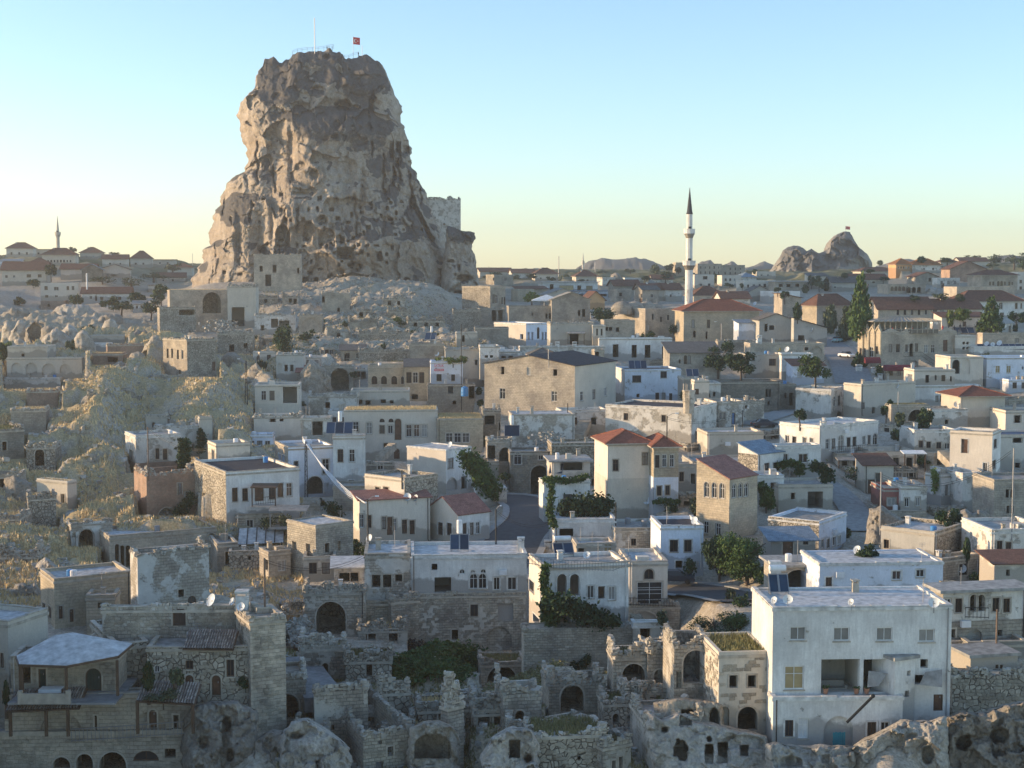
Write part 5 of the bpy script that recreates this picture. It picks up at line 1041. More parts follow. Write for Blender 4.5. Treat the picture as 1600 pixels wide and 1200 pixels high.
H('beige_house','big plain beige house with an open yard and two dark doors',1318,1345,1430,600,650,'1348,634,6,10,w 1365,641,5,10,h',D=274,th=30,m='beige',rm='conc',dep=8)
H('arch_house','low vaulted stone house with dark arch behind bushes',None,1392,1452,632,668,'1432,649,26,18,A',D=258,th=4,m='grey',rm='strawg',dep=6,roof='grass',grass='strawg')
H('red_roofed_house','square pale house with red hipped roof and white ridge line',None,1500,1570,619,668,'1479,658,5,6,w 1509,644,6,5,h',D=258,th=8,m='beige',roof='hip',rm='rtile',rh=1.5,over=.8,dep=8,corn=False)
H('white_house','broad low white house attached left of the red hipped roof',None,1455,1512,640,668,'1479,659,6,7,h',D=256,th=8,m='white2',rm='conc',dep=7)
H('white_house','stepped white terrace house at the right edge',None,1570,1640,642,700,'1590,655,10,12,h',D=252,th=4,m='rose',rm='conc',dep=7)
H('stone_house','grey side house with large square hole at right edge',None,1562,1640,680,735,'1590,688,14,8,h 1590,727,8,8,h',D=235,th=5,m='rose',rm='bluetarp',dep=8)
H('white_house','white terraced house with row of flower balusters',None,1400,1532,602,640,'1426,622,4,9,w 1464,623,5,10,w 1471,623,5,10,w 1479,624,5,9,w',D=284,th=4,m='white',rm='wroof',dep=8)
H('zigzag_hall','cream stone hall with zigzag crest, outside stair and sunlit left end',1340,1376,1494,519,582,'1345,552,4,16,w 1351,552,5,16,w 1361,550,6,16,w 1370,547,4,12,w 1391,544,6,13,w 1403,544,6,13,w 1417,544,5,13,w 1424,547,6,20,h 1432,543,5,13,w 1447,545,6,13,w 1458,545,6,13,w 1477,540,7,18,d 1428,571,14,16,C',D=332,th=20,m='cream',m2='yellow',rm='paving',dep=12,corn=True)  # left end in yellower stone, sunlight put into its colour
H('arcade_house','stone house with two tall round arches beside the hall stair',None,1484,1536,557,606,'1494,573,12,22,A 1510,573,12,24,C',D=312,th=4,m='rose',rm='paving',dep=9)
H('white_house','long bluish white house with two ochre windows at right',None,1541,1640,558,604,'1559,577,7,11,y 1576,577,7,11,y 1598,575,3,4,h',D=314,th=4,m='bwhite',rm='wroof',dep=8)
H('white_house','upper white house carrying a long bank of solar panels',None,1522,1640,541,562,'',D=335,th=4,m='white',rm='wroof',dep=7)
H('stone_house','small stone house with skylight shed under the trees right of the hall',None,1535,1640,520,545,'1589,532,7,7,w 1552,1,1,1,h',D=352,th=4,m='cream',rm='conc',dep=7)
H('white_house','white gabled shed with black doorway near the parking',1540,1560,1582,506,524,'1578,515,4,12,h',D=366,th=60,m='white',roof='gablex',rm='conc',rh=1.0,dep=6)
H('garden_house','white service house with vents between hall and solar roof',None,1492,1524,524,556,'1506,536,4,4,h 1512,536,4,4,h 1506,544,4,4,h 1512,544,4,4,h',D=338,th=4,m='rose',rm='conc',dep=5)
H('stone_house','terrace house front with low windows under the hall awning',None,1428,1492,577,604,'1449,592,6,12,h 1474,591,6,10,w 1462,590,3,8,h 1486,592,3,8,h',D=306,th=4,m='rose',rm='conc',dep=6)
H('stone_tower','honey sandstone mosque hall with tiled hip roof',None,1068,1186,486,540,'1083,506,5,13,w 1107,506,5,13,w 1085,522,4,10,h 1104,524,3,12,h',D=388,th=4,m='yellow',roof='hip',rm='rtile',rh=3.0,over=.8,dep=13,corn=True)
H('white_house','whitewashed annex with small blue roof against the mosque hall',None,1154,1188,505,528,'1184,516,8,14,h',D=376,th=4,m='bwhite',roof='shed',rm='bsheet',rh=.7,dep=6)
H('stone_house','grey concrete house with black square window and open barn roof',None,1186,1240,500,540,'1197,512,5,12,h 1206,512,8,7,h',D=372,th=4,m='greyp',roof='gabley',rm='gtile',rh=1.6,dep=8)
H('barn','long open-sided barn with dark lean-to roof behind the cobbled ramp',1236,1240,1292,513,540,'1252,528,10,8,h',D=366,th=6,m='greyp',roof='shedx',rm='tar',rh=2.6,dep=8,cat='barn')
H('grey_house','grey and white villa with balcony and wide barred window',None,1165,1224,553,592,'1207,566,11,11,w 1177,561,5,6,h',D=320,th=4,m='greyp',rm='conc',dep=7)
H('white_house','white villa front with two small barred windows',None,1222,1270,552,592,'1232,566,8,11,w 1261,565,8,11,w',D=317,th=3,m='white',rm='conc',dep=7)
H('stone_house','flat stone-fronted house with arch relief behind the white villa',None,1172,1288,536,556,'1276,548,18,14,C 1260,545,6,5,h',D=332,th=4,m='cream',rm='stone',dep=6)
H('baluster_wall','stone terrace wall with posts above the white villa',None,1122,1182,532,550,'',D=345,th=4,m='block',rm='stone',dep=3,cat='wall',jag=.1)
H('white_house','tall white house with four upright dark openings in a row',None,936,1050,528,566,'962,548,9,20,h 991,549,8,20,h 1012,549,9,20,h 1037,551,6,20,w',D=328,th=4,m='white',rm='wroof',dep=8,surr=True)
H('white_house','white house with dark solar roof and two small windows',960,976,1064,577,632,'995,592,14,11,w 1037,585,10,11,w 997,618,5,6,h 1027,619,6,11,w 1037,619,6,11,w 1048,620,5,11,w',D=290,th=8,m='bwhite',rm='tar',dep=8,m2='white')
H('stone_house','small stone room with solar panel right of the dark solar roof',None,1068,1106,590,606,'',D=296,th=4,m='greyp',rm='conc',dep=6)
H('stone_house','pointed-window stone house below the grey barn roofs',None,1046,1126,552,592,'1071,562,5,14,a 1077,562,5,14,a 1062,565,3,6,h',D=310,th=4,m='grey',roof='shed',rm='gtile',rh=2.0,dep=8)
H('long_white_wall','long low white parapet house with three little chimneys',None,812,945,541,566,'',D=325,th=4,m='white2',rm='tar',dep=9)
H('stone_room','tall dark roof doorway block on the gabled house roof',None,929,944,546,574,'933,556,6,16,h',D=290,th=4,m='cream',rm='conc',dep=3,ctrl=False)
H('thatched_hut','low hut with shallow grey hipped roof above the gabled house',None,828,872,555,566,'',D=305,th=4,m='rubd',roof='hip',rm='gtile',rh=1.4,dep=6,cat='hut',corn=False)
H('stone_house','grey stone house with half-painted bright white corner and slit windows',772,822,860,505,540,'815,526,5,8,h 826,525,3,12,h 832,525,3,12,h 841,520,4,18,a 848,525,3,12,h 853,525,3,12,h',D=372,th=40,m='bwhite',m2='beige',rm='stone',wb=7)
H('stone_house','wide dark grey house with canopy door behind the white parapet',None,860,928,505,544,'897,530,14,16,h',D=368,th=4,m='greyp',rm='stone',dep=8,jag=.2)
H('stone_house','stone house with three slits left of the tall white house',None,926,946,508,540,'933,519,4,12,w 940,519,4,12,w',D=364,th=4,m='rose',rm='stone',dep=6)
H('stone_house','low stone house with four small windows in front of the domes',None,944,992,500,525,'948,514,5,6,h 954,514,5,6,h 965,515,5,7,h',D=372,th=4,m='cream',rm='stone',dep=7)
H('stone_house','stone house with twin slits under the terrace parasol',None,795,863,478,506,'832,491,2,4,h 854,494,3,8,h 859,494,3,8,h',D=420,th=4,m='grey',rm='stone',dep=9)
H('stone_house','shaded gabled stone house behind the terrace parasol',None,862,922,468,505,'905,489,4,9,h 912,489,5,12,h',D=418,th=4,m='grey',roof='gabley',rm='stone',rh=2.0,dep=9)
H('mosque','domed stone mosque with drum windows and dark eaves line',954,1008,1064,482,532,'963,489,5,8,w 990,489,4,6,h 1020,495,3,10,h 1044,496,3,8,w 1012,512,4,8,w 1033,499,3,8,w',D=402,th=30,m='cream',rm='conc',dep=11,cat='mosque',par=.1)
H('stone_house','two-level stone house with pointed arch porch under the rock flank',722,766,797,447,500,'771,467,4,14,w 776,467,4,14,w 785,470,3,12,w 789,470,3,12,w',D=446,th=40,m='cream',m2='rub',rm='stone',wb=6)
H('stone_house','lower stone storey with two pointed arches under the rock flank',None,750,790,482,520,'772,492,7,18,A 782,492,7,18,A',D=436,th=8,m='cream',rm='stone',dep=6)
H('stone_house','rubble terrace wall beside the two pointed arches',None,708,752,484,520,'',D=425,th=4,m='rub',rm='stone',dep=4,cat='wall',jag=.3)
H('white_house','cream stone house with four narrow windows over a rock gap',255,293,338,530,594,'262,552,3,15,w 269,552,3,15,w 278,554,3,15,w 285,554,3,15,w 281,581,3,7,h 334,572,5,14,d',D=308,th=42,m='rub',m2='cream',rm='stone',blk=None,jag=.1)
H('arch_house','masonry house with large round arch at the foot of the rock',262,266,356,453,520,'331,473,29,33,A',D=424,th=6,m='cream',roof='grass',grass='straw',dep=9,par=.2)
H('stone_house','squat brick-edged block left of the big round arch',246,250,306,480,520,'292,488,24,8,h',D=412,th=10,m='rub',roof='flat',rm='stone',dep=8,jag=.2)
H('stone_house','low wall house joined right of the big round arch',None,356,400,447,510,'372,495,20,30,h',D=420,th=4,m='beige',rm='stone',dep=8,jag=.4)
H('arcade','long pale arcade with four round arches in the valley',None,11,128,559,596,'26,576,17,18,C 49,576,18,18,C 76,577,21,18,C 102,576,17,14,C',D=330,th=4,m='beige',rm='wroof',dep=8)
H('white_house','plain white terrace block in front of the valley arcade',None,8,95,590,612,'',D=318,th=4,m='white2',rm='wroof',dep=5)
H('stone_house','rounded pale stone building above the valley arcade',None,12,74,541,562,'36,555,5,5,h',D=345,th=4,m='beige',rm='wroof',dep=8)
H('stone_wall','long pale wall among tuff cones',None,140,195,524,540,'',D=365,th=4,m='greyp',rm='wroof',dep=5,cat='wall')
H('white_house','bright white low house behind the sunlit brick ruin',None,135,168,537,552,'',D=352,th=4,m='white',rm='wroof',dep=6)
H('brick_ruin','sunlit brick ruin on the ridge',166,168,225,538,560,'',D=330,th=8,m='pink',rm='stone',dep=6,cat='ruin',jag=.2)
H('brick_ruin','flat-roofed sunlit ruin with dark gap on the ridge',None,146,192,552,575,'176,562,16,8,h',D=318,th=6,m='pink',rm='straw',roof='grass',grass='straw',dep=6,cat='ruin')
H('cave_house','rock-cut house front with two windows and side niche',None,432,474,553,596,'437,575,6,16,C 447,575,5,10,h 456,575,5,10,h',D=322,th=4,m='rose',rm='stone',dep=7,jag=.2)
H('cave_house','stone front built into the foot of the rock, three openings',None,397,470,398,452,'408,420,5,9,h 429,420,6,12,h 419,438,9,18,h 466,423,3,9,h',D=466,th=4,m='cream',rm='stone',dep=6,jag=.2)
H('cave_house','small block-built room on the scree terrace with one window',None,503,547,458,488,'520,458,6,7,h 505,468,5,10,h 529,484,4,6,h',D=432,th=4,m='cream',rm='stone',dep=5,jag=.3)
H('arch_house','half-buried vaulted room with round arch on the scree terrace',None,467,504,492,522,'486,508,30,24,C',D=402,th=4,m='cream',rm='stone',dep=5,jag=.15)
H('vault','gaping black vault at the foot of the scree',None,505,552,572,612,'531,592,28,34,A',D=312,th=4,m='grey',roof='flat',rm='stone',dep=6,cat='ruin',jag=.5)
H('rubble_wall','rubbly curved wall under a grassy mound at the bottom edge',None,832,946,1152,1220,'905,1185,5,7,h',D=103,th=8,m='rub',roof='grass',grass='strawg',dep=5,cat='wall',jag=.5,blk=('block',120),par=.1)
H('ruin_wall','ruined masonry corner left of the creeper bank',None,470,540,1012,1066,'508,1046,10,20,A',D=130,th=6,m='old',roof='flat',rm='strawg',dep=3,cat='ruin',jag=.7,blk=('block',90))
H('ruin_wall','broken masonry terrace above the pale cave frame',None,540,612,1030,1072,'577,1042,9,28,A',D=126,th=4,m='rub',roof='grass',grass='strawg',dep=4,cat='ruin',jag=.7)
H('ruin_wall','half-fallen gable wall between the pit and the stepped wall',None,786,846,1086,1140,'812,1118,14,16,A',D=112,th=10,m='old',roof='open',dep=4,cat='ruin',jag=1.1,blk=('block',100))
H('ruin_wall','low ruined wall with two niches right of the stepped wall',None,944,1004,1096,1150,'962,1122,9,14,A 984,1124,9,14,A',D=113,th=6,m='rub',roof='grass',grass='strawg',dep=4,cat='ruin',jag=.8)
H('ruined_vault','ruined masonry bay with arch directly left of the tall pointed arch',None,1012,1052,1016,1080,'1030,1058,16,24,A',D=117,th=5,m='old',roof='open',dep=4,jag=.7,cat='ruin')
H('terrace_wall','quarried pale terrace with square chambers under the great rock',None,398,462,492,524,'429,505,11,14,h 444,508,16,14,h 410,512,6,8,h',D=410,th=3,m='white2',roof='flat',rm='stone',dep=6,cat='ruin',jag=.4)
H('ruin_wall','crumbled field wall crossing the scree',None,560,640,520,532,'',D=372,th=-4,m='rub',roof='flat',rm='stone',dep=1.0,cat='wall',jag=.8)
H('ruin_wall','rubble terrace wall above the honey stone houses',None,560,640,548,566,'',D=332,th=4,m='rub',roof='flat',rm='stone',dep=3,cat='wall',jag=.6)
H('low_wall_house','stone outhouse with dark doorway above the lane bend',None,340,396,520,556,'362,545,8,14,h 384,540,6,8,h',D=360,th=6,m='rub',roof='flat',rm='stone',dep=5,cat='ruin',jag=.5)
FAR=[(3,72,421,447,560,'beige','gablex','btile',3,'two-storey house under a long brown roof at the far left','10,432,4,4,w 22,432,4,4,w 45,431,7,5,w 62,431,6,5,w'),(64,123,442,470,505,'rose','flat','conc',0,'pink and white two-storey flat-roofed house at far left','72,450,5,6,w 88,451,8,6,w 106,450,4,6,w 114,450,4,6,w 73,463,5,4,w 88,463,5,4,w'),(128,204,458,472,500,'white','gablex','btile',2,'long white cottage with brown roof','142,465,5,5,w 150,466,3,8,h 159,466,5,5,w 176,466,5,5,w 187,466,5,5,w'),(66,118,398,416,640,'beige','hip','btile',3,'wide brown-roofed house below the left minaret','75,408,3,4,w*8+5'),(95,148,420,436,580,'rose','gablex','btile',2,'brown-roofed low house left of the green gable',''),(128,160,421,440,560,'dgrey','gabley','bsheet',2,'dark gabled house with pale green eaves',''),(155,203,421,434,590,'rose','gabley','btile',2,'broad gabled house with a gallery in its gable','168,430,3,4,w 178,430,8,3,h'),(10,52,388,402,720,'rose','hip','btile',3,'hilltop villa with chimneys at the far left edge','18,396,3,4,w 30,396,3,4,w 42,396,3,4,w'),(52,90,390,402,740,'beige','slab','btile',0,'hilltop villa beside the left minaret','60,396,3,3,w 74,396,3,3,w'),(125,158,395,406,760,'beige','hip','btile',3,'small hip-roofed villa on the left skyline','135,401,3,3,w 146,401,3,3,w'),(204,238,404,418,740,'beige','hip','btile',4,'pyramid-roofed house on the left skyline','212,412,3,3,w 224,412,3,3,w'),(238,275,406,418,760,'beige','slab','btile',0,'flat-roofed house on the left skyline by the rock','250,411,3,3,w 262,411,3,3,w'),(40,78,414,430,610,'beige','hip','btile',3,'brown-roofed house with attic window, far left','50,422,3,4,w 64,422,3,4,w'),(0,30,408,418,660,'bwhite','shed','bsheet',1,'bluish low house at the left edge of the skyline',''),(245,290,433,442,640,'white2','gablex','btile',2,'low white house by the rock foot, far left','255,438,3,3,w 270,438,3,3,w'),(232,246,446,458,560,'white2','shed','dgrey',.5,'tiny white hut among the dark trees',''),(208,226,475,488,470,'white','gablex','conc',1,'tiny white cottage among trees below the skyline','214,480,3,4,h 221,479,3,4,h'),(64,100,470,485,498,'pink','flat','conc',0,'dark stone basement under the pink and white house','76,477,4,5,h'),(262,300,418,436,720,'beige','hip','btile',2,'hazy brown-roofed house against the rock',''),(160,200,404,418,700,'rose','gablex','btile',2,'hazy roof between the skyline villas','172,412,3,3,w 188,412,3,3,w'),(848,934,441,458,560,'white','slab','wroof',0,'modern white glass-fronted restaurant, sunlit','862,449,6,10,h 885,450,22,8,y 905,450,6,8,h 921,450,10,7,y'),(808,855,452,470,520,'cream','shed','btile',1,'dark-eaved stone house left of the modern restaurant',''),(890,972,455,466,540,'bwhite','slab','bsheet',0,'long low building with pale blue roof','905,461,12,4,h 940,461,16,4,h'),(854,905,460,478,500,'beige','gabley','conc',2,'wide shaded gable behind the terrace parasol',''),(917,945,468,482,470,'orange','gabley','btile',2.6,'sunlit orange gable among grey roofs',''),(900,934,432,444,680,'beige','hip','btile',3,'hip-roofed villa below the far hill','908,438,3,3,w 918,438,3,3,w'),(976,1006,434,445,700,'white','flat','wroof',0,'white flat block right of the far hill villa','984,440,5,4,w 996,440,5,4,w'),(1056,1070,410,432,820,'yellow','flat','conc',0,'ochre slab block left of the minaret',''),(1090,1128,412,432,800,'cream','flat','conc',0,'sunlit apartment block right of the minaret','1095,418,2,4,w*5+7 1095,426,2,4,w*5+7'),(1128,1164,414,432,810,'cream','flat','conc',0,'second sunlit apartment block right of the minaret','1133,420,2,4,w*4+8 1133,427,2,4,w*4+8'),(1085,1116,429,452,640,'rose','flat','btile',0,'half-built concrete house with black opening','1102,434,7,5,h 1095,445,4,4,w 1108,445,4,4,w'),(1128,1158,430,450,650,'rose','flat','conc',0,'pinkish three-storey house with attic','1134,437,3,4,w*3+7 1134,445,3,4,w*3+7'),(1158,1182,433,446,660,'white2','hip','bsheet',2,'bluish-roofed villa among far blocks',''),(1163,1212,438,455,560,'rose','flat','wroof',0,'long pinkish school building with paired windows','1169,447,3,5,w 1178,447,4,5,w 1187,446,3,4,w 1195,446,4,5,w 1206,447,4,4,w'),(1212,1260,440,452,550,'cream','slab','wroof',0,'long terrace with white roof right of the school','1220,446,6,5,h 1232,446,6,5,h 1246,446,6,5,h'),(1300,1342,441,456,540,'greyp','gablex','gtile',2,'grey-roofed house below the distant fort rock','1305,449,4,4,w'),(1170,1205,456,470,500,'greyp','gabley','gtile',2,'grey gable house in front of the long school',''),(1203,1250,455,472,490,'white','flat','wroof',0,'white and orange-topped house in the far town','1210,464,3,4,w 1220,464,3,4,w'),(1084,1135,462,474,470,'rose','hip','btile',3,'dark hipped roof behind the mosque hall','1095,470,3,3,w'),(1128,1172,466,480,450,'white2','gablex','btile',2,'brown-roofed cottage behind the mosque hall',''),(1222,1252,466,500,440,'cream','shedx','btile',1.4,'sunlit cream gable end beside a dark tree',''),(1040,1066,452,470,500,'white2','gablex','btile',2,'small white house left of the minaret foot','1048,462,3,4,w'),(960,1000,446,462,520,'grey','gablex','btile',2,'low brown roof behind the domes',''),(1000,1046,452,470,500,'beige','gablex','btile',2,'brown-roofed row between domes and minaret',''),(1400,1426,413,425,640,'orange','hip','otile',2.6,'sunlit orange house front on the right skyline','1404,418,2,3,w*5+4'),(1426,1471,414,428,640,'white2','hip','otile',2.8,'cream house with orange roof on the right skyline','1444,420,3,3,w 1458,420,3,3,w'),(1330,1388,436,446,560,'beige','gablex','btile',2,'brown-roofed house below the orange roof','1340,441,4,3,w 1352,441,4,3,w 1365,441,4,3,w'),(1388,1446,444,458,500,'cream','flat','stone',0,'arcaded cream hotel terrace with guests','1394,451,5,7,n*5+6 1420,453,7,9,A 1428,453,7,9,A 1436,453,6,9,A'),(1432,1465,432,445,560,'cream','gabley','btile',1.6,'cream gable house beside a round stone tower','1453,437,4,6,h'),(1484,1540,420,440,580,'pink','gabley','btile',3,'large brown gable house on the right',''),(1533,1590,430,456,500,'cream','hip','btile',1.8,'cream hotel with central arched window and brown roof','1547,443,3,6,w 1552,443,3,6,w 1560,443,4,8,a 1565,443,4,8,a 1570,443,3,6,w 1577,443,3,6,w 1582,443,3,6,w'),(1495,1585,448,462,480,'cream','flat','stone',0,'terrace wall with rock-cut arches below the cream hotel','1548,457,10,8,C 1563,457,9,8,A 1504,458,4,3,h'),(1590,1640,425,460,520,'rose','flat','conc',0,'tall pinkish block at the far right edge','1595,440,4,5,w 1595,450,4,5,w'),(1276,1332,478,508,402,'cream','hip','btile',3.2,'two-storey cream school with brown hip roof, sunlit left end','1287,492,4,12,w 1305,491,4,12,w 1320,489,4,10,w'),(1372,1456,482,500,392,'cream','gablex','btile',3,'long school wing with tall windows and brown roof','1403,488,4,8,w*5+11'),(1456,1535,482,500,398,'rose','gablex','btile',2.5,'long white school wing with square windows','1461,489,7,10,w*3+11 1500,489,6,8,w'),(1500,1600,471,502,410,'white','hip','btile',3,'white timber-framed house row with red flag','1505,478,5,8,w 1530,479,5,9,w 1564,478,6,10,w 1588,478,4,9,w 1596,478,3,9,w 1566,492,6,8,w 1588,492,4,8,w'),(1458,1515,500,515,372,'white','flat','wroof',0,'plain white terrace wall beside the glazed pavilion',''),(1594,1640,476,500,415,'rose','flat','conc',0,'pink block behind the timber-framed row',''),(750,800,424,436,800,'beige','gablex','btile',2,'hazy roofs right of the great rock',''),(800,836,426,438,780,'white2','gablex','btile',2,'hazy white house left of the far slim minaret','810,433,3,3,w 822,433,3,3,w'),(836,872,428,440,720,'rose','hip','btile',3,'hazy villa with hipped roof left of the restaurant','845,435,3,3,w 857,435,3,3,w'),(1020,1052,436,446,700,'white2','gablex','btile',2,'hazy cottage left of the big minaret',''),(1182,1212,424,436,740,'beige','flat','conc',0,'hazy block under the left shoulder of the fort rock','1190,430,3,3,w 1200,430,3,3,w'),(1345,1400,424,436,700,'beige','hip','btile',2,'hazy house row right of the fort rock','1355,431,3,3,w 1368,431,3,3,w 1380,431,3,3,w'),(1470,1500,410,420,760,'beige','hip','btile',2,'hazy roof right of the orange roof',''),(1500,1545,408,420,780,'beige','gablex','btile',2,'hazy dark roof below the right tree line',''),]  # sunlit orange fronts have the low sunlight put into their wall colour
for i,(x0,x1,yt,yb,D,m,roof,rm,rh,lab,wins)in enumerate(FAR):
 side=None if x0>800 else None
 H('far_house',lab,(1253 if x0==1276 else None),x0,x1,yt,yb,wins,D=D,th=(30 if x0==1276 else 5+(i*7)%9),m=m,m2='yellow' if x0==1276 else None,roof=roof,rm=rm,rh=rh,dep=9,group='houses of the far town',surr=False,over=.6,par=.3,chim=(((.3,.4,.6),)if i%2 and roof in('hip','gablex')else()),corn=False,big=False)  # school's left end yellower, sunlight put into the wall colour
for c in((300,470,None,455),):pass
CTRL+=[(px,D,zat(D,y))for px,D,y in((560,330,562),(640,345,545),(600,372,528),(450,352,540),(520,400,500),(600,430,482),(680,410,500),(420,455,466),(480,470,458),(545,480,436),(500,478,443),(600,482,441),(640,478,446),(440,476,448),(360,478,447),(570,455,458),(460,450,468),(1440,700,432))]
make_ground();SHADE_RISE=15.0
ROADPTS=[]
def carve(pts,hw):
 for a,b in zip(pts,pts[1:]):
  A,B=on_ground(*a[:2]),on_ground(*b[:2])
  for k in range(12):ROADPTS.append([A[i]+(B[i]-A[i])*k/12 for i in range(3)]+[hw])
rd1=[(770,812,3.4),(800,800,3.4),(838,800,3.4),(838,830,3.2),(815,860,3.2)]
gx=np.concatenate([np.arange(-500,-20,9),np.arange(-20,1620,2.7),np.arange(1620,2201,12)]);gd=np.exp(np.concatenate([np.linspace(math.log(70),math.log(98),30,endpoint=False),np.linspace(math.log(98),math.log(520),520,endpoint=False),np.linspace(math.log(520),math.log(2900),150)]))
PX,DD=np.meshgrid(gx,gd);Zg=_gi(PX,DD)
a_=(PX-800)/F;Xw=a_/CP*DD*.998;pts=np.stack([Xw.ravel(),DD.ravel(),Zg.ravel()*0],1)
left=np.clip((520-PX)/260,0,1)*np.clip((400-DD)/60,0,1)*np.clip((DD-150)/30,0,1)
scree=np.exp(-((PX-580)/150)**2)*np.clip((DD-320)/30,0,1)*np.clip((520-DD)/40,0,1)
gully=np.exp(-((PX-780)/330)**2)*np.clip((142-DD)/12,0,1)
valley=np.clip((330-PX)/60,0,1)*np.clip((DD-320)/20,0,1)*np.clip((470-DD)/40,0,1)
far=np.clip((DD-520)/200,0,1)
sh=PX.shape
n_big=ridge(pts*.045,3,11).reshape(sh);n_mid=ridge(pts*.14,4,12).reshape(sh);n_sm=fbm(pts*.7,4,13).reshape(sh)
rot=np.stack([pts[:,0]*.8+pts[:,1]*.6,-pts[:,0]*.6+pts[:,1]*.8,pts[:,2]],1);n_dg=ridge(rot*np.array([.022,.085,1])+.25*np.stack([vn(pts*.05,3),vn(pts*.05,4),pts[:,2]],1),2,33).reshape(sh)
fa_=facet(np.stack([pts[:,0],pts[:,2],pts[:,1]],1)*.22+.3*np.stack([vn(pts*.3,1),pts[:,2],vn(pts*.3,3)],1),71).reshape(sh)
flank=np.clip((-45-PX)/260,0,1);flank=flank*flank*(3-2*flank);Zg=Zg+flank*SHADE_RISE*np.clip((300-DD)/60,0,1)*(1-np.clip((DD-125)/40,0,1))  # unseen rise added left of view to shade the lower slope
Zg=Zg+4.5*np.exp(-((PX-(330+(DD-250)*.9))/75)**2)*np.clip((DD-180)/50,0,1)*np.clip((330-DD)/35,0,1)
Zg=Zg+left*(3.0*n_dg+.3*n_mid+.7*fa_+.2*n_sm)+scree*(.8*n_mid+.5*n_sm)+gully*(.5*n_mid+.7*fa_+.25*n_sm)+valley*(1.0*n_mid+.5*n_sm)+far*2.0*n_big+.12*n_sm*(1-far)
for h in HOUSES:
 if not h['ctrl']:continue
 x0_=h['xc']if h['xl']is None else h['xl'];x1_=h['xr']or h['xc']
 m=(PX>x0_-5)&(PX<x1_+5)&(DD<h['D']+.5)&(DD>h['D']*.62);v_=(600-(h['yb']-1))/F;lim=DD*(v_*CP-SP)/(CP+v_*SP);Zg=np.where(m,np.minimum(Zg,lim),Zg)
 m=(PX>x0_+1)&(PX<x1_-1)&(DD>=h['D']+.4)&(DD<h['D']+max(5.6,min(h['dep'],7)));Zg=np.where(m,np.minimum(Zg,zat(h['D'],h['yb'])-.1),Zg)
LANES=[([(765,905),(790,868),(806,838),(838,812),(838,790),(800,778),(770,782)],3.6,'main'),([(1050,922),(1110,925),(1175,940)],3.4,'main'),([(1280,528),(1300,540),(1318,556),(1330,580),(1335,600)],4.0,'ramp'),([(315,588),(345,600),(372,618),(402,630)],2.6,'path'),([(1240,640),(1200,652),(1165,664)],2.6,'path'),([(1260,742),(1300,762),(1330,790),(1350,830)],2.0,'path'),([(420,932),(450,945),(480,952)],2.6,'path')]
lane_lines=[]
for pl,hw,kd in LANES:
 W=np.array([on_ground(x,y)for x,y in pl]);Q=[]
 for a,b in zip(W,W[1:]):
  for k in range(14):Q.append(a+(b-a)*k/14)
 Q=np.array(Q+[W[-1]])
 for _ in range(25):Q[1:-1]=(Q[:-2]+2*Q[1:-1]+Q[2:])/4
 lane_lines.append((Q,hw,kd))
 lo=Q.min(0)-12;hi=Q.max(0)+12;m=(Xw>lo[0])&(Xw<hi[0])&(DD>lo[1])&(DD<hi[1]);ii=np.nonzero(m)
 d=np.sqrt((Xw[ii][:,None]-Q[None,:,0])**2+(DD[ii][:,None]-Q[None,:,1])**2);k=d.argmin(1);dm=d.min(1);w=np.clip((hw+3.5-dm)/3.0,0,1)
 Zg[ii]=Zg[ii]*(1-w)+(Q[k,2]-.18)*w
GFX,GFD,GFZ=gx,gd,Zg
def gzf(x,y):
 px=800+x/(y*.998)*F*CP;i=int(np.clip(np.searchsorted(GFX,px)-1,0,len(GFX)-2));j=int(np.clip(np.searchsorted(GFD,y)-1,0,len(GFD)-2));return float(GFZ[j:j+2,i:i+2].mean())
V=np.stack([Xw,DD,Zg],-1).reshape(-1,3)
t=NT('hillside_ground');p=t.pos();t.b.inputs['Roughness'].default_value=1
nrm=t.n('NewGeometry').outputs['Normal'];sp=t.n('SeparateXYZ');t.l(nrm,sp.inputs[0]);at=t.n('Attribute',attribute_name='tone')
A=t.noise(.09,6,p,.62);B=t.noise(.8,6,p,.7);Cn=t.noise(4.5,5,p,.7);D_=t.noise(.03,4,p)
earth=t.mix(t.ramp(A,.4,.62),(.46,.41,.335),(.37,.32,.25));earth=t.mix(t.ramp(B,.45,.62),earth,(.54,.485,.405))
grass=t.mix(t.ramp(B,.35,.65),(.60,.46,.25),(.42,.34,.2));upw=t.ramp(t.math('ADD',sp.outputs[2],t.math('MULTIPLY',t.math('SUBTRACT',B,.5),.5)),.6,.8)  # dry grass on upward faces; its gold is partly sunlight put into colour
gm=t.math('MULTIPLY',upw,t.math('MULTIPLY',at.outputs['Fac'],t.ramp(A,.28,.46)))
col=t.mix(gm,earth,grass)
scr=t.mix(t.ramp(D_,.45,.6),(.10,.11,.05),(.24,.22,.13));fa=t.n('Attribute',attribute_name='far');col=t.mix(fa.outputs['Fac'],col,scr)
vv=t.n('TexVoronoi',i_Scale=2.6);t.l(p,vv.inputs['Vector']);col=t.mix(.3,col,t.mix(1,col,t.ramp(vv.outputs['Distance'],.1,.6,(1.25,1.25,1.25),(.6,.6,.6)),'MULTIPLY'))
col=t.mix(1,col,t.ramp(Cn,.3,.7,(.62,.62,.62),(1.28,1.28,1.28)),'MULTIPLY')
t.bump(t.math('ADD',t.math('MULTIPLY',B,.8),t.math('MULTIPLY',Cn,.3)),.35);M['ground']=t.out(col)
tone=np.clip(left*1.3+.45*gully+.35*valley+.25*scree,0,1)
me=grid_mesh('hillside',V,len(gd),len(gx),M['ground'],tone.ravel(),attrs={'far':far.ravel()})
g=link('hillside',me);tag(g,'dry eroded hillside of tuff, scree and straw-coloured grass under the village',None,None,'structure')
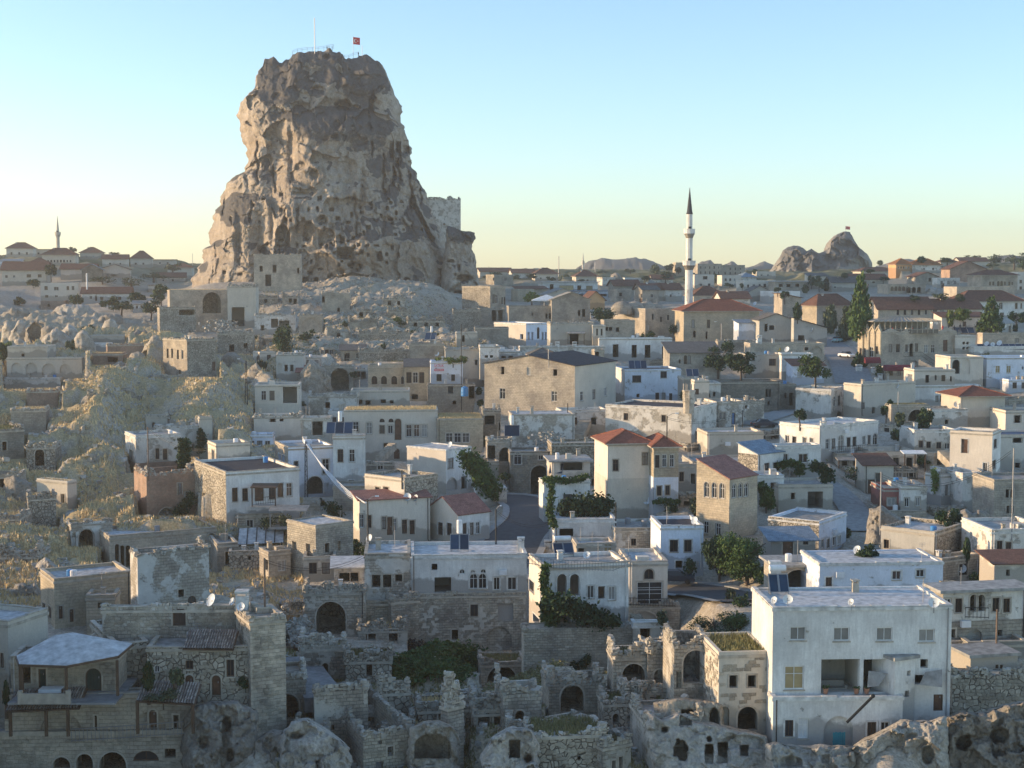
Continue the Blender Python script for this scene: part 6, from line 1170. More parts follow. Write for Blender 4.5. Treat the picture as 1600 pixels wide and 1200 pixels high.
for Q,hw,kd in lane_lines:
 d=np.gradient(Q[:,:2],axis=0);d/=np.linalg.norm(d,axis=1)[:,None]+1e-9;nr=np.stack([-d[:,1],d[:,0]],1);nl=7;L=[]
 for i,q in enumerate(Q):
  for k in range(nl):s=(k/(nl-1)*2-1)*hw;L.append((q[0]+nr[i,0]*s,q[1]+nr[i,1]*s,q[2]+.02-.03*abs(k/(nl-1)*2-1)))
 nm={'main':'road','ramp':'road','path':'lane'}[kd];o=link(nm,grid_mesh(nm,np.array(L),len(Q),nl,M['asphalt' if kd=='main' else 'pathm' if kd=='path' else 'paving']));o['kind']='structure'
 if kd=='main':
  for s in(-1,1):
   mb=MB()
   for i in range(len(Q)-1):
    a,b=Q[i],Q[i+1];o0,o1=hw*s,(hw+.9)*s
    P0=[(a[0]+nr[i,0]*o0,a[1]+nr[i,1]*o0),(b[0]+nr[i+1,0]*o0,b[1]+nr[i+1,1]*o0),(b[0]+nr[i+1,0]*o1,b[1]+nr[i+1,1]*o1),(a[0]+nr[i,0]*o1,a[1]+nr[i,1]*o1)]
    za,zb_=a[2]+.13,b[2]+.13;mb.face([(*P0[0],za),(*P0[1],zb_),(*P0[2],zb_),(*P0[3],za)]if s<0 else[(*P0[3],za),(*P0[2],zb_),(*P0[1],zb_),(*P0[0],za)]);mb.face([(*P0[0],za-.2),(*P0[1],zb_-.2),(*P0[1],zb_),(*P0[0],za)])
   o=mb.build('pavement',M['pathm']);o['kind']='structure'
top=[(405,128),(410,104),(414,92),(428,91),(440,97),(452,94),(456,84),(470,81),(488,80),(500,79),(515,76),(524,79),(532,84),(541,93),(551,89),(562,85),(574,85),(582,92),(586,108),(592,124)]
lft=[(405,128),(396,140),(393,152),(389,172),(371,180),(371,188),(376,212),(384,232),(388,252),(381,270),(374,285),(352,294),(345,305),(343,322),(334,340),(329,360),(327,383),(318,392),(314,412),(303,430),(295,452),(285,480)]
rgt=[(592,124),(604,134),(610,132),(613,143),(624,165),(629,190),(629,206),(641,222),(643,232),(641,243),(645,262),(655,283),(667,300),(669,322),(682,352),(700,385),(716,425),(742,480)]
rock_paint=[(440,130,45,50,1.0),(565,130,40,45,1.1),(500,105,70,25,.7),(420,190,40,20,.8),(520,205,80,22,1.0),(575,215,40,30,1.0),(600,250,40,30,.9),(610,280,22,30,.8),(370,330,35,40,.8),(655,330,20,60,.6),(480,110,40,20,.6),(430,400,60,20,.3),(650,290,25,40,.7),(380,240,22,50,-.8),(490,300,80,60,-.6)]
pk=[(442,369,22,34,7,'a'),(440,304,6,6,3,'r'),(470,302,26,4,2.5,'r'),(511,371,26,28,3,'a'),(482,362,16,26,3.5,'e'),(540,396,26,17,7,'r'),(535,375,6,10,4,'r'),(552,372,4,4,4,'r'),(565,394,5,6,4,'r'),(593,400,8,14,7,'a'),(504,345,18,14,3,'e'),(577,446,5,7,4,'r'),(593,446,5,5,4,'r'),(606,444,22,12,5,'a'),(635,446,14,24,9,'a'),(555,417,20,14,4,'e'),(477,438,9,9,6,'r'),(494,437,6,6,6,'r'),(645,316,9,20,9,'a'),(538,165,26,16,6,'e'),(470,168,30,18,4,'e'),(497,141,24,12,3,'e'),(553,170,18,10,4,'e'),(511,88,8,8,4,'e'),(612,234,6,22,5,'r'),(622,230,8,16,6,'r'),(634,234,10,12,5,'r'),(620,254,6,14,5,'r'),(617,275,5,10,4,'r'),(640,256,6,8,4,'r'),(400,270,10,8,1.5,'e'),(608,345,20,12,2,'e'),(560,360,10,22,2.5,'e'),(546,109,3,3,2,'r'),(700,430,22,14,4,'e')]
for k in range(16):pk.append((648+k*1.8,322+k*3.6,6,7,5,'r'))
rc=random.Random(12)
for k in range(95):
 cx,cy=rc.gauss(545,75),rc.uniform(290,446);lim=300+(cy-440)*-.28
 if lim+20<cx<735-(446-cy)*.42:pk.append((cx,cy,rc.choice((2.6,3,3.5,4.5,7)),rc.choice((3,4,4.5,6)),4,rc.choice('rra')))
for k in range(12):cx,cy=rc.uniform(400,640),rc.uniform(130,400);pk.append((cx,cy,rc.uniform(8,22),rc.uniform(6,18),rc.uniform(1.2,3.2),'e'))
for k in range(14):
 cx,cy=rc.uniform(330,660),rc.uniform(150,330)
 for j in range(rc.randint(8,20)):pk.append((cx+1.2*sin(j*.7),cy+j*3.2,2.6,4.5,2.2,'e'));cx+=rc.uniform(-1.2,1.4)
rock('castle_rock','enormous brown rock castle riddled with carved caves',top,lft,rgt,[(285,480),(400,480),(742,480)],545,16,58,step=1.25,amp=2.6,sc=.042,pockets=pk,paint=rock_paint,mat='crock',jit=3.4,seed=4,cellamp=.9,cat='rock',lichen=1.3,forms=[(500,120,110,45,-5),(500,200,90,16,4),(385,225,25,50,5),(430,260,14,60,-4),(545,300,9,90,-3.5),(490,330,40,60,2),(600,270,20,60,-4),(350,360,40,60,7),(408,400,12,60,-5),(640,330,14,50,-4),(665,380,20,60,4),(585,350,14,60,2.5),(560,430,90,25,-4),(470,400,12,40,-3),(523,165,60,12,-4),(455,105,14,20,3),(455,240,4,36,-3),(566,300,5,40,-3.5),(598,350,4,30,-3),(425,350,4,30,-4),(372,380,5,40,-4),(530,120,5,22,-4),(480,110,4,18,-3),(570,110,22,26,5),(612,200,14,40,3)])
rock('rock_outcrop','dark overhanging rock fin right of the masonry tower',[(697,352),(705,354),(718,360),(728,362)],[(697,352),(696,385),(690,420),(680,480)],[(728,362),(742,363),(743,370),(736,382),(742,400),(746,425),(748,450),(750,480)],[(680,480),(750,480)],520,5,16,step=1.3,amp=1.6,sc=.09,pockets=[(704,408,10,4,5,'r'),(717,418,4,8,5,'r'),(727,435,24,9,7,'e'),(712,430,5,5,3,'r'),(716,460,14,14,6,'a')],paint=[(715,365,20,20,.9),(735,370,12,10,1)],mat='crock',jit=1.5,seed=8,lichen=.8)
H('masonry_tower','tall pale patched masonry wall standing behind the rock',None,667,720,312,470,'694,350,3,3,h 702,362,3,3,h 680,340,2,3,h 690,372,3,3,h',D=548,th=8,m='white2',roof='flat',rm='stone',dep=10,cat='tower',jag=.8,ctrl=False,corn=False,surr=False)
rock('fort_rock','distant twin-peaked fort rock with a flag on its summit',[(1232,386),(1240,383),(1250,384),(1262,394),(1268,389),(1280,396),(1296,388),(1299,374),(1308,365),(1318,361),(1328,362),(1334,372)],[(1232,386),(1224,392),(1218,402),(1208,418),(1190,448)],[(1334,372),(1342,388),(1354,396),(1362,410),(1368,448)],[(1190,448),(1368,448)],960,25,60,step=1.2,amp=9,sc=.03,mat='tuffg',seed=31,lichen=.6,paint=[(1250,400,40,25,.9),(1320,385,30,25,.9),(1290,410,60,20,.7),(1340,425,30,12,-.6),(1310,425,20,12,-.6)],jit=1.2)
for i,(x0,x1,yt,yb,D,lab)in enumerate(((878,1070,402,434,1500,'broad flat-topped far hill in the middle of the skyline'),(1085,1125,404,430,1500,'small dark hill behind the minaret'),(1120,1165,405,430,1480,'rounded hill right of the minaret'),(1150,1240,407,432,1550,'long dark hill left of the fort rock'),(1350,1500,403,428,1500,'dark wooded ridge right of the fort rock'),(1500,1700,398,425,1400,'dark wooded ridge at the right edge'),(700,900,419,432,1500,'pale far ridge right of the great rock'),(-80,200,398,425,1500,'hazy ridge at the far left'))):
 w=x1-x0;h=yb-yt
 o=rock('hill',lab,[(x0+w*q,yt+h*(.75-.75*sin(pi*q)**.8+.08*sin(q*17+i)))for q in np.linspace(.12,.88,9)],[(x0+w*.12,yt+h*.5),(x0,yb+8)],[(x0+w*.88,yt+h*.5),(x1,yb+8)],[(x0,yb+8),(x1,yb+8)],D,60,120,step=3,amp=6,sc=.02,mat='tuffg',seed=60+i,jit=1.5,paint=[(x0+w/2,yt+h*.3,w*.6,h*.5,.8)],cat=None)
 o['kind']='structure';o['label']=lab
BR=[(0,30,500,562,375,'tuffw','big pale tuff hump at the left edge of the valley'),(14,44,497,545,372,'tuffw','rounded tuff lobe at the left of the valley'),(38,72,498,542,368,'tuffg','grey tuff lobe with a hollow in the valley'),(62,92,505,545,366,'tuffg','low grey tuff lobe beside the hollow one'),(62,118,512,556,352,'tuffw','wide white tuff cone in the valley'),(88,128,505,556,356,'tuffw','peaked white tuff cone in the valley'),(112,150,514,562,348,'tuffw','white tuff cone right of the peaked one'),(20,50,527,552,360,'tuffw','small pale cone in front of the hollow lobe'),(80,150,472,500,440,'tuffw','broad pale dome below the white cottage'),(150,195,488,512,420,'tuffg','rounded tuff hummock near the dark trees'),(160,185,497,514,400,'tuffw','small white tooth of tuff in the grass'),(190,240,512,545,372,'tuffg','dark boulder bank below the dark trees'),(10,48,478,502,430,'tuffg','boulder bank at the left valley rim'),(218,262,518,600,322,'tuff','tall leaning tuff mass left of the cream stone house'),(196,236,545,600,318,'tuff','low tuff lump with cave on the ridge'),(168,205,563,596,312,'tuffg','dark boulder on the sunlit ridge'),(130,156,545,580,322,'tuff','sunlit tooth of rock beside the brick ruin'),(118,178,612,655,258,'tuff','rock ledge with a wide cave mouth on the left slope'),(180,222,604,640,268,'tuff','curling rock rib on the left slope'),(92,122,612,645,262,'tuffg','rock nose with an arched hole on the left slope'),(160,205,690,760,222,'tuff','big round tuff boulder left of the abandoned white house'),(84,130,712,770,218,'tuffw','pale cave cone with arched door on the left slope'),(118,172,706,760,220,'tuff','smooth tuff swell on the left slope'),(0,60,740,800,206,'tuffg','grey hump at the left edge of the slope'),(20,62,745,780,210,'tuffw','pale bare patch of tuff on the slope'),(0,52,850,945,168,'tuff','carved rock at the left edge below the golden slope'),(50,108,868,938,164,'tuffw','smooth white tuff tongue left of the yellow house'),(10,70,905,950,156,'tuffg','boulders heaped left of the yellow house'),(322,400,590,640,290,'tuffg','crumbling bank below the lane'),(340,400,545,612,322,'tuffg','grey outcrop above the lane'),(380,436,565,640,300,'tuff','pale ribbed outcrop left of the rock-cut house'),(466,520,560,625,308,'tuff','ribbed outcrop right of the rock-cut house'),(500,530,552,580,315,'tuffw','knobbly pale crag beside the black vault'),(540,600,1065,1120,117,'tuffw','pale tuff frame round a cave room'),(1350,1420,786,850,176,'tuffg','curved earth bank beside the red and white house'),(1205,1250,730,770,208,'tuffg','stony bank under the vine pergola'),(1465,1555,792,830,182,'tuffg','shrubby rubble bank below the arched white houses'),(950,985,425,458,620,'tuffg','dark rock knoll behind the modern restaurant'),(985,1044,438,460,560,'tuffg','low dark rock knoll behind the domes'),(1440,1500,448,468,505,'tuffw','pale striped tuff slope below the cream hotel'),]
PK={0:(),'rock ledge with a wide cave mouth on the left slope':[(158,628,34,18,5,'e'),(128,637,5,8,3,'r')],'rock nose with an arched hole on the left slope':[(103,635,13,18,5,'a')],'pale cave cone with arched door on the left slope':[(108,741,10,18,5,'a')],'big round tuff boulder left of the abandoned white house':[(163,729,14,8,3,'e')],'tall leaning tuff mass left of the cream stone house':[(232,560,26,26,5,'e')],'grey tuff lobe with a hollow in the valley':[(55,518,18,30,5,'e')],'curling rock rib on the left slope':[(192,632,8,10,4,'e'),(200,624,5,14,4,'e')],'carved rock at the left edge below the golden slope':[(38,912,16,18,4,'a'),(8,890,12,14,2,'e')],'white quarried ledge below the great rock':[(429,500,10,14,5,'r'),(444,504,18,14,5,'r')],'dark broken ledge left of the quarried ledge':[(385,498,18,22,6,'a')],'flat cave-eaten ledge on the scree':[(524,510,24,9,5,'e'),(556,512,10,5,3,'e')],'pale hollow boulder on the scree':[(660,501,10,5,4,'e'),(653,493,3,3,2,'e')],'carved tuff lump with a doorway':[(577,1038,9,32,4,'a'),(549,1022,8,5,2,'e')],'pale tuff frame round a cave room':[(568,1086,28,18,6,'r'),(578,1093,10,14,6,'r')],'tuff bank round the black pit':[(674,1166,52,34,9,'a')],'grey cliff with an arched window under the corner tower':[(354,1132,14,22,2,'a'),(360,1180,8,20,2,'e')],'long rock terrace under the great rock':[(452,470,26,12,4,'e')],'pale flat-topped tuff block beside the pit':[(803,1172,8,26,3,'r')],'pale cliff under the white hotel':[(1380,1190,30,12,2,'e'),(1440,1196,22,16,3,'a'),(1375,1150,14,8,1,'e')],'whitewashed rock foot under the terrace wing':[(1240,1190,30,16,1.5,'a')],'grey cliff with a ruined wall at the bottom right corner':[(1500,1165,26,20,3,'e'),(1560,1180,6,8,1.5,'r'),(1540,1182,5,7,1.5,'r')]}
for(x0,x1,yt,yb,D,mt,lab)in BR:
 bigrock('tuff_outcrop',lab,x0,x1,yt,yb,D,mat=('tuffw' if mt=='white2' else mt),pockets=PK.get(lab,()),peak=.35+.3*((x0*7)%10)/10,step=1.8 if D>150 else 2.0,amp=min(1.3,(x1-x0)/F*D*.075),cellamp=.7)
rock('rock_cut_rooms','pale hollowed tuff front with keyhole cave mouths and curling lip',[(1012,1110),(1035,1124),(1060,1116),(1085,1128),(1110,1132),(1160,1142),(1200,1150)],[(1012,1110),(1008,1150),(1014,1225)],[(1200,1150),(1203,1180),(1205,1225)],[(1014,1225),(1205,1225)],104.5,1.0,3.5,step=1.7,amp=.45,sc=.3,flatf=True,cellamp=.5,mat='tuffw',seed=44,jit=2,pockets=[(1071,1126,18,14,3,'r'),(1064,1172,22,32,5,'e'),(1108,1155,6,7,2,'e'),(1108,1178,12,28,4,'r'),(1129,1176,14,30,4,'r'),(1163,1173,12,16,2,'r'),(1039,1140,8,8,1.5,'e'),(1160,1160,66,22,.5,'a')])
rock('rock_cut_rooms','ledge of worn rock-cut rooms with one arched opening below the tan stone house',[(1020,1098),(1060,1092),(1110,1096),(1130,1100)],[(1020,1098),(1022,1120),(1024,1140)],[(1130,1100),(1132,1120),(1134,1140)],[(1024,1140),(1134,1140)],107,1.0,2.0,step=1.8,amp=.3,sc=.4,flatf=True,cellamp=.5,mat='tuff',seed=45,jit=1.5,pockets=[(1116,1122,14,30,3,'a'),(1075,1118,20,16,3,'r')])
for nm,lab,tp,D,pk_,mt,sd_ in(('cliff','grey worn cliff with one arched window under the corner tower',[(286,1126),(300,1104),(330,1096),(370,1097),(402,1112)],106.8,[(354,1132,14,22,1.5,'a'),(360,1180,10,20,1.5,'e'),(318,1160,16,20,1,'e')],'tuffg',56),('cliff','cliff foot below the corner tower',[(396,1158),(425,1142),(455,1150)],105.8,[(430,1180,14,18,1,'e')],'tuffg',57),('cliff','tuff bank with a wide black pit in it',[(638,1138),(662,1128),(690,1130),(718,1142)],107,[(676,1166,54,36,9,'a')],'tuff',58),('cliff','pale worn cliff with shallow hollows under the white hotel',[(1330,1166),(1352,1158),(1385,1140),(1412,1126),(1450,1128),(1480,1120)],102,[(1378,1192,34,14,1.5,'e'),(1450,1180,20,26,1.2,'e'),(1425,1150,14,8,.8,'e')],'tuffw',51),('cliff','grey stained cliff at the bottom right corner below the rubble wall',[(1478,1120),(1500,1112),(1540,1116),(1580,1100),(1640,1092)],104,[(1505,1160,26,22,2,'e'),(1560,1150,30,20,1.5,'e')],'tuffg',52),('cliff','whitewashed rubbly footing under the terrace wing',[(1198,1160),(1225,1164),(1260,1168),(1300,1167),(1336,1166)],101.5,[(1236,1190,34,16,.8,'a'),(1290,1186,12,12,.5,'r')],'tuffw',53),('cliff','pale crag with scrubby top at the bottom edge beside the leaning ruin',[(438,1150),(455,1128),(480,1122),(505,1140),(530,1156),(548,1170)],104,[(462,1150,18,10,1,'e'),(498,1196,8,14,1,'r')],'tuffw',54),('cliff','broken tuff slabs over a dark hollow at the bottom edge',[(752,1180),(770,1150),(800,1136),(830,1140),(842,1160)],102.5,[(804,1170,16,26,3,'r'),(825,1185,10,12,2,'e')],'tuffw',55)):
 a,b=tp[0],tp[-1];rock(nm,lab,tp,[a,(a[0]-2,(a[1]+1240)/2),(a[0]-3,1240)],[b,(b[0]+2,(b[1]+1240)/2),(b[0]+3,1240)],[(a[0]-3,1240),(b[0]+3,1240)],D,1.0,3.0,step=1.8,amp=.6,sc=.28,flatf=True,cellamp=.9,mat=mt,seed=sd_,jit=3,pockets=pk_)
for h in HOUSES:build_house(h)
print('houses',len(HOUSES),round(time.time()-T0,1))
bpy.context.view_layer.update();DG[0]=bpy.context.evaluated_depsgraph_get();O0=mathutils.Vector((0,0,0))
CV=np.zeros((1200,1640),np.int8)
def fillr(x0,x1,y0,y1,v):CV[max(0,int(y0)):max(0,int(y1)+1),max(0,int(x0)):max(0,int(x1)+1)]=v
def cover(h):
 x0,x1=h['a0'],h['a1'];d=h['dep']if h['xl']is None else max(h['WA'],3);rr_=430+(h['yt']-430)*h['D']/(h['D']+d);up=h['rh']*F/h['D']if h['roof']not in('flat','open','grass','slab')else 0
 fillr(x0,x1,min(rr_,h['yt']-up),h['yt'],2 if h['roof']in('open','hip')or h['cat']=='mosque' else 1);fillr(x0,x1,h['yt'],h['yb'],1)
 for x,y,w,q,k,f_ in parse_wins(h['wins']):
  if w>1.5:fillr(x-w/2-1,x+w/2+1,y-q/2-2,y+q/2+1,2)
for h in sorted(HOUSES,key=lambda h:-h['D']):h.setdefault('a0',h['xc']if h['xl']is None else h['xl']);h.setdefault('a1',h['xr']or h['xc']);cover(h)
for Q,hw,kd in lane_lines:
 for q in Q:a,b=proj(*q);w=hw*F/q[1];fillr(a-w,a+w,b-w*.25,b+w*.12,2)
fillr(285,752,0,452,2);fillr(600,770,1010,1090,2);fillr(1095,1220,835,915,2);fillr(840,960,745,810,2);fillr(1300,1375,425,530,2);fillr(1095,1190,535,600,2);fillr(1060,1092,290,480,2);fillr(450,515,1020,1090,2);fillr(310,405,580,640,2)
NAMED=[h for h in HOUSES if h['cat']=='house' and h['name']!='far_house' and h['D']<460];SEEN=set();DONE=[]
def lab_for(x,y,mat,kind,nw,wd):
 h=min(NAMED,key=lambda h:abs((h['a0']+h['a1'])/2-x)+1.3*abs(h['yb']-y));cx=(h['a0']+h['a1'])/2;rel='below' if y>h['yb']+14 else 'above' if y<h['yt']-4 else 'left of' if x<cx else 'right of'
 w=h['label'].split();short=' '.join(w[:7]);cut=[i for i,q in enumerate(w[:7])if i>2 and q in('with','and','of','the','in','a','an','to','by','its','under','between','at','two','three','one')];short=' '.join(w[:cut[-1]])if cut else short
 win={0:'windowless',1:'one-windowed',2:'two-windowed'}.get(nw,'many-windowed')
 for size in(wd,'plain','squat','worn','old','dusty','boxy','sagging','leaning','patchy','stubby','faded','rough','bare','humble','grimy','cracked','weathered','dull','crooked'):
  s=f'{size} {win} {mat} {kind} {rel} the {short}'
  if s not in SEEN:SEEN.add(s);return ' '.join(s.split()[:16])
 return s
MW={'cream':'cream stone','grey':'grey stone','old':'patchy stone','peel':'peeling white','white':'whitewashed','white2':'off-white','rose':'beige plastered','beige':'beige','rub':'rubble','greyp':'grey rendered','block':'block masonry','bwhite':'bluish white','dgrey':'dark stone','yellow':'honey stone'}
def infill(zone,n,mats,ruin,wr,hr,tries,seed,smin=.62,grp='small nameless buildings'):
 r=random.Random(seed);got=0
 for _ in range(tries):
  if got>=n:break
  x,y=r.uniform(zone[0],zone[2]),r.uniform(zone[1],zone[3])
  if not(0<=x<1600 and y<1199)or CV[int(y),int(x)]:continue
  D=on_ground(x,y)[1]
  if D>1300:continue
  w,hh=r.uniform(*wr)*F/D,r.uniform(*hr)*F/D;x0,x1,yt=x-w/2,x+w/2,y-hh
  s=CV[max(0,int(yt)):int(y)+1,max(0,int(x0)):max(1,int(x1)+1)]
  if s.size==0 or(s==2).mean()>.006 or(s[-2:]>0).mean()>.55 or(s==0).mean()<smin:continue
  m=r.choice(mats);nw=r.choice((0,1,2,2,3))if hh>7 else 0;W=''
  ww,wh=.9*F/D,1.25*F/D
  for k in range(nw):W+=f"{x0 + w * (k + .7) / (nw + .4):.1f},{yt + hh * .42:.1f},{ww:.1f},{wh:.1f},{'h' if ruin else r.choice('wwhs')} "
  if hh>12 and r.random()<.5:W+=f"{x0 + w * r.choice((.25, .8)):.1f},{y - 1.0 * F / D:.1f},{1.0 * F / D:.1f},{2.0 * F / D:.1f},{r.choice('dhA')} "
  kind='ruin' if ruin else('wall' if hr[1]<2.4 else 'house');side=r.random()<.45 and not ruin
  H({'ruin':'ruin','wall':'terrace_wall','house':'small_house'}[kind],lab_for(x,y,MW[m],kind,nw+W.count('d ')*0,'small' if w*D/F<6 else 'wide'),(x0 if side else None),(x0+w*.3 if side else x0),x1,yt,y,W,D=D,th=(30 if side else r.uniform(1,9)),m=m,roof=('flat' if kind!='ruin' else r.choice(('open','flat','grass')))if r.random()<.82 or kind!='house' else r.choice(('shed','gablex')),rm=None if ruin else r.choice(('conc','wroof','conc','stone'))if kind!='wall' else 'stone',dep=r.uniform(3.5,6)if kind!='wall' else 1.0,cat=kind,group=grp,ctrl=False,jag=(.7 if ruin else .35 if kind=='wall' else 0),rh=1.2,surr=D<230,grass=('straw' if x<420 else 'strawg')if ruin and r.random()<.5 else None,ext=4)
  h=HOUSES[-1]
  if h['roof']in('shed','gablex'):h['rm']=r.choice(('rsheet','bsheet','btile','gtile'))
  h['a0'],h['a1']=x0,x1;build_house(h);cover(h);fillr(x0,x1,yt+(y-yt)*.45,y,2);got+=1
 return got
TOWN=['cream','grey','old','peel','white','white2','rose','beige','greyp','bwhite','rose','grey']
g1=infill((740,560,1600,930),120,TOWN,False,(4,8),(2.6,5.0),30000,1,.12);g2=infill((400,560,760,930),40,TOWN,False,(3.5,7),(2.4,4.2),9000,2,.12)
g3=infill((740,445,1600,570),80,['cream','rose','beige','grey','white2','yellow'],False,(7,12),(3.5,5.5),16000,3,.2,'small nameless buildings behind the mosque');g4=infill((-10,590,400,900),9,['rub','old','block','rub','cream'],True,(3,6.5),(1.6,3.2),600,4,.7,'small ruins on the left slope')
g5=infill((430,985,1060,1190),34,['rub','old','block'],True,(2.2,5),(1.4,3.6),6000,5,.3,'small ruins in the gully');g6=infill((390,475,760,570),9,['rub','old','block'],True,(4,10),(1.6,3.2),900,6,.7,'small ruins on the scree')
g7=infill((400,560,1600,960),110,['rub','block','old','dgrey'],False,(3,10),(1.0,2.2),20000,7,.15,'terrace walls between the houses')
print('infill',g1,g2,g3,g4,g5,g6,g7,round(time.time()-T0,1));bpy.context.view_layer.update();DG[0]=bpy.context.evaluated_depsgraph_get()
def hip_canopy():
 """white sheet roof of the open terrace room, on timber posts"""
 D=HD('stone terrace room')-2.2;c=P(100,1090,D);root=empty('canopy_terrace',c,label='open terrace room under a broad white sheet roof on timber posts',cat='pavilion');L=lambda x,y,d:tuple(P(x,y,d)[i]-c[i]for i in range(3))
 z1=zat(D,1034)-c[2];x0=P(15,1034,D)[0]-c[0];x1=P(182,1030,D)[0]-c[0];xm=P(110,1034,D)[0]-c[0]
 f=[(x0,1.5,z1+.05),(x0+.9,-.6,z1),(xm,-1.0,z1),(x1,.4,z1+.35),(x1+.4,3.0,z1+.6),(x0+2.8,6.0,z1+.7)];apex=[(x0+2.4,2.8,z1+1.25),(xm+.3,2.6,z1+1.3)]
 q=MB();q.face([f[0],f[1],apex[0]]);q.face([f[1],f[2],apex[1],apex[0]]);q.face([f[2],f[3],apex[1]]);q.face([f[3],f[4],apex[1]]);q.face([f[4],f[5],apex[0],apex[1]]);q.face([f[5],f[0],apex[0]])
 o=q.build('roof',M['wroof'],root);s=o.modifiers.new('t','SOLIDIFY');s.thickness=.06
 e=MB()
 for a,b in zip(f,f[1:]+f[:1]):e.bar((a[0],a[1],a[2]-.1),(b[0],b[1],b[2]-.1),.16)
 e.build('fascia',M['bframe'],root)
 for x,y in((x0+.35,1.2),(x0+1.0,-.35),(xm-.1,-.75),(x1-.1,.5)):
  p=MB();p.box(x-.09,x+.09,y-.09,y+.09,0,z1-.02);p.build('post',M['bframe'],root)
 p=MB();p.box(x0+.9,xm+.1,-.95,-.7,-.2,.55);p.box(x0+.85,x0+1.15,-1.0,-.68,-.2,.75);p.box(xm-.1,xm+.2,-1.0,-.68,-.2,.8);p.build('parapet',M['cornice'],root)
 p=MB();p.box(x0,x1,-.65,6,-.35,-.2);p.build('deck',M['paving'],root)
 t=empty('garden_table',(c[0]+(x0+xm)/2+.6,c[1]+.6,c[2]-.2),label='small table with a pale cloth under the white sheet roof',cat='table');p=MB();p.box(-.8,.8,-.45,.45,.72,.75);p.build('tabletop',M['tank'],t);p=MB();p.box(-.82,.82,-.47,-.455,.45,.74);p.build('tablecloth_edge',M['canvas'],t)
 for x in(-.7,.7):
  for y in(-.35,.35):p=MB();p.bar((x,y,0),(x,y,.72),.05);p.build('leg',M['bframe'],t)
hip_canopy()
def tiled_canopy(label,pts,D,posts,zf=1.1,mat='gtile',drop=.55,pz=None):
 """pantile lean-to: real rows of half-round tiles on a sloping deck, carried by posts"""
 (xa,ya),(xb,yb)=pts;A=P(xa,ya,D);B=P(xb,yb,D);W=B[0]-A[0];root=empty('tiled_canopy',A,atan2(B[2]-A[2],1e9),label=label,cat='canopy')
 d=2.3;n=int(W/.2);m=MB();rr=random.Random(int(xa));dz=B[2]-A[2]
 for i in range(n):
  x=i*.2+.1
  for j in range(6):
   y0=j*d/6;z0=drop*j/6*1.0+dz*x/W;z1=drop*(j+1.15)/6+dz*x/W;r0,r1=.095,.075;of=.02+rr.uniform(0,.02);seg=4
   for k in range(seg):
    a,b=pi*k/seg,pi*(k+1)/seg
    m.face([(x+r0*cos(a),y0,z0+of+r0*sin(a)),(x+r0*cos(b),y0,z0+of+r0*sin(b)),(x+r1*cos(b),y0+d/6*1.15,z1+r1*sin(b)),(x+r1*cos(a),y0+d/6*1.15,z1+r1*sin(a))],rr.choice((0,0,1)))
 o=m.build('tile_rows',[M['tilea'],M['tileb']],root);o['kind']='stuff'
 q=MB();q.face([(0,0,-.02),(W,0,dz-.02),(W,d,dz+drop-.02),(0,d,drop-.02)]);q.face([(0,0,-.1),(0,d,drop-.1),(W,d,dz+drop-.1),(W,0,dz-.1)]);q.face([(0,0,-.1),(W,0,dz-.1),(W,0,dz-.02),(0,0,-.02)]);q.build('deck',M['bframe'],root)
 for px in posts:
  x=(px-xa)/(xb-xa)*W;q=MB();zb=zat(D,pz)-A[2];q.box(x-.1,x+.1,.15,.35,zb,dz*x/W);q.build('post',M['bframe'],root)
M['tilea']=flat('old_pantile',(.2,.17,.15),nz=.35);M['tileb']=flat('pale_pantile',(.34,.3,.26),nz=.35)
tiled_canopy('old pantile canopy on posts at the lower left',((8,1112),(124,1107)),HD('lower courtyard')-1.9,(14,70,104),drop=.9,pz=1152)
tiled_canopy('old pantile canopy over the arched recess below the arched doors',((212,1096),(305,1101)),HD('lower courtyard')-1.9,(213,300),drop=.9,pz=1148)
tiled_canopy('strip of pantiles along the rubble house roof',((285,1014),(365,1015)),HD('rubble stone house with two')-.3,(),drop=.9)
def railing(label,pts,D,h=.95,mat='metal',name='railing'):
 W=[P(x,y,d if(d:=D)else D)for x,y in pts];c=W[0];root=empty(name,c,label=label,cat='railing');q=MB();b=MB()
 for A,B in zip(W,W[1:]):
  A=[A[i]-c[i]for i in range(3)];B=[B[i]-c[i]for i in range(3)];L=math.dist(A,B);n=max(2,int(L/.28));q.bar((A[0],A[1],A[2]+h),(B[0],B[1],B[2]+h),.06);q.bar((A[0],A[1],A[2]+.12),(B[0],B[1],B[2]+.12),.05)
  for k in range(n+1):t=k/n;p=[A[i]+(B[i]-A[i])*t for i in range(3)];b.bar(p,(p[0],p[1],p[2]+h),.035)
 q.build('rail',M[mat],root);o=b.build('baluster',M[mat],root);o['kind']='stuff'
railing('grey railing along the paved lower deck',[(112,1160),(180,1156),(290,1148)],HD('bottom terrace')+.2,1.0)
railing('pale terrace railing above the two tall arches',[(822,881),(865,889),(958,893),(985,882)],HD('white mansion with')+.1,.9,'metal')
railing('black railing in front of the huge glazed arch',[(981,946),(1055,948)],HD('block masonry base')-.1,.8,'dark')
railing('iron balcony rail of the twin-arched mansion',[(1508,966),(1545,967)],HD('two-storey mansion')-.8,.9,'dark')
railing('black stair rail of the zigzag hall',[(1412,558),(1440,557),(1466,575)],HD('cream stone hall')-.4,1.0,'dark')
railing('rail of the balcony below the canopy of the white house',[(400,789),(430,786)],HD('white house with rough')-1.7,.9,'bframe')
railing('terrace railing of the long white house',[(1300,708),(1356,704)],HD('long white stone house')-.6,.9,'dark')
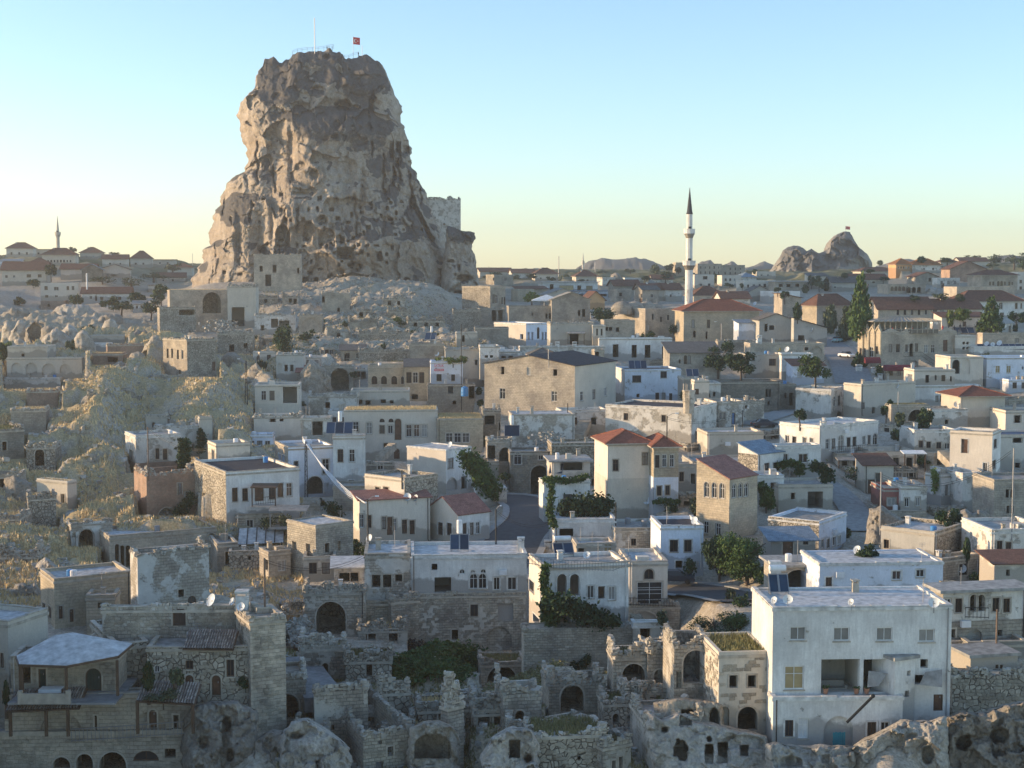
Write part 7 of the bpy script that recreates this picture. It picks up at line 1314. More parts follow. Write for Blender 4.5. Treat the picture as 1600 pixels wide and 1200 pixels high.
def porch(label,px0,px1,yt,yb,D,d=1.8,mat='bframe',posts=2,roofm='bframe',rise=.25,name='porch_canopy'):
 A=P(px0,yb,D);B=P(px1,yb,D);h=zat(D,yt)-A[2];W=B[0]-A[0];root=empty(name,A,label=label,cat='canopy');q=MB();q.face([(-.2,-d,h),(W+.2,-d,h),(W+.2,.1,h+rise),(-.2,.1,h+rise)]);o=q.build('roof',M[roofm],root);s=o.modifiers.new('t','SOLIDIFY');s.thickness=.12
 for k in range(posts):x=W*k/max(1,posts-1);q=MB();q.box(x-.07,x+.07,-d+.1,-d+.24,0,h);q.build('post',M[mat],root)
 q=MB();q.box(-.2,W+.2,-d,.0,-.25,0);q.build('floor_slab',M['conc'],root)
porch('dark timber balcony canopy on the white house with rough stone side',398,434,758,788,HD('white house with rough')+.8,2.0)
porch('timber porch roof over the small house at right of terraces',1408,1440,706,742,219,2.0,roofm='canvas',posts=3)
porch('balcony slab with columns under the long white house',1306,1358,716,738,HD('long white stone house'),2.2,roofm='conc',posts=3)
porch('concrete canopy over the dark doorway behind the white parapet',887,912,520,538,HD('wide dark grey house'),2.0,roofm='conc')
porch('concrete balcony canopy below the white balcony house',428,482,792,818,HD('white house with rough')-.6,3.0,mat='conc',roofm='conc',posts=2)
A,B=P(1323,1129,103.0),P(1364,1088,103.4);c=empty('stove_pipe',A,label='long black pipe leaning across the arched entrance of the terrace wing',cat='pipe');q=MB();q.bar((0,0,0),tuple(B[i]-A[i]for i in range(3)),.2,n=8);q.build('tube',M['dark'],c);q=MB();d_=tuple(B[i]-A[i]for i in range(3));q.bar(d_,(d_[0]+.15,d_[1]+.5,d_[2]-.1),.28,n=8);q.build('elbow',M['dark'],c)
A=P(1311,1164,103.6);c=empty('gate',A,label='low turquoise sheet gate before the arched entrance',cat='gate');
for k in range(6):q=MB();q.box(-.45+k*.15,-.31+k*.15,-.02,.02,0,.92+.03*(k%2));q.build('board',M['teal'],c)
q=MB();q.box(-.46,.45,.025,.07,.2,.28);q.box(-.46,.45,.025,.07,.7,.78);q.build('cross_rail',M['teal'],c)
for i,(px,lab)in enumerate(((1290,'plain terracotta pot under the left loggia bay'),(1338,'terracotta pot by the white loggia post'),(1354,'terracotta pot right of the white loggia post'))):
 A=P(px,1084,105.2);c=empty('flower_pot',(A[0],A[1],A[2]),label=lab,cat='pot');q=MB();q.lathe([(.001,0),(.14,0),(.2,.36),(.23,.36),(.23,.42),(.19,.42),(.17,.36)],12);q.build('pot',M['terra'],c);o=link('plant',leaf_mesh('bush',60,'leaf',i,.2),c,(0,0,.35),None,(.3,.3,.4))
for i,(px,py,lab)in enumerate(((1300,1078,'dark sofa in the left loggia bay'),(1390,1080,'dark bench in the right loggia bay'))):
 A=P(px,py+4,106.8);c=empty('sofa',A,label=lab,cat='sofa');q=MB();q.box(-.9,.9,-.3,.4,.12,.42);q.build('seat',M['greyp'],c);q=MB();q.box(-.9,.9,.25,.45,.42,.85);q.build('backrest',M['greyp'],c)
 for s in(-1,1):q=MB();q.box(s*.98-.08,s*.98+.08,-.3,.45,.1,.62);q.build('armrest',M['greyp'],c)
 for s in(-.8,.8):q=MB();q.box(s-.04,s+.04,-.2,.3,0,.12);q.build('leg',M['dark'],c)
def drape(label,pts,D):
 A=P(*pts[0],D);c=empty('awning',A,label=label,cat='awning');q=MB();q.face([tuple(P(x,y,D-.2+dd)[i]-A[i]for i in range(3))for(x,y),dd in zip(pts,(0,.1,-.3,-.15))]);o=q.build('cloth',M['curtsheet'],c);s=o.modifiers.new('t','SOLIDIFY');s.thickness=.03
M['curtsheet']=flat('grey_shade_cloth',(.3,.29,.28),nz=.3)
drape('grey shade cloth slung in the right loggia bay',[(1357,1048),(1387,1052),(1372,1072),(1355,1074)],105.3)
drape('white shade cloth hung over the side yard of the hotel',[(1446,1050),(1472,1046),(1472,1074),(1436,1070)],105.2)
minaret('tall white double-balcony minaret with dark cone',1076,293,500,400,12)
minaret('slim far minaret on the left skyline',91,338,400,700,5.5,'beige',1,'beige')
minaret('tiny hazy minaret beside the flat-topped hill',911,395,430,1100,3,'rose',1,'rose')
flag('flagpole with red flag on the great rock',552,57,90,545,2.5,2.6,'red crescent-and-star flag flying from the summit of the great rock')
flag('flagpole on the distant fort rock',1321,353,364,955,2.9,2.0,'tiny red flag on the distant fort rock')
pole('thin tall mast on the summit of the great rock',492,28,84,545,wd=.3,mat='metal',cat='mast',name='mast')
pole('short mast with a camera right of the summit flag',566,71,90,545,wd=.16,mat='metal',cat='mast',name='mast',kind='x')
def fence(label,pts,D,h=1.1):
 W=[P(x,y,D)for x,y in pts];c=W[0];root=empty('lookout_fence',c,label=label,cat='fence');q=MB()
 for A,B in zip(W,W[1:]):
  A=[A[i]-c[i]for i in range(3)];B=[B[i]-c[i]for i in range(3)]
  for z in(h,h*.5):q.bar((A[0],A[1],A[2]+z),(B[0],B[1],B[2]+z),.07)
 q.build('rail',M['metal'],root)
 for A in W:A=[A[i]-c[i]for i in range(3)];p=MB();p.bar((A[0],A[1],A[2]-.6),(A[0],A[1],A[2]+h),.09);p.build('post',M['metal'],root)
fence('thin lookout fence on the left summit of the great rock',[(457,84),(465,81),(472,80),(480,79),(488,79),(497,78),(506,77),(514,75),(521,74)],544)
fence('thin lookout fence between the two summits of the great rock',[(538,91),(545,91),(552,88),(560,86)],544)
for i,(px,lab)in enumerate(((511,'tiny visitor leaning on the summit fence'),(519,'tiny visitor at the end of the summit fence'),(560,'tiny visitor under the summit flag'))):
 p=P(px,78 if i<2 else 87,543.5);person(lab,(p[0],p[1],p[2]-.3),.5+i,group='visitors on the summit')
DS=[(332,940,21,126,'large tilted dish beside the stepped garden wall'),(364,942,13,126,'narrow edge-on dish above the blue collector bank'),(377,950,14,126,'round dish under the white roof chimney'),(1210,940,12,105.8,'dish on the hotel roof edge under the solar panels'),(1231,939,16,106,'broad dish near the left roof edge of the white hotel'),(1330,943,11,105.8,'small dish at the middle of the hotel roof edge'),(1459,944,17,106,'big dish at the right roof corner of the white hotel'),(917,869,12,152.4,'dish on the white terrace railing by the roof room'),(578,843,14,154.5,'white dish on the square tower end roof'),(637,778,13,181,'dish half turned on the pinkish metal roof'),(650,780,12,181,'dark-backed dish on the pinkish metal roof'),(704,696,10,218,'dish on the small white house with arched porch'),(1011,784,12,191,'dish on the wall of the tall hipped house'),(1086,815,13,164,'dish on the corner of the bluish white cube house'),(1340,861,14,150,'round dish with a brown face on a low grey wall'),(1503,890,14,145,'dish standing in front of the narrow dark-sided house'),(1495,633,10,255,'dish left of the square house with red hipped roof'),(1402,604,8,275,'dish on a pole over the big plain beige yard'),(1247,650,7,240,'small dish left of the long white house'),(1542,538,8,330,'left dish on the solar-panel roof'),(1551,539,7,330,'middle dish on the solar-panel roof'),(1562,537,9,330,'right dish on the solar-panel roof'),(1230,547,9,318,'dish on the roof of the barred white villa'),(1268,516,7,364,'dish on the barn wall'),(683,554,8,316,'dish on the terrace behind the for-sale house'),(1180,475,6,386,'dish on the roof right of the mosque hall'),(869,766,1,190,'')]
for(x,y,w,D,lab)in DS:
 if w>2:dish(lab,x,y,w,D,face=(-.3,-.9)if x%2 else(-.7,-.6))
dish('amber-coloured dish plate on the villa roof',1217,547,7,318,mat='yell')
solar('bank of four blue collectors beside the garden wall',348,990,66,118,4,False,-4,2.0,40)
solar('pair of dark collectors on the left end of the hotel roof',1218,930,32,108,2,True,4,1.4,62)
solar('pair of collectors on the long white row house',718,862,30,156,2,True,2,1.7,62,True)
solar('tilted pair of blue collectors beside the roof room',882,870,32,156,2,True,8,1.5,38)
solar('three dark collectors on the white block roof',530,680,42,214,3,True,0,2.0,50,True)
solar('large single collector behind the arched house',800,684,24,236,1,True,0,2.0,55,True)
solar('pale collector pair above the grape vine',868,742,22,192,2,True,-12,1.8,45,True)
solar('dark collectors on the house under the tall openings',997,578,28,291,3,False,0,2.6,35)
solar('collector on the terrace behind the for-sale house',672,532,18,321,2,True,-8,2.4,40,True)
solar('small collector on the stone room by the turret',1083,590,20,297,2,False,0,2.2,35)
solar('long bank of panels on the upper white house',1575,548,90,336,9,False,0,2.4,30)
solar('grey panel set on the service house',1508,522,32,338,3,False,0,2.4,35)
for(x,yt,yb,D,w,lab)in((377,924,950,127,.9,'slim white roof chimney above the round dish'),(1212,878,912,110,.8,'stone chimney left of the hotel roof collectors'),(55,840,850,150,.5,''),(1287,658,668,238,.8,'first of the three little chimneys on the long white house'),(1309,660,668,238,.9,'middle chimney of the long white house'),(1328,661,668,238,.9,'last chimney on the long white house'),(871,534,545,324,.9,'left little chimney on the white parapet'),(898,534,545,324,.9,'right little chimney on the white parapet'),(861,536,545,324,.5,'tiny chimney at the left of the white parapet'),(1343,570,580,322,1.2,'fat white chimney by the ramp'),(1366,574,584,318,1.0,'vented chimney left of the maroon awning'),(1376,584,592,316,.9,'low vented chimney below the maroon awning'),(1386,584,592,316,.9,'vented chimney under the middle of the awning'),(1425,585,592,312,1.6,'wide vented chimney right of the awning'),(1187,524,536,344,1.0,'white chimney behind the baluster wall'),(814,840,862,160,.7,'narrow broken chimney at the end of the row house'),(857,845,856,160,1.0,'chimney block beside the tilted collectors'),(926,489,498,400,1.2,'left chimney before the dark hedge'),(933,490,498,400,1.2,'right chimney before the dark hedge')):
 if lab:roof_chimney(lab,x,yt,yb,D,w)
for(x,yt,yb,D,k,lab)in((414,872,948,150,{},'dark timber pole between the square tower and the steps'),(479,690,776,206,dict(lat=True,mat='dark'),'lattice pole carrying cables to the pink-roofed house'),(575,780,846,177,dict(arm=1.0,kind='x',lat=False,mat='dark'),'steel pole with lamp before the pink-roofed house'),(232,667,740,224,{},'timber pole before the abandoned white house'),(385,564,632,288,dict(lat=True,arm=-1.2,mat='dark'),'lattice street lamp at the bend of the lane'),(1077,1,1,1,{},''),(721,506,634,296,dict(kind='x',mat='dark'),'black pole beside the for-sale house'),(857,545,566,290,dict(kind='x',mat='metal'),'thin pole on the gable roof'),(1375,737,842,176,dict(kind='x',mat='metal'),'tall slender steel pole in front of the red and white house'),(1581,700,830,168,dict(kind='x',mat='metal'),'slender steel pole at the right edge'),(1557,952,1005,136,{},'timber post in front of the twin-arched mansion'),(1160,641,668,244,dict(arm=.8,mat='dark'),'lattice lamp by the blue door'),(1403,612,650,268,dict(kind='x',mat='metal'),'pole carrying a dish in the beige yard'),(1127,505,532,380,dict(arm=-1.4,mat='metal',kind='x'),'curved street lamp before the mosque hall'),(1167,1,1,1,{},''),(775,795,850,176,dict(kind='x',mat='dark',arm=.5),'leaning pole at the corner of the red-roofed house'),(1042,650,684,236,dict(kind='x',mat='dark',arm=1.2),'lamp before the whitewashed wall house'),(887,630,645,240,dict(kind='x',mat='dark'),'short pole by the carved round ornaments'),(628,735,752,204,dict(kind='x',mat='dark'),'short pipe on the low whitewashed roof'),(873,400,432,900,dict(kind='x',mat='metal',wd=.5),'hazy radio mast left of the tiny minaret'),(930,410,425,1200,dict(kind='x',mat='metal',wd=.5),'hazy mast right of the tiny minaret'),(301,396,415,720,dict(kind='x',mat='metal',wd=.3),'hazy mast against the rock at left'),(1267,432,455,545,dict(arm=1.4,kind='x',mat='metal'),'street lamp below the fort rock'),(136,427,452,500,dict(kind='x',mat='tank',wd=.5),'pale post below the green-eaved gable'),(962,785,812,176,dict(kind='x',mat='dark'),'bent pipe on the low white house')):
 if yb>2:
  pole(lab,x,yt,yb,D,**k)
A,B=P(481,694,206),P(574,786,177);c=empty('cable_bundle',A,label='bundle of pale sagging cables from the lattice pole to the lamp pole',cat='cables')
for k in range(5):
 q=MB();n=14;prev=None
 for i in range(n+1):
  t=i/n;p=[(B[j]-A[j])*t for j in range(3)];p[2]-=(.8+.35*k)*4*t*(1-t);p[0]+=.12*k-.2
  if prev:q.bar(prev,p,.07,n=4)
  prev=p
 q.build('cable',M['tank']if k<4 else M['metal'],c)
def wire(lab,a,b,sag=1.2,n=2):
 A=P(*a);B=P(*b);c=empty('overhead_wire',A,label=lab,cat='cable')
 for k in range(n):
  q=MB();prev=None
  for i in range(13):
   t=i/12;p=[(B[j]-A[j])*t for j in range(3)];p[2]-=sag*4*t*(1-t)+.25*k
   if prev:q.bar(prev,p,.045,n=3)
   prev=p
  q.build('wire',M['dark'],c)
wire('wires from the timber pole to the square tower end',(414,874,146),(572,866,153));wire('wires crossing before the whitewashed wall house',(1042,652,234),(1160,643,242));wire('wires over the terrace wing to the long bluish house',(1097,862,166),(1290,925,143),2.0);wire('wires from the lane lamp to the open porch house',(386,566,286),(470,605,268));wire('wires between the slender poles on the right',(1375,740,176),(1580,704,168),2.5);wire('wires along the abandoned white house',(232,669,222),(330,700,208));wire('wires over the curving road',(775,797,176),(868,812,174));wire('wires down from the for-sale house',(721,508,294),(800,585,266),1.5)
x,y,z=P(1076,640,237);c=empty('turret',(x,y,z),label='squat stone turret with carved gallery on the corner of the wall house',cat='turret');s=237/F
q=MB();q.lathe([(.9,-.6),(.9,1.1),(.98,1.12)],8);q.build('base',M['cornice'],c);q=MB();q.lathe([(1.0,1.1),(1.02,2.9),(1.1,2.95),(1.12,3.15),(.001,3.2)],8);q.build('gallery',M['old'],c)
for k in range(8):a=k*pi/4+.39;q=MB();q.bar((.92*cos(a),.92*sin(a),3.15),(.92*cos(a),.92*sin(a),4.2),.12,n=6);q.build('column',M['cornice'],c)
for i,(px,w,yb,lab)in enumerate(((972,34,484,'large left stone dome'),(992,30,483,'middle stone dome'),(1010,30,483,'right stone dome'),(1026,26,484,'smallest stone dome at right'))):
 x,y,z=P(px,yb,408+i*2);R=w/2/F*408;c=empty('dome',(x,y,z),label=lab+' of the stone mosque',cat='dome',group='mosque domes');q=MB();q.lathe([(R*cos(a),R*sin(a)*.82)for a in np.linspace(0,pi/2-.01,9)],24);o=q.build('shell',M['grey'],c)
 for p in o.data.polygons:p.use_smooth=True
 q=MB();q.lathe([(R*1.06,-1.2),(R*1.06,.02),(R,.04)],24);q.build('drum',M['grey'],c);q=MB();q.bar((0,0,R*.8),(0,0,R*.8+.8),.15,n=6);q.build('finial',M['metal'],c)
x,y,z=P(854,485,425);c=empty('parasol',(x,y,z),label='big square white terrace parasol among stone roofs',cat='parasol');q=MB();W=4.3;a=[(-W,-2.6,3.0),(W,-2.6,3.0),(W,2.6,3.0),(-W,2.6,3.0)];q.face([a[0],a[1],(0,0,4.6)]);q.face([a[1],a[2],(0,0,4.6)]);q.face([a[2],a[3],(0,0,4.6)]);q.face([a[3],a[0],(0,0,4.6)]);o=q.build('canopy',M['canvas'],c);s=o.modifiers.new('t','SOLIDIFY');s.thickness=.06
for k in range(4):b=a[k];e=a[(k+1)%4];q=MB();q.face([(*b[:2],2.72),(*e[:2],2.72),e,b]);q.build('valance',M['canvas'],c)
for dx in(-.7,.7):q=MB();q.bar((dx,0,-1.5),(dx,0,4.3),.18,n=8);q.build('post',M['tank'],c)
x,y,z=P(1366,521,334);c=empty('pavilion',(x,y,z),rad(3),label='glazed roof-terrace pavilion with pale ribs on top of the zigzag hall',cat='pavilion');W=102/F*334;q=MB();N=12
for k in range(N+1):q2=MB();X=W*k/N;q2.bar((X,0,0),(X,0,2.6),.14);q2.build('post',M['cornice'],c)
q.box(-.5,W+.5,-.4,6.4,2.6,2.72);q.box(0,W,-.06,-.01,.9,1.0);q.build('frame',M['cornice'],c)
r=MB();r.face([(-.7,-.6,2.73),(W+.7,-.6,2.73),(W*.72,3,3.7),(W*.28,3,3.7)]);r.face([(W+.7,-.6,2.73),(W+.7,6.6,2.73),(W*.72,3,3.7)]);r.face([(-.7,6.6,2.73),(-.7,-.6,2.73),(W*.28,3,3.7)]);r.face([(W+.7,6.6,2.73),(-.7,6.6,2.73),(W*.28,3,3.7),(W*.72,3,3.7)]);r.build('roof',M['greyp'],c)
r=MB()
for k in range(15):X=-.5+(W+1)*k/14;r.bar((X,-.6,2.8),(W*.28+(W*.44)*k/14,3,3.8),.16)
r.build('roof_ribs',M['cornice'],c)
r=MB();r.face([(0,5.9,0),(W,5.9,0),(W,5.9,2.6),(0,5.9,2.6)]);r.build('back_glazing',M['curt'],c);r=MB();r.face([(0,0,0),(W,0,0),(W,0,.95),(0,0,.95)]);r.build('lower_glazing',M['curtd'],c)
ORD9='first second third fourth fifth sixth seventh eighth ninth'.split()
for i in range(9):
 px=1373+i*10.5;p=P(px,520,335.2+(i%3)*.7);person(f'{ORD9[i]} guest from the left seated under the glazed pavilion',(p[0],p[1],p[2]+.05),i*1.3,True,('cloth1','tank','red')[i%3],'guests under the glazed pavilion')
for i in range(5):
 px=1473+i*9;p=P(px,519,345);person(f'{ORD9[i]} guest from the left on the open terrace by the white wall',(p[0],p[1],zat(345,517)),i*1.1,i%2==0,'cloth1' if i else 'red','guests on the open terrace')
def crest():
 h=[h for h in HOUSES if h['name']=='zigzag_hall'][0];r=h['root'];q=MB();W=h['WB'];n=4;t=h['Hh']
 for k in range(n):
  a,b=W*k/n,W*(k+1)/n;m=(a+b)/2
  pts=[(a,t),(a+(b-a)*.25,t+.35),(m,t+.9),(b-(b-a)*.25,t+.35),(b,t)]
  q.face([(x,-.02,z)for x,z in pts]);q.face([(x,.3,z)for x,z in pts[::-1]])
  for(x0,z0),(x1,z1)in zip(pts,pts[1:]):q.face([(x0,-.02,z0),(x0,.3,z0),(x1,.3,z1),(x1,-.02,z1)]);q.bar((x0,-.05,z0-.75),(x1,-.05,z1-.75),.18)
 q.build('crest',M['cornice'],r);q=MB();W=h['WA'];n=4
 for k in range(n):
  a,b=W*k/n,W*(k+1)/n;m=(a+b)/2;q.face([(-.02,b,t),(-.02,a,t),(-.02,m,t+1.7)]);q.face([(.3,a,t),(.3,b,t),(.3,m,t+1.7)]);q.face([(-.02,a,t),(.3,a,t),(.3,m,t+1.7),(-.02,m,t+1.7)]);q.face([(-.02,m,t+1.7),(.3,m,t+1.7),(.3,b,t),(-.02,b,t)])
  q.bar((-.15,a,0),(-.15,a,t),.5,n=8);q.bar((-.1,a,t),(-.1,m,t+1.2),.3);q.bar((-.1,m,t+1.2),(-.1,b,t),.3)
 q.build('end_crest',M['yellow'],r)  # yellow stone here carries the end's sunlight in its colour
crest()
def stair(label,A,B,w,n,mat='cornice',name='staircase'):
 """flight of solid steps from A (low) to B (high)"""
 c=empty(name,A,label=label,cat='stairs');d=mathutils.Vector([B[i]-A[i]for i in range(3)]);hd=mathutils.Vector((d[0],d[1],0));L=hd.length;u=hd/L;v=mathutils.Vector((-u[1],u[0],0));rr=random.Random(int(A[0]*10))
 for k in range(n):
  q=MB();a=u*(L*k/n);b=u*(L*(k+1)/n+.05);z=d[2]*(k+1)/n;lo=max(-1.5,z-1.2);j=rr.uniform(-.03,.03)
  pts=[a-v*w/2,b-v*w/2,b+v*w/2,a+v*w/2];q.face([(p[0],p[1],z+j)for p in pts])
  for s,e in((0,1),(1,2),(2,3),(3,0)):q.face([(pts[s][0],pts[s][1],lo),(pts[e][0],pts[e][1],lo),(pts[e][0],pts[e][1],z+j),(pts[s][0],pts[s][1],z+j)])
  q.build('step',M[mat],c)
stair('wide worn stone steps climbing between the corner tower and the ruins',P(508,1088,119),P(462,1026,134),3.4,13,'paving')
stair('short flight of steps beside the green creeper bank',P(590,1052,130),P(597,1020,139),1.4,8,'paving')
stair('outside stair of the zigzag hall',P(1468,580,328),P(1436,562,329.5),1.6,10,'cornice')
stair('stone stair up to the arched door of the long house',P(592,714,242),P(614,692,245.5),1.4,10,'cornice')
stair('stone stair climbing to the white block',P(552,768,204),P(574,746,207),1.6,10,'cornice')
stair('steep stair left of the two dark doors under the gabled house',P(903,680,246),P(915,655,256),2.0,14,'cornice')
stair('steps down the side of the cream corner house',P(1500,732,217),P(1472,704,221),1.6,14,'cornice')
def lettering(label,text,px,py,D,h,mat,name='lettering',w=None):
 x,y,z=P(px,py,D);cu=bpy.data.curves.new(name,'FONT');cu.body=text;cu.size=h/.72;cu.align_x='CENTER';cu.align_y='CENTER';cu.extrude=.01;o=bpy.data.objects.new(name,cu);COL.objects.link(o);dg=bpy.context.evaluated_depsgraph_get();me=bpy.data.meshes.new_from_object(o.evaluated_get(dg));bpy.data.objects.remove(o);me.materials.clear();me.materials.append(M[mat]);o=link(name,me);o.location=(x,y,z);o.rotation_euler=(pi/2,0,rad(4));tag(o,label,'lettering')
 if w:xs=[v.co.x for v in me.vertices];o.scale=(w/(max(xs)-min(xs)),1,1)
lettering('red painted word on the small white house wall','SATILIK',686,571.5,HD('small white house with red')-.7,.55,'red',w=1.9)
c=P(686,578,HD('small white house with red')-.5);s=empty('for_sale_board',c,rad(4),label='narrow red board with white digits under the red lettering',cat='sign');q=MB();q.box(-.95,.95,-.03,0,-.2,.2);q.build('board',M['red'],s)
q=MB();[q.box(-.82+k*.17,-.72+k*.17,-.05,-.035,-.1,.1)for k in range(10)];o=q.build('digits',M['whitep'],s);o['kind']='stuff'
def awning(label,x0,x1,yt,yb,D):
 A=P(x0,yb,D);B=P(x1,yb,D);W=B[0]-A[0];h=zat(D,yt)-A[2];c=empty('awning',A,label=label,cat='awning');q=MB();n=6;pr=[(-1.6*cos(pi/2*k/n),h*sin(pi/2*k/n))for k in range(n+1)]
 for(a,b),(d,e)in zip(pr,pr[1:]):q.face([(0,a,b),(W,a,b),(W,d,e),(0,d,e)])
 q.face([(0,0,0)]+[(0,a,b)for a,b in pr]);q.face([(W,0,0)]+[(W,a,b)for a,b in pr[::-1]]);q.build('canvas',M['maroon'],c)
 for x in(0.1,W-.1):q=MB();q.bar((x,-1.5,-1.8),(x,-1.5,.1),.08,n=6);q.build('post',M['dark'],c)
awning('long maroon barrel awning below the zigzag hall',1380,1429,570,579,318);awning('small maroon awning at the left foot of the zigzag hall',1350,1374,558,567,328)
x,y,z=P(726,619,290);c=empty('water_tank',(x,y,z),label='blue plastic barrel on the ruinous basement',cat='tank');q=MB();q.lathe([(.001,0),(.72,0),(.75,.3),(.72,.6),(.75,.9),(.72,1.2),(.7,1.7),(.5,1.85),(.001,1.9)],18);q.build('barrel',M['blue'],c);q=MB();q.lathe([(.25,1.88),(.25,2.0),(.001,2.0)],12);q.build('lid',M['blue'],c)
def carg(lab,px,py,rz,paint,**k):
 x,y,z=on_ground(px,py);z=max(z,gzf(x,y));car(lab,px,py,y,rz,paint,**k);o=[o for o in bpy.data.objects if o.get('label')==lab][0];o.location=(x,y,z+.02)
carg('white hatchback parked on the cobbled ramp',1323,559,-62,'carw');carg('dark car at the bend above the arched wing',1056,914,-8,'card');carg('teal car parked beside the long white cottage',137,462,0,'cart');carg('dark car under the white wall on the lane',1194,670,12,'card');carg('small blue car by the wall beyond the ramp',1308,536,60,'cart')
x,y,z=P(371,851,182);c=empty('glass_roof',(x,y,z),rad(16),label='lean-to roof of white sheets with dark ribs below the balcony house',cat='roof panels');
for k in range(5):q=MB();a=k*1.15;q.face([(a+.05,0,0),(a+1.1,0,0),(a+1.6,3.2,1.5),(a+.55,3.2,1.5)]);o=q.build('sheet',M['wroof'],c);q=MB();q.bar((a,0,.03),(a+.5,3.2,1.53),.1);q.build('rib',M['dark'],o)
q=MB();[q.bar((a,b,-3),(a+.5*b/3.2,b,b*.47),.14)for a in(.1,5.5)for b in(.1,3.1)];q.build('props',M['dark'],c)
T_=tree
T_('tall dense conifer rising in front of the school, largest of the far trees',1344,522,96,54,356,'cone','leaf',3600,'tree',None,'conifer_tree');T_('shorter bushy tree leaning on the tall conifer',1322,532,56,34,350,'cone','leafg',1600,name='conifer_tree');T_('grey-green column tree beside the school end',1297,520,46,26,362,'column','leafg',1500,name='cypress_tree')
T_('broad conifer before the timber-framed row',1548,518,56,50,368,'cone','leaf',2400,name='conifer_tree');T_('yellow-green tree behind the white terrace wall',1505,508,28,30,384,'round','leafy',900);T_('pale young tree left of the yellow-green tree',1484,508,24,16,386,'column','leafy',500);T_('dark round tree at the right edge below the pink block',1588,512,26,30,380,'round','leafd',700);T_('dark shrub on the ramp corner by the hall',1342,572,26,24,334,'bush','leafd',900,'shrub',None,'shrub')
T_('dark tree beside the sunlit gable end',1246,499,26,18,432,'column','leafd',600);T_('large dark spreading tree left of the grey villa',1122,592,58,56,318,'round','leafd',2600);T_('dark dense tree right of the spreading one',1158,594,44,50,315,'round','leafd',2200);T_('round tree in front of the white villa',1274,602,50,50,306,'round','leaf',2200)
T_('dark hedge tree in front of the domed mosque',942,502,26,42,398,'bush','leafd',1200,'hedge',None,'hedge');T_('low dark bushes in front of the mosque hall',1056,520,16,24,388,'bush','leafd',500,'shrub',None,'shrub');T_('sunlit green bush behind the tall white house',1012,526,14,22,340,'bush','leaf',400,'shrub',None,'shrub');T_('yellowish tree behind the terrace parasol',831,478,24,32,450,'round','leafy',800);T_('grape arbour over the terrace left of the grey house',708,566,22,40,317,'mat','leafy',1300,'vine',None,'grape_vine')
T_('dark shrub cluster on the scree under the quarried ledge',443,545,44,44,372,'bush','leafd',1500,'shrub',None,'shrub');T_('small shrub beside the black vault',552,588,10,18,318,'bush','leafg',300,'shrub',None,'shrub');T_('round dark bush left of the long white cottage',119,475,18,24,492,'bush','leafd',500,'shrub',None,'shrub')
for i,(x,y,hh,w,D,k,m,lab)in enumerate(((215,482,26,34,480,'round','leafd','dark tree at the middle of the valley grove'),(190,490,24,40,455,'round','leafd','broad dark tree at the left of the valley grove'),(236,500,34,40,440,'round','leafd','dark tree closest to the brick-edged block'),(170,478,18,34,475,'bush','leafd','low dark tree below the white cottage'),(252,478,34,30,470,'round','leafd','tall dark tree against the rock foot'),(205,452,20,50,530,'round','leafg','green mass behind the white cottage'),(160,448,18,50,545,'round','leafd','dark mass behind the white cottage'),(80,436,24,18,560,'round','leafd','dark tree between the far brown roofs'),(240,440,18,46,600,'round','leafg','hazy orchard by the rock'),(270,428,18,40,660,'round','leafg','pale hazy tree near the rock'),(30,475,14,24,500,'bush','leafd','low bush at the far left edge'),(6,570,34,22,330,'round','leafd','dark tree at the left edge by the arcade'),(8,548,16,22,345,'bush','leafy','lit bush at the left edge above the arcade'),(52,447,14,22,545,'bush','leafd','dark bush before the far left house'),(110,545,16,14,348,'bush','leafg','small bush between the white cones'),(140,517,12,22,390,'bush','leafd','dark bush above the white cones'),(225,418,10,60,820,'round','leafg','hazy tree line on the left skyline'),(115,396,10,14,820,'round','leafd','small skyline tree right of the left minaret'),(178,402,8,16,820,'round','leafg','skyline tree between villas'))):
 T_(lab,x,y,hh,w,D,k,m,900 if D<500 else 420,'tree','trees of the left valley')
rr=random.Random(5)
FT=[(775,436,12,26,800),(800,440,12,30,740),(830,438,12,20,700),(884,440,12,18,720),(943,447,12,18,620),(1024,428,16,22,760),(1040,440,16,26,700),(1045,426,14,18,800),(985,428,10,20,850),(1010,440,10,20,690),(1075,446,14,14,620),(1120,442,12,16,640),(1140,450,8,16,600),(1280,457,26,20,520),(1268,452,22,16,540),(1292,455,20,14,530),(1258,458,14,14,520),(1375,414,8,12,900),(1440,410,10,16,880),(1480,412,10,22,860),(1520,410,12,30,820),(1555,412,16,34,760),(1585,418,24,40,700),(1605,430,26,30,640),(1226,470,16,16,460),(1430,472,12,22,470),(1470,470,12,26,470),(1500,470,12,20,470),(1120,434,8,14,780),(1180,428,8,12,860),(906,444,8,14,640),(862,440,8,16,700),(758,440,10,14,780),(815,432,8,18,900),(1160,452,10,12,600),(1215,458,10,12,520),(1380,440,10,16,600),(1320,436,10,14,640),(1360,428,8,14,760),(1550,418,8,20,680),(940,430,8,24,900),(1060,425,8,14,900)]
wh=['left of the modern restaurant','near the great rock','below the far hill','around the apartment blocks','below the fort rock','on the right ridge']
ZC={};ORD='zeroth first second third fourth fifth sixth seventh eighth ninth tenth eleventh twelfth thirteenth fourteenth fifteenth sixteenth seventeenth'.split();FT.sort()
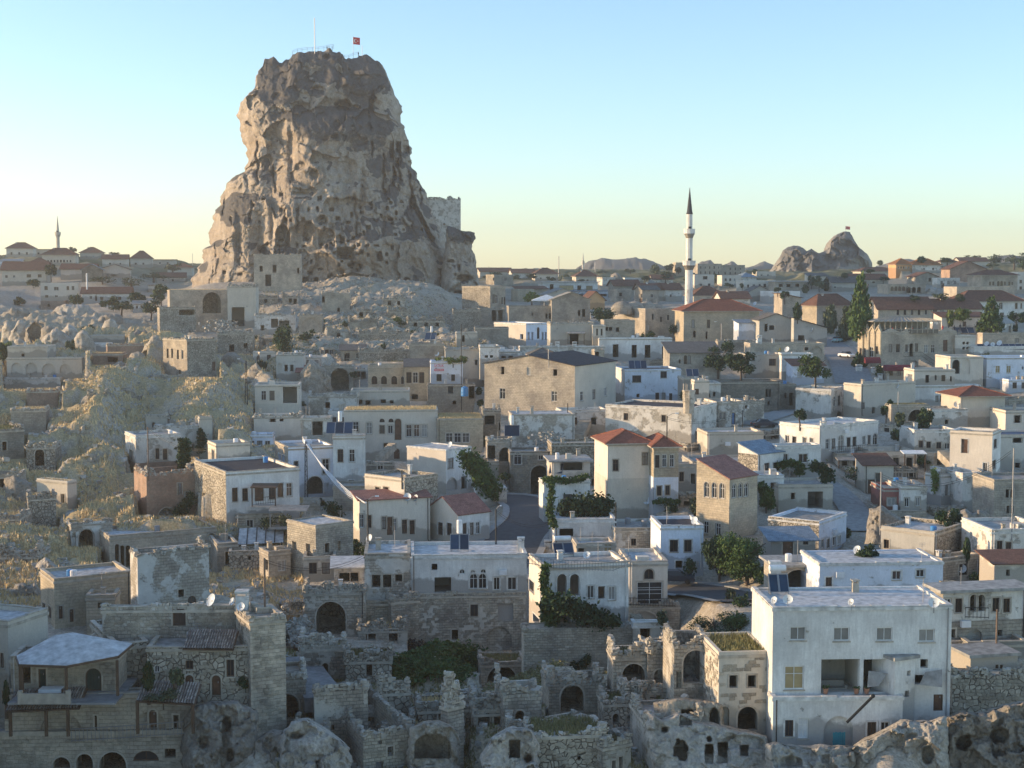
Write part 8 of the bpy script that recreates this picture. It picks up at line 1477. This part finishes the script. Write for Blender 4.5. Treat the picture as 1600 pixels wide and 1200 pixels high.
for i,(x,y,hh,w,D)in enumerate(FT):
 zone='near the great rock' if x<870 else 'between the restaurant and the minaret' if x<1070 else 'behind the mosque hall' if x<1220 else 'below the fort rock' if x<1400 else 'on the right ridge'
 ZC[zone]=ZC.get(zone,0)+1
 T_(f"{'tiny' if hh < 10 else 'small'} hazy {'dark' if i % 2 else 'green'} tree {zone}, {ORD[ZC[zone]]} from the left",x,y,hh,w,D,'round' if i%3 else 'column','leafd' if i%2 else 'leafg',420,'tree',f"far trees {zone}")
T_('dark leafy tree under the yellow tower house',1168,914,84,92,156,'round','leaf',8000,z0=.05);T_('leafy tree left of the larger one by the bluish cube house',1124,908,74,60,160,'round','leafd',4500,z0=.05);T_('dense green bush at the right flank of the yellow tower',1197,802,50,38,186,'round','leaf',2600,z0=.08)
T_('dark green shrubs below the road at the gully head',1118,985,36,100,143,'bush','leafd',3600,'shrub',None,'shrub');T_('dark shrub right of the gully head shrubs',1150,980,30,60,145,'bush','leaf',1800,'shrub',None,'shrub');T_('round dark bush on the grassy ruin',905,1042,26,34,130,'bush','leafd',1500,'shrub',None,'shrub')
T_('purple brown dry bush against the stone front',644,1022,34,58,147,'bush','leafr',2200,'shrub',None,'dry_shrub');T_('leafy tree in the courtyard left of the arched doors',232,1078,46,22,109.5,'column','leafd',1600);T_('fig tree beside the arched doors',275,1078,36,24,109.6,'round','leafg',1000);T_('shrub on the terrace right of the arched doors',384,1070,20,24,109.6,'bush','leafd',800,'shrub',None,'shrub');T_('low potted greenery along the courtyard',255,1086,16,60,109.4,'bush','leafg',1200,'shrub',None,'shrub');T_('dark narrow tree at the left frame edge',10,1100,40,14,105.5,'column','leafd',600)
T_('bush in the yard of the arched house behind dark arch',1385,656,32,22,250,'round','leafd',900);T_('leafy bush right of the dark vaulted arch',1446,668,36,34,250,'bush','leafd',1200,'shrub',None,'shrub');T_('bush left of the arched vault',1406,664,24,18,252,'bush','leafg',500,'shrub',None,'shrub');T_('tree behind the long white house',1250,662,24,20,246,'round','leafd',700);T_('bushes beside the rubble below the arched white houses',1484,820,32,44,184,'bush','leafd',1600,'shrub',None,'shrub');T_('dark shrubs in front of the square grey house',1354,868,26,34,164,'bush','leafd',1200,'shrub',None,'shrub');T_('dark bush between the grey house and the narrow one',1510,876,40,14,160,'column','leafd',500)
M['leafc']=M['leaf']
def bank(label,poly,n,mat,size,hgt,name='creeper_bank',cat='creeper'):
 """leaves heaped over the ground inside a polygon of pixels"""
 r=np.random.RandomState(n);xs=[p[0]for p in poly];ys=[p[1]for p in poly];c0=on_ground(sum(xs)/len(xs),sum(ys)/len(ys));V=[]
 def inside(x,y):
  k=False
  for(a,b),(c,d)in zip(poly,poly[1:]+poly[:1]):
   if(b>y)!=(d>y)and x<(c-a)*(y-b)/(d-b)+a:k=not k
  return k
 G={}
 while len(V)<n:
  x,y=r.uniform(min(xs),max(xs)),r.uniform(min(ys),max(ys))
  if not inside(x,y):continue
  kk=(int(x/3),int(y/3));G[kk]=G.get(kk)or on_ground(kk[0]*3,kk[1]*3+8);g_=G[kk];X,Y=g_[0]+r.normal()*.3,g_[1]+r.normal()*.4;lump=.5+.5*vn(np.array([[X*.45,Y*.45,2.]]))[0];V.append((X,Y,max(g_[2],gzf(X,Y))+hgt*lump*r.uniform(.5,1.1)**.5))
 root=empty(name,c0,label=label,cat=cat);p=np.array(V)-np.array(c0);d=r.normal(size=(n,3));d[:,2]*=.5;d/=np.linalg.norm(d,axis=1)[:,None];t2=np.cross(d,r.normal(size=(n,3)));t2/=np.linalg.norm(t2,axis=1)[:,None];q=size*r.uniform(.6,1.4,n)[:,None];Q=np.stack([p-d*q,p+t2*q*.6,p+d*q,p-t2*q*.6],1)
 me=bpy.data.meshes.new('foliage');me.from_pydata([tuple(v)for v in Q.reshape(-1,3)],[],[tuple(range(k*4,k*4+4))for k in range(n)]);me.materials.append(M[mat]);link('foliage',me,root)
bank('wide dark green creeper bank spreading over the ruins',[(605,1066),(628,1040),(675,1018),(735,1016),(764,1024),(750,1052),(715,1072),(640,1084)],15000,'leafc',.2,1.6)
bank('yellowish weedy slope below the low pointed cellar arch',[(760,1072),(850,1040),(880,1030),(872,1060),(820,1110),(760,1120)],5000,'strawg',.13,.6,'weeds','weeds')
vine('pergola vine in front of the barred white cottage',[(1215,728),(1235,724),(1250,728),(1250,740)],212,'leaf',.25,900,(8,6));vine('vine over the dark yard right of the cottage',[(1270,728),(1285,732),(1295,742),(1290,752)],210,'leafd',.25,1100,(9,9));vine('thin vine on the terrace wall',[(1458,735),(1462,750),(1460,765)],206,'leafy',.2,500,(5,6))
vine('dense vine tumbling down from the small white house to the road',[(726,712,1),(742,726,1.2),(752,742,1.2),(764,758,1.1),(772,772,.8)],213,'leaf',.28,3200,(15,12),depth=1.5)
vine('grape vine draped over the white house by the road',[(850,750),(865,748),(885,752),(905,748),(917,744)],188,'leaf',.2,900,(6,5));vine('tall vine stems on the front of the vine house',[(860,748),(862,775),(858,800),(866,822)],188,'leaf',.22,900,(6,8));vine('dark creeper in the yard of the vine house',[(880,800,1.2),(905,792,1.5),(930,795,1.5),(950,790,1)],188,'leafd',.26,3000,(13,13),depth=2)
vine('ivy strand climbing to the white mansion roof',[(851,968),(853,940),(850,910),(852,885)],152,'leaf',.2,1300,(7,8));vine('thick ivy over the small arch of the white mansion',[(856,945,.8),(880,942,1.2),(905,955,1.3),(935,968,1.2),(958,974,.8)],151.5,'leafd',.22,4200,(18,12),depth=2.5);vine('ivy mass hanging at the left of the small arch',[(858,930,.8),(866,950,1.2),(862,975,.8)],151.8,'leaf',.22,1500,(12,12),depth=1.5)
vine('small plant on the stone base of the arched wing',[(1033,958),(1036,975)],149.8,'leafg',.18,300,(7,6));vine('ivy column on the side of the abandoned white house',[(287,690),(288,710),(286,730)],226,'leafd',.25,1500,(9,9));vine('ivy on the ruined white corner house',[(313,675),(316,690),(312,702)],239,'leafd',.25,900,(6,8));vine('plants at the arched cellar by the block wall',[(275,800),(290,790),(300,775)],195,'leafd',.22,700,(8,10));vine('flowerpots row on the terrace of the ochre bay',[(1022,785),(1038,782),(1062,784)],189,'leaf',.18,500,(5,4));vine('creeper in the yard of the for-sale slope',[(395,790),(520,790)],195,'leafd',.2,10,(4,4))if False else None
vine('dark ivy under the glass-roofed wall',[(516,790,1),(524,798,1),(530,806,.8)],186,'leafd',.22,700,(10,9))
rq=random.Random(8);nsh=0
for _ in range(4000):
 x,y=rq.uniform(400,1600),rq.uniform(500,960)
 if nsh>=46:break
 if y>1199 or CV[int(y),int(x)]!=0 or CV[int(y)-6,int(x)]!=0:continue
 gx_,D_,gz_=on_ground(x,y)
 if D_>520:continue
 nsh+=1;k=rq.choice(('bush','bush','round','column'));hh_=rq.uniform(1.2,2.6)*(1.5 if k=='round' else 1)*F/D_;mt_=rq.choice(('leaf','leafd','leafg','leafd'));col_={'leaf':'green','leafd':'dark green','leafg':'grey-green'}[mt_]
 s=lab_for(x,y,col_,{'bush':'shrub','round':'tree','column':'bush'}[k],0,rq.choice(('little','leafy','scruffy','dusty'))).replace(' windowless','');fillr(x-8,x+8,y-12,y,2)
 if s in SEEN:continue
 SEEN.add(s);tree(s,x,y,hh_,hh_*rq.uniform(.8,1.5),D_,k,mt_,380,{'bush':'shrub','round':'tree','column':'shrub'}[k],'small greenery between the houses',{'bush':'shrub','round':'tree','column':'shrub'}[k],loc=(gx_,D_,gz_))
print('shrubs',nsh)
def on_slope(n,x0,x1,d0,d1,seed,mask=None):
 r=np.random.RandomState(seed);m=n*4;px=r.uniform(x0,x1,m);D=np.exp(r.uniform(math.log(d0),math.log(d1),m));k=mask(px,D,0)if mask else px>-1e9;px,D=px[k][:n],D[k][:n]
 i=np.searchsorted(GFX,px)-1;j=np.searchsorted(GFD,D)-1;x=(px-800)/F/CP*D*.998;tx=(px-GFX[i])/(GFX[i+1]-GFX[i]);ty=(D-GFD[j])/(GFD[j+1]-GFD[j])
 z=(GFZ[j,i]*(1-tx)+GFZ[j,i+1]*tx)*(1-ty)+(GFZ[j+1,i]*(1-tx)+GFZ[j+1,i+1]*tx)*ty;return list(zip(x.tolist(),D.tolist(),z.tolist()))
hm=np.zeros((60,60))
nzf=lambda a,b:vn(np.stack([a*.02,b*.09,a*0+1.],1))
pts_=on_slope(42000,-20,470,150,400,9,lambda a,b,s:nzf(a,b)>-.3);tufts(pts_,.5,M['straw'],'straw_grass',None,.13,label='straw-coloured dry grass on the left slope',kind='stuff')  # dry tufts, with the low sun's gold partly put into their colour
pts_=on_slope(30000,420,1060,96,141,10,lambda a,b,s:nzf(a*3,b)>-.12);tufts(pts_,.32,M['strawg'],'dry_grass',None,.07,label='greenish dry grass among the gully ruins',kind='stuff')
pts_=on_slope(14000,380,760,330,470,12,lambda a,b,s:nzf(a*2,b)>.1);tufts(pts_,.3,M['strawg'],'dry_grass',None,.12,label='thin dry grass on the scree below the great rock',kind='stuff')
r5=random.Random(3)
def rubble(name,lab,n,x0,x1,d0,d1,smin,smax,seed,mats=('stone','stonew')):
 q=MB();rubble_mb(q,[(a,b,c+.05)for a,b,c in on_slope(n,x0,x1,d0,d1,seed,lambda a,b,s:nzf(a*4+50,b*2)>-.1)],smin,smax,r5);o=q.build(name,[M[m]for m in mats]);tag(o,lab,None,None,'stuff')
rubble('scree_rubble','loose rubble on the scree below the great rock',6500,400,760,335,492,.2,.9,21);rubble('gully_rubble','fallen masonry blocks in the gully ruins',3000,420,1060,98,142,.18,.7,22);rubble('slope_rubble','loose stones on the left slope',3400,-20,460,155,330,.2,1.0,23)
q=MB();rubble_mb(q,[(*P(r5.uniform(1008,1064),0,1)[:0],)for _ in()],.3,.8,r5)
def heap(lab,x0,x1,y0,y1,D,n,smin=.25,smax=.8):
 q=MB();sp=[]
 for _ in range(n):
  px=r5.gauss((x0+x1)/2,(x1-x0)/4);py=r5.uniform(y0,y1);t=(y1-py)/(y1-y0);px=(x0+x1)/2+(px-(x0+x1)/2)*(1-.6*t);sp.append(P(px,py,D+t*3))
 rubble_mb(q,sp,smin,smax,r5);o=q.build('rubble_heap',[M['stone'],M['stonew']]);tag(o,lab,None,None,'stuff')
heap('heap of fallen blocks under the black arched ruin',1005,1068,1072,1108,121,420);heap('spill of pale rubble down the gully wall',955,1030,1095,1160,112,520,.15,.5);heap('heap of rubble left of the stone steps',440,500,965,1010,140,260,.2,.6);heap('tumbled blocks beside the wide deep arch',585,625,975,1000,150,120);heap('rubble heap at the foot of the ruined wall',690,790,1078,1108,119,380,.15,.5);heap('fallen wall rubble above the gatehouse',820,895,675,705,236,420,.25,.7);heap('stones below the black pit',590,640,1110,1150,111,300,.15,.5)
heap('loose stones on the broken lean-to roof',300,390,500,518,405,200,.3,1.0);heap('stones and planks heaped beside the hidden arch',480,500,985,1015,143,80,.2,.5)
HZ_ON=True
if HZ_ON:
 q=MB();q.box(-1800,1950,-60,3300,-60,110);t=bpy.data.materials.new('haze');t.use_nodes=True;nt=t.node_tree;nt.nodes.remove(nt.nodes['Principled BSDF']);pv=nt.nodes.new('ShaderNodeVolumePrincipled');pv.inputs['Density'].default_value=.00022;pv.inputs['Color'].default_value=(1,.96,.9,1);pv.inputs['Anisotropy'].default_value=.45;nt.links.new(pv.outputs[0],nt.nodes['Material Output'].inputs['Volume']);o=q.build('haze',t);tag(o,'thin evening haze over the whole valley',None,None,'stuff')
print('objects',len(bpy.data.objects),'tris',sum(len(o.data.polygons)for o in bpy.data.objects if o.type=='MESH'),'time',round(time.time()-T0,1))
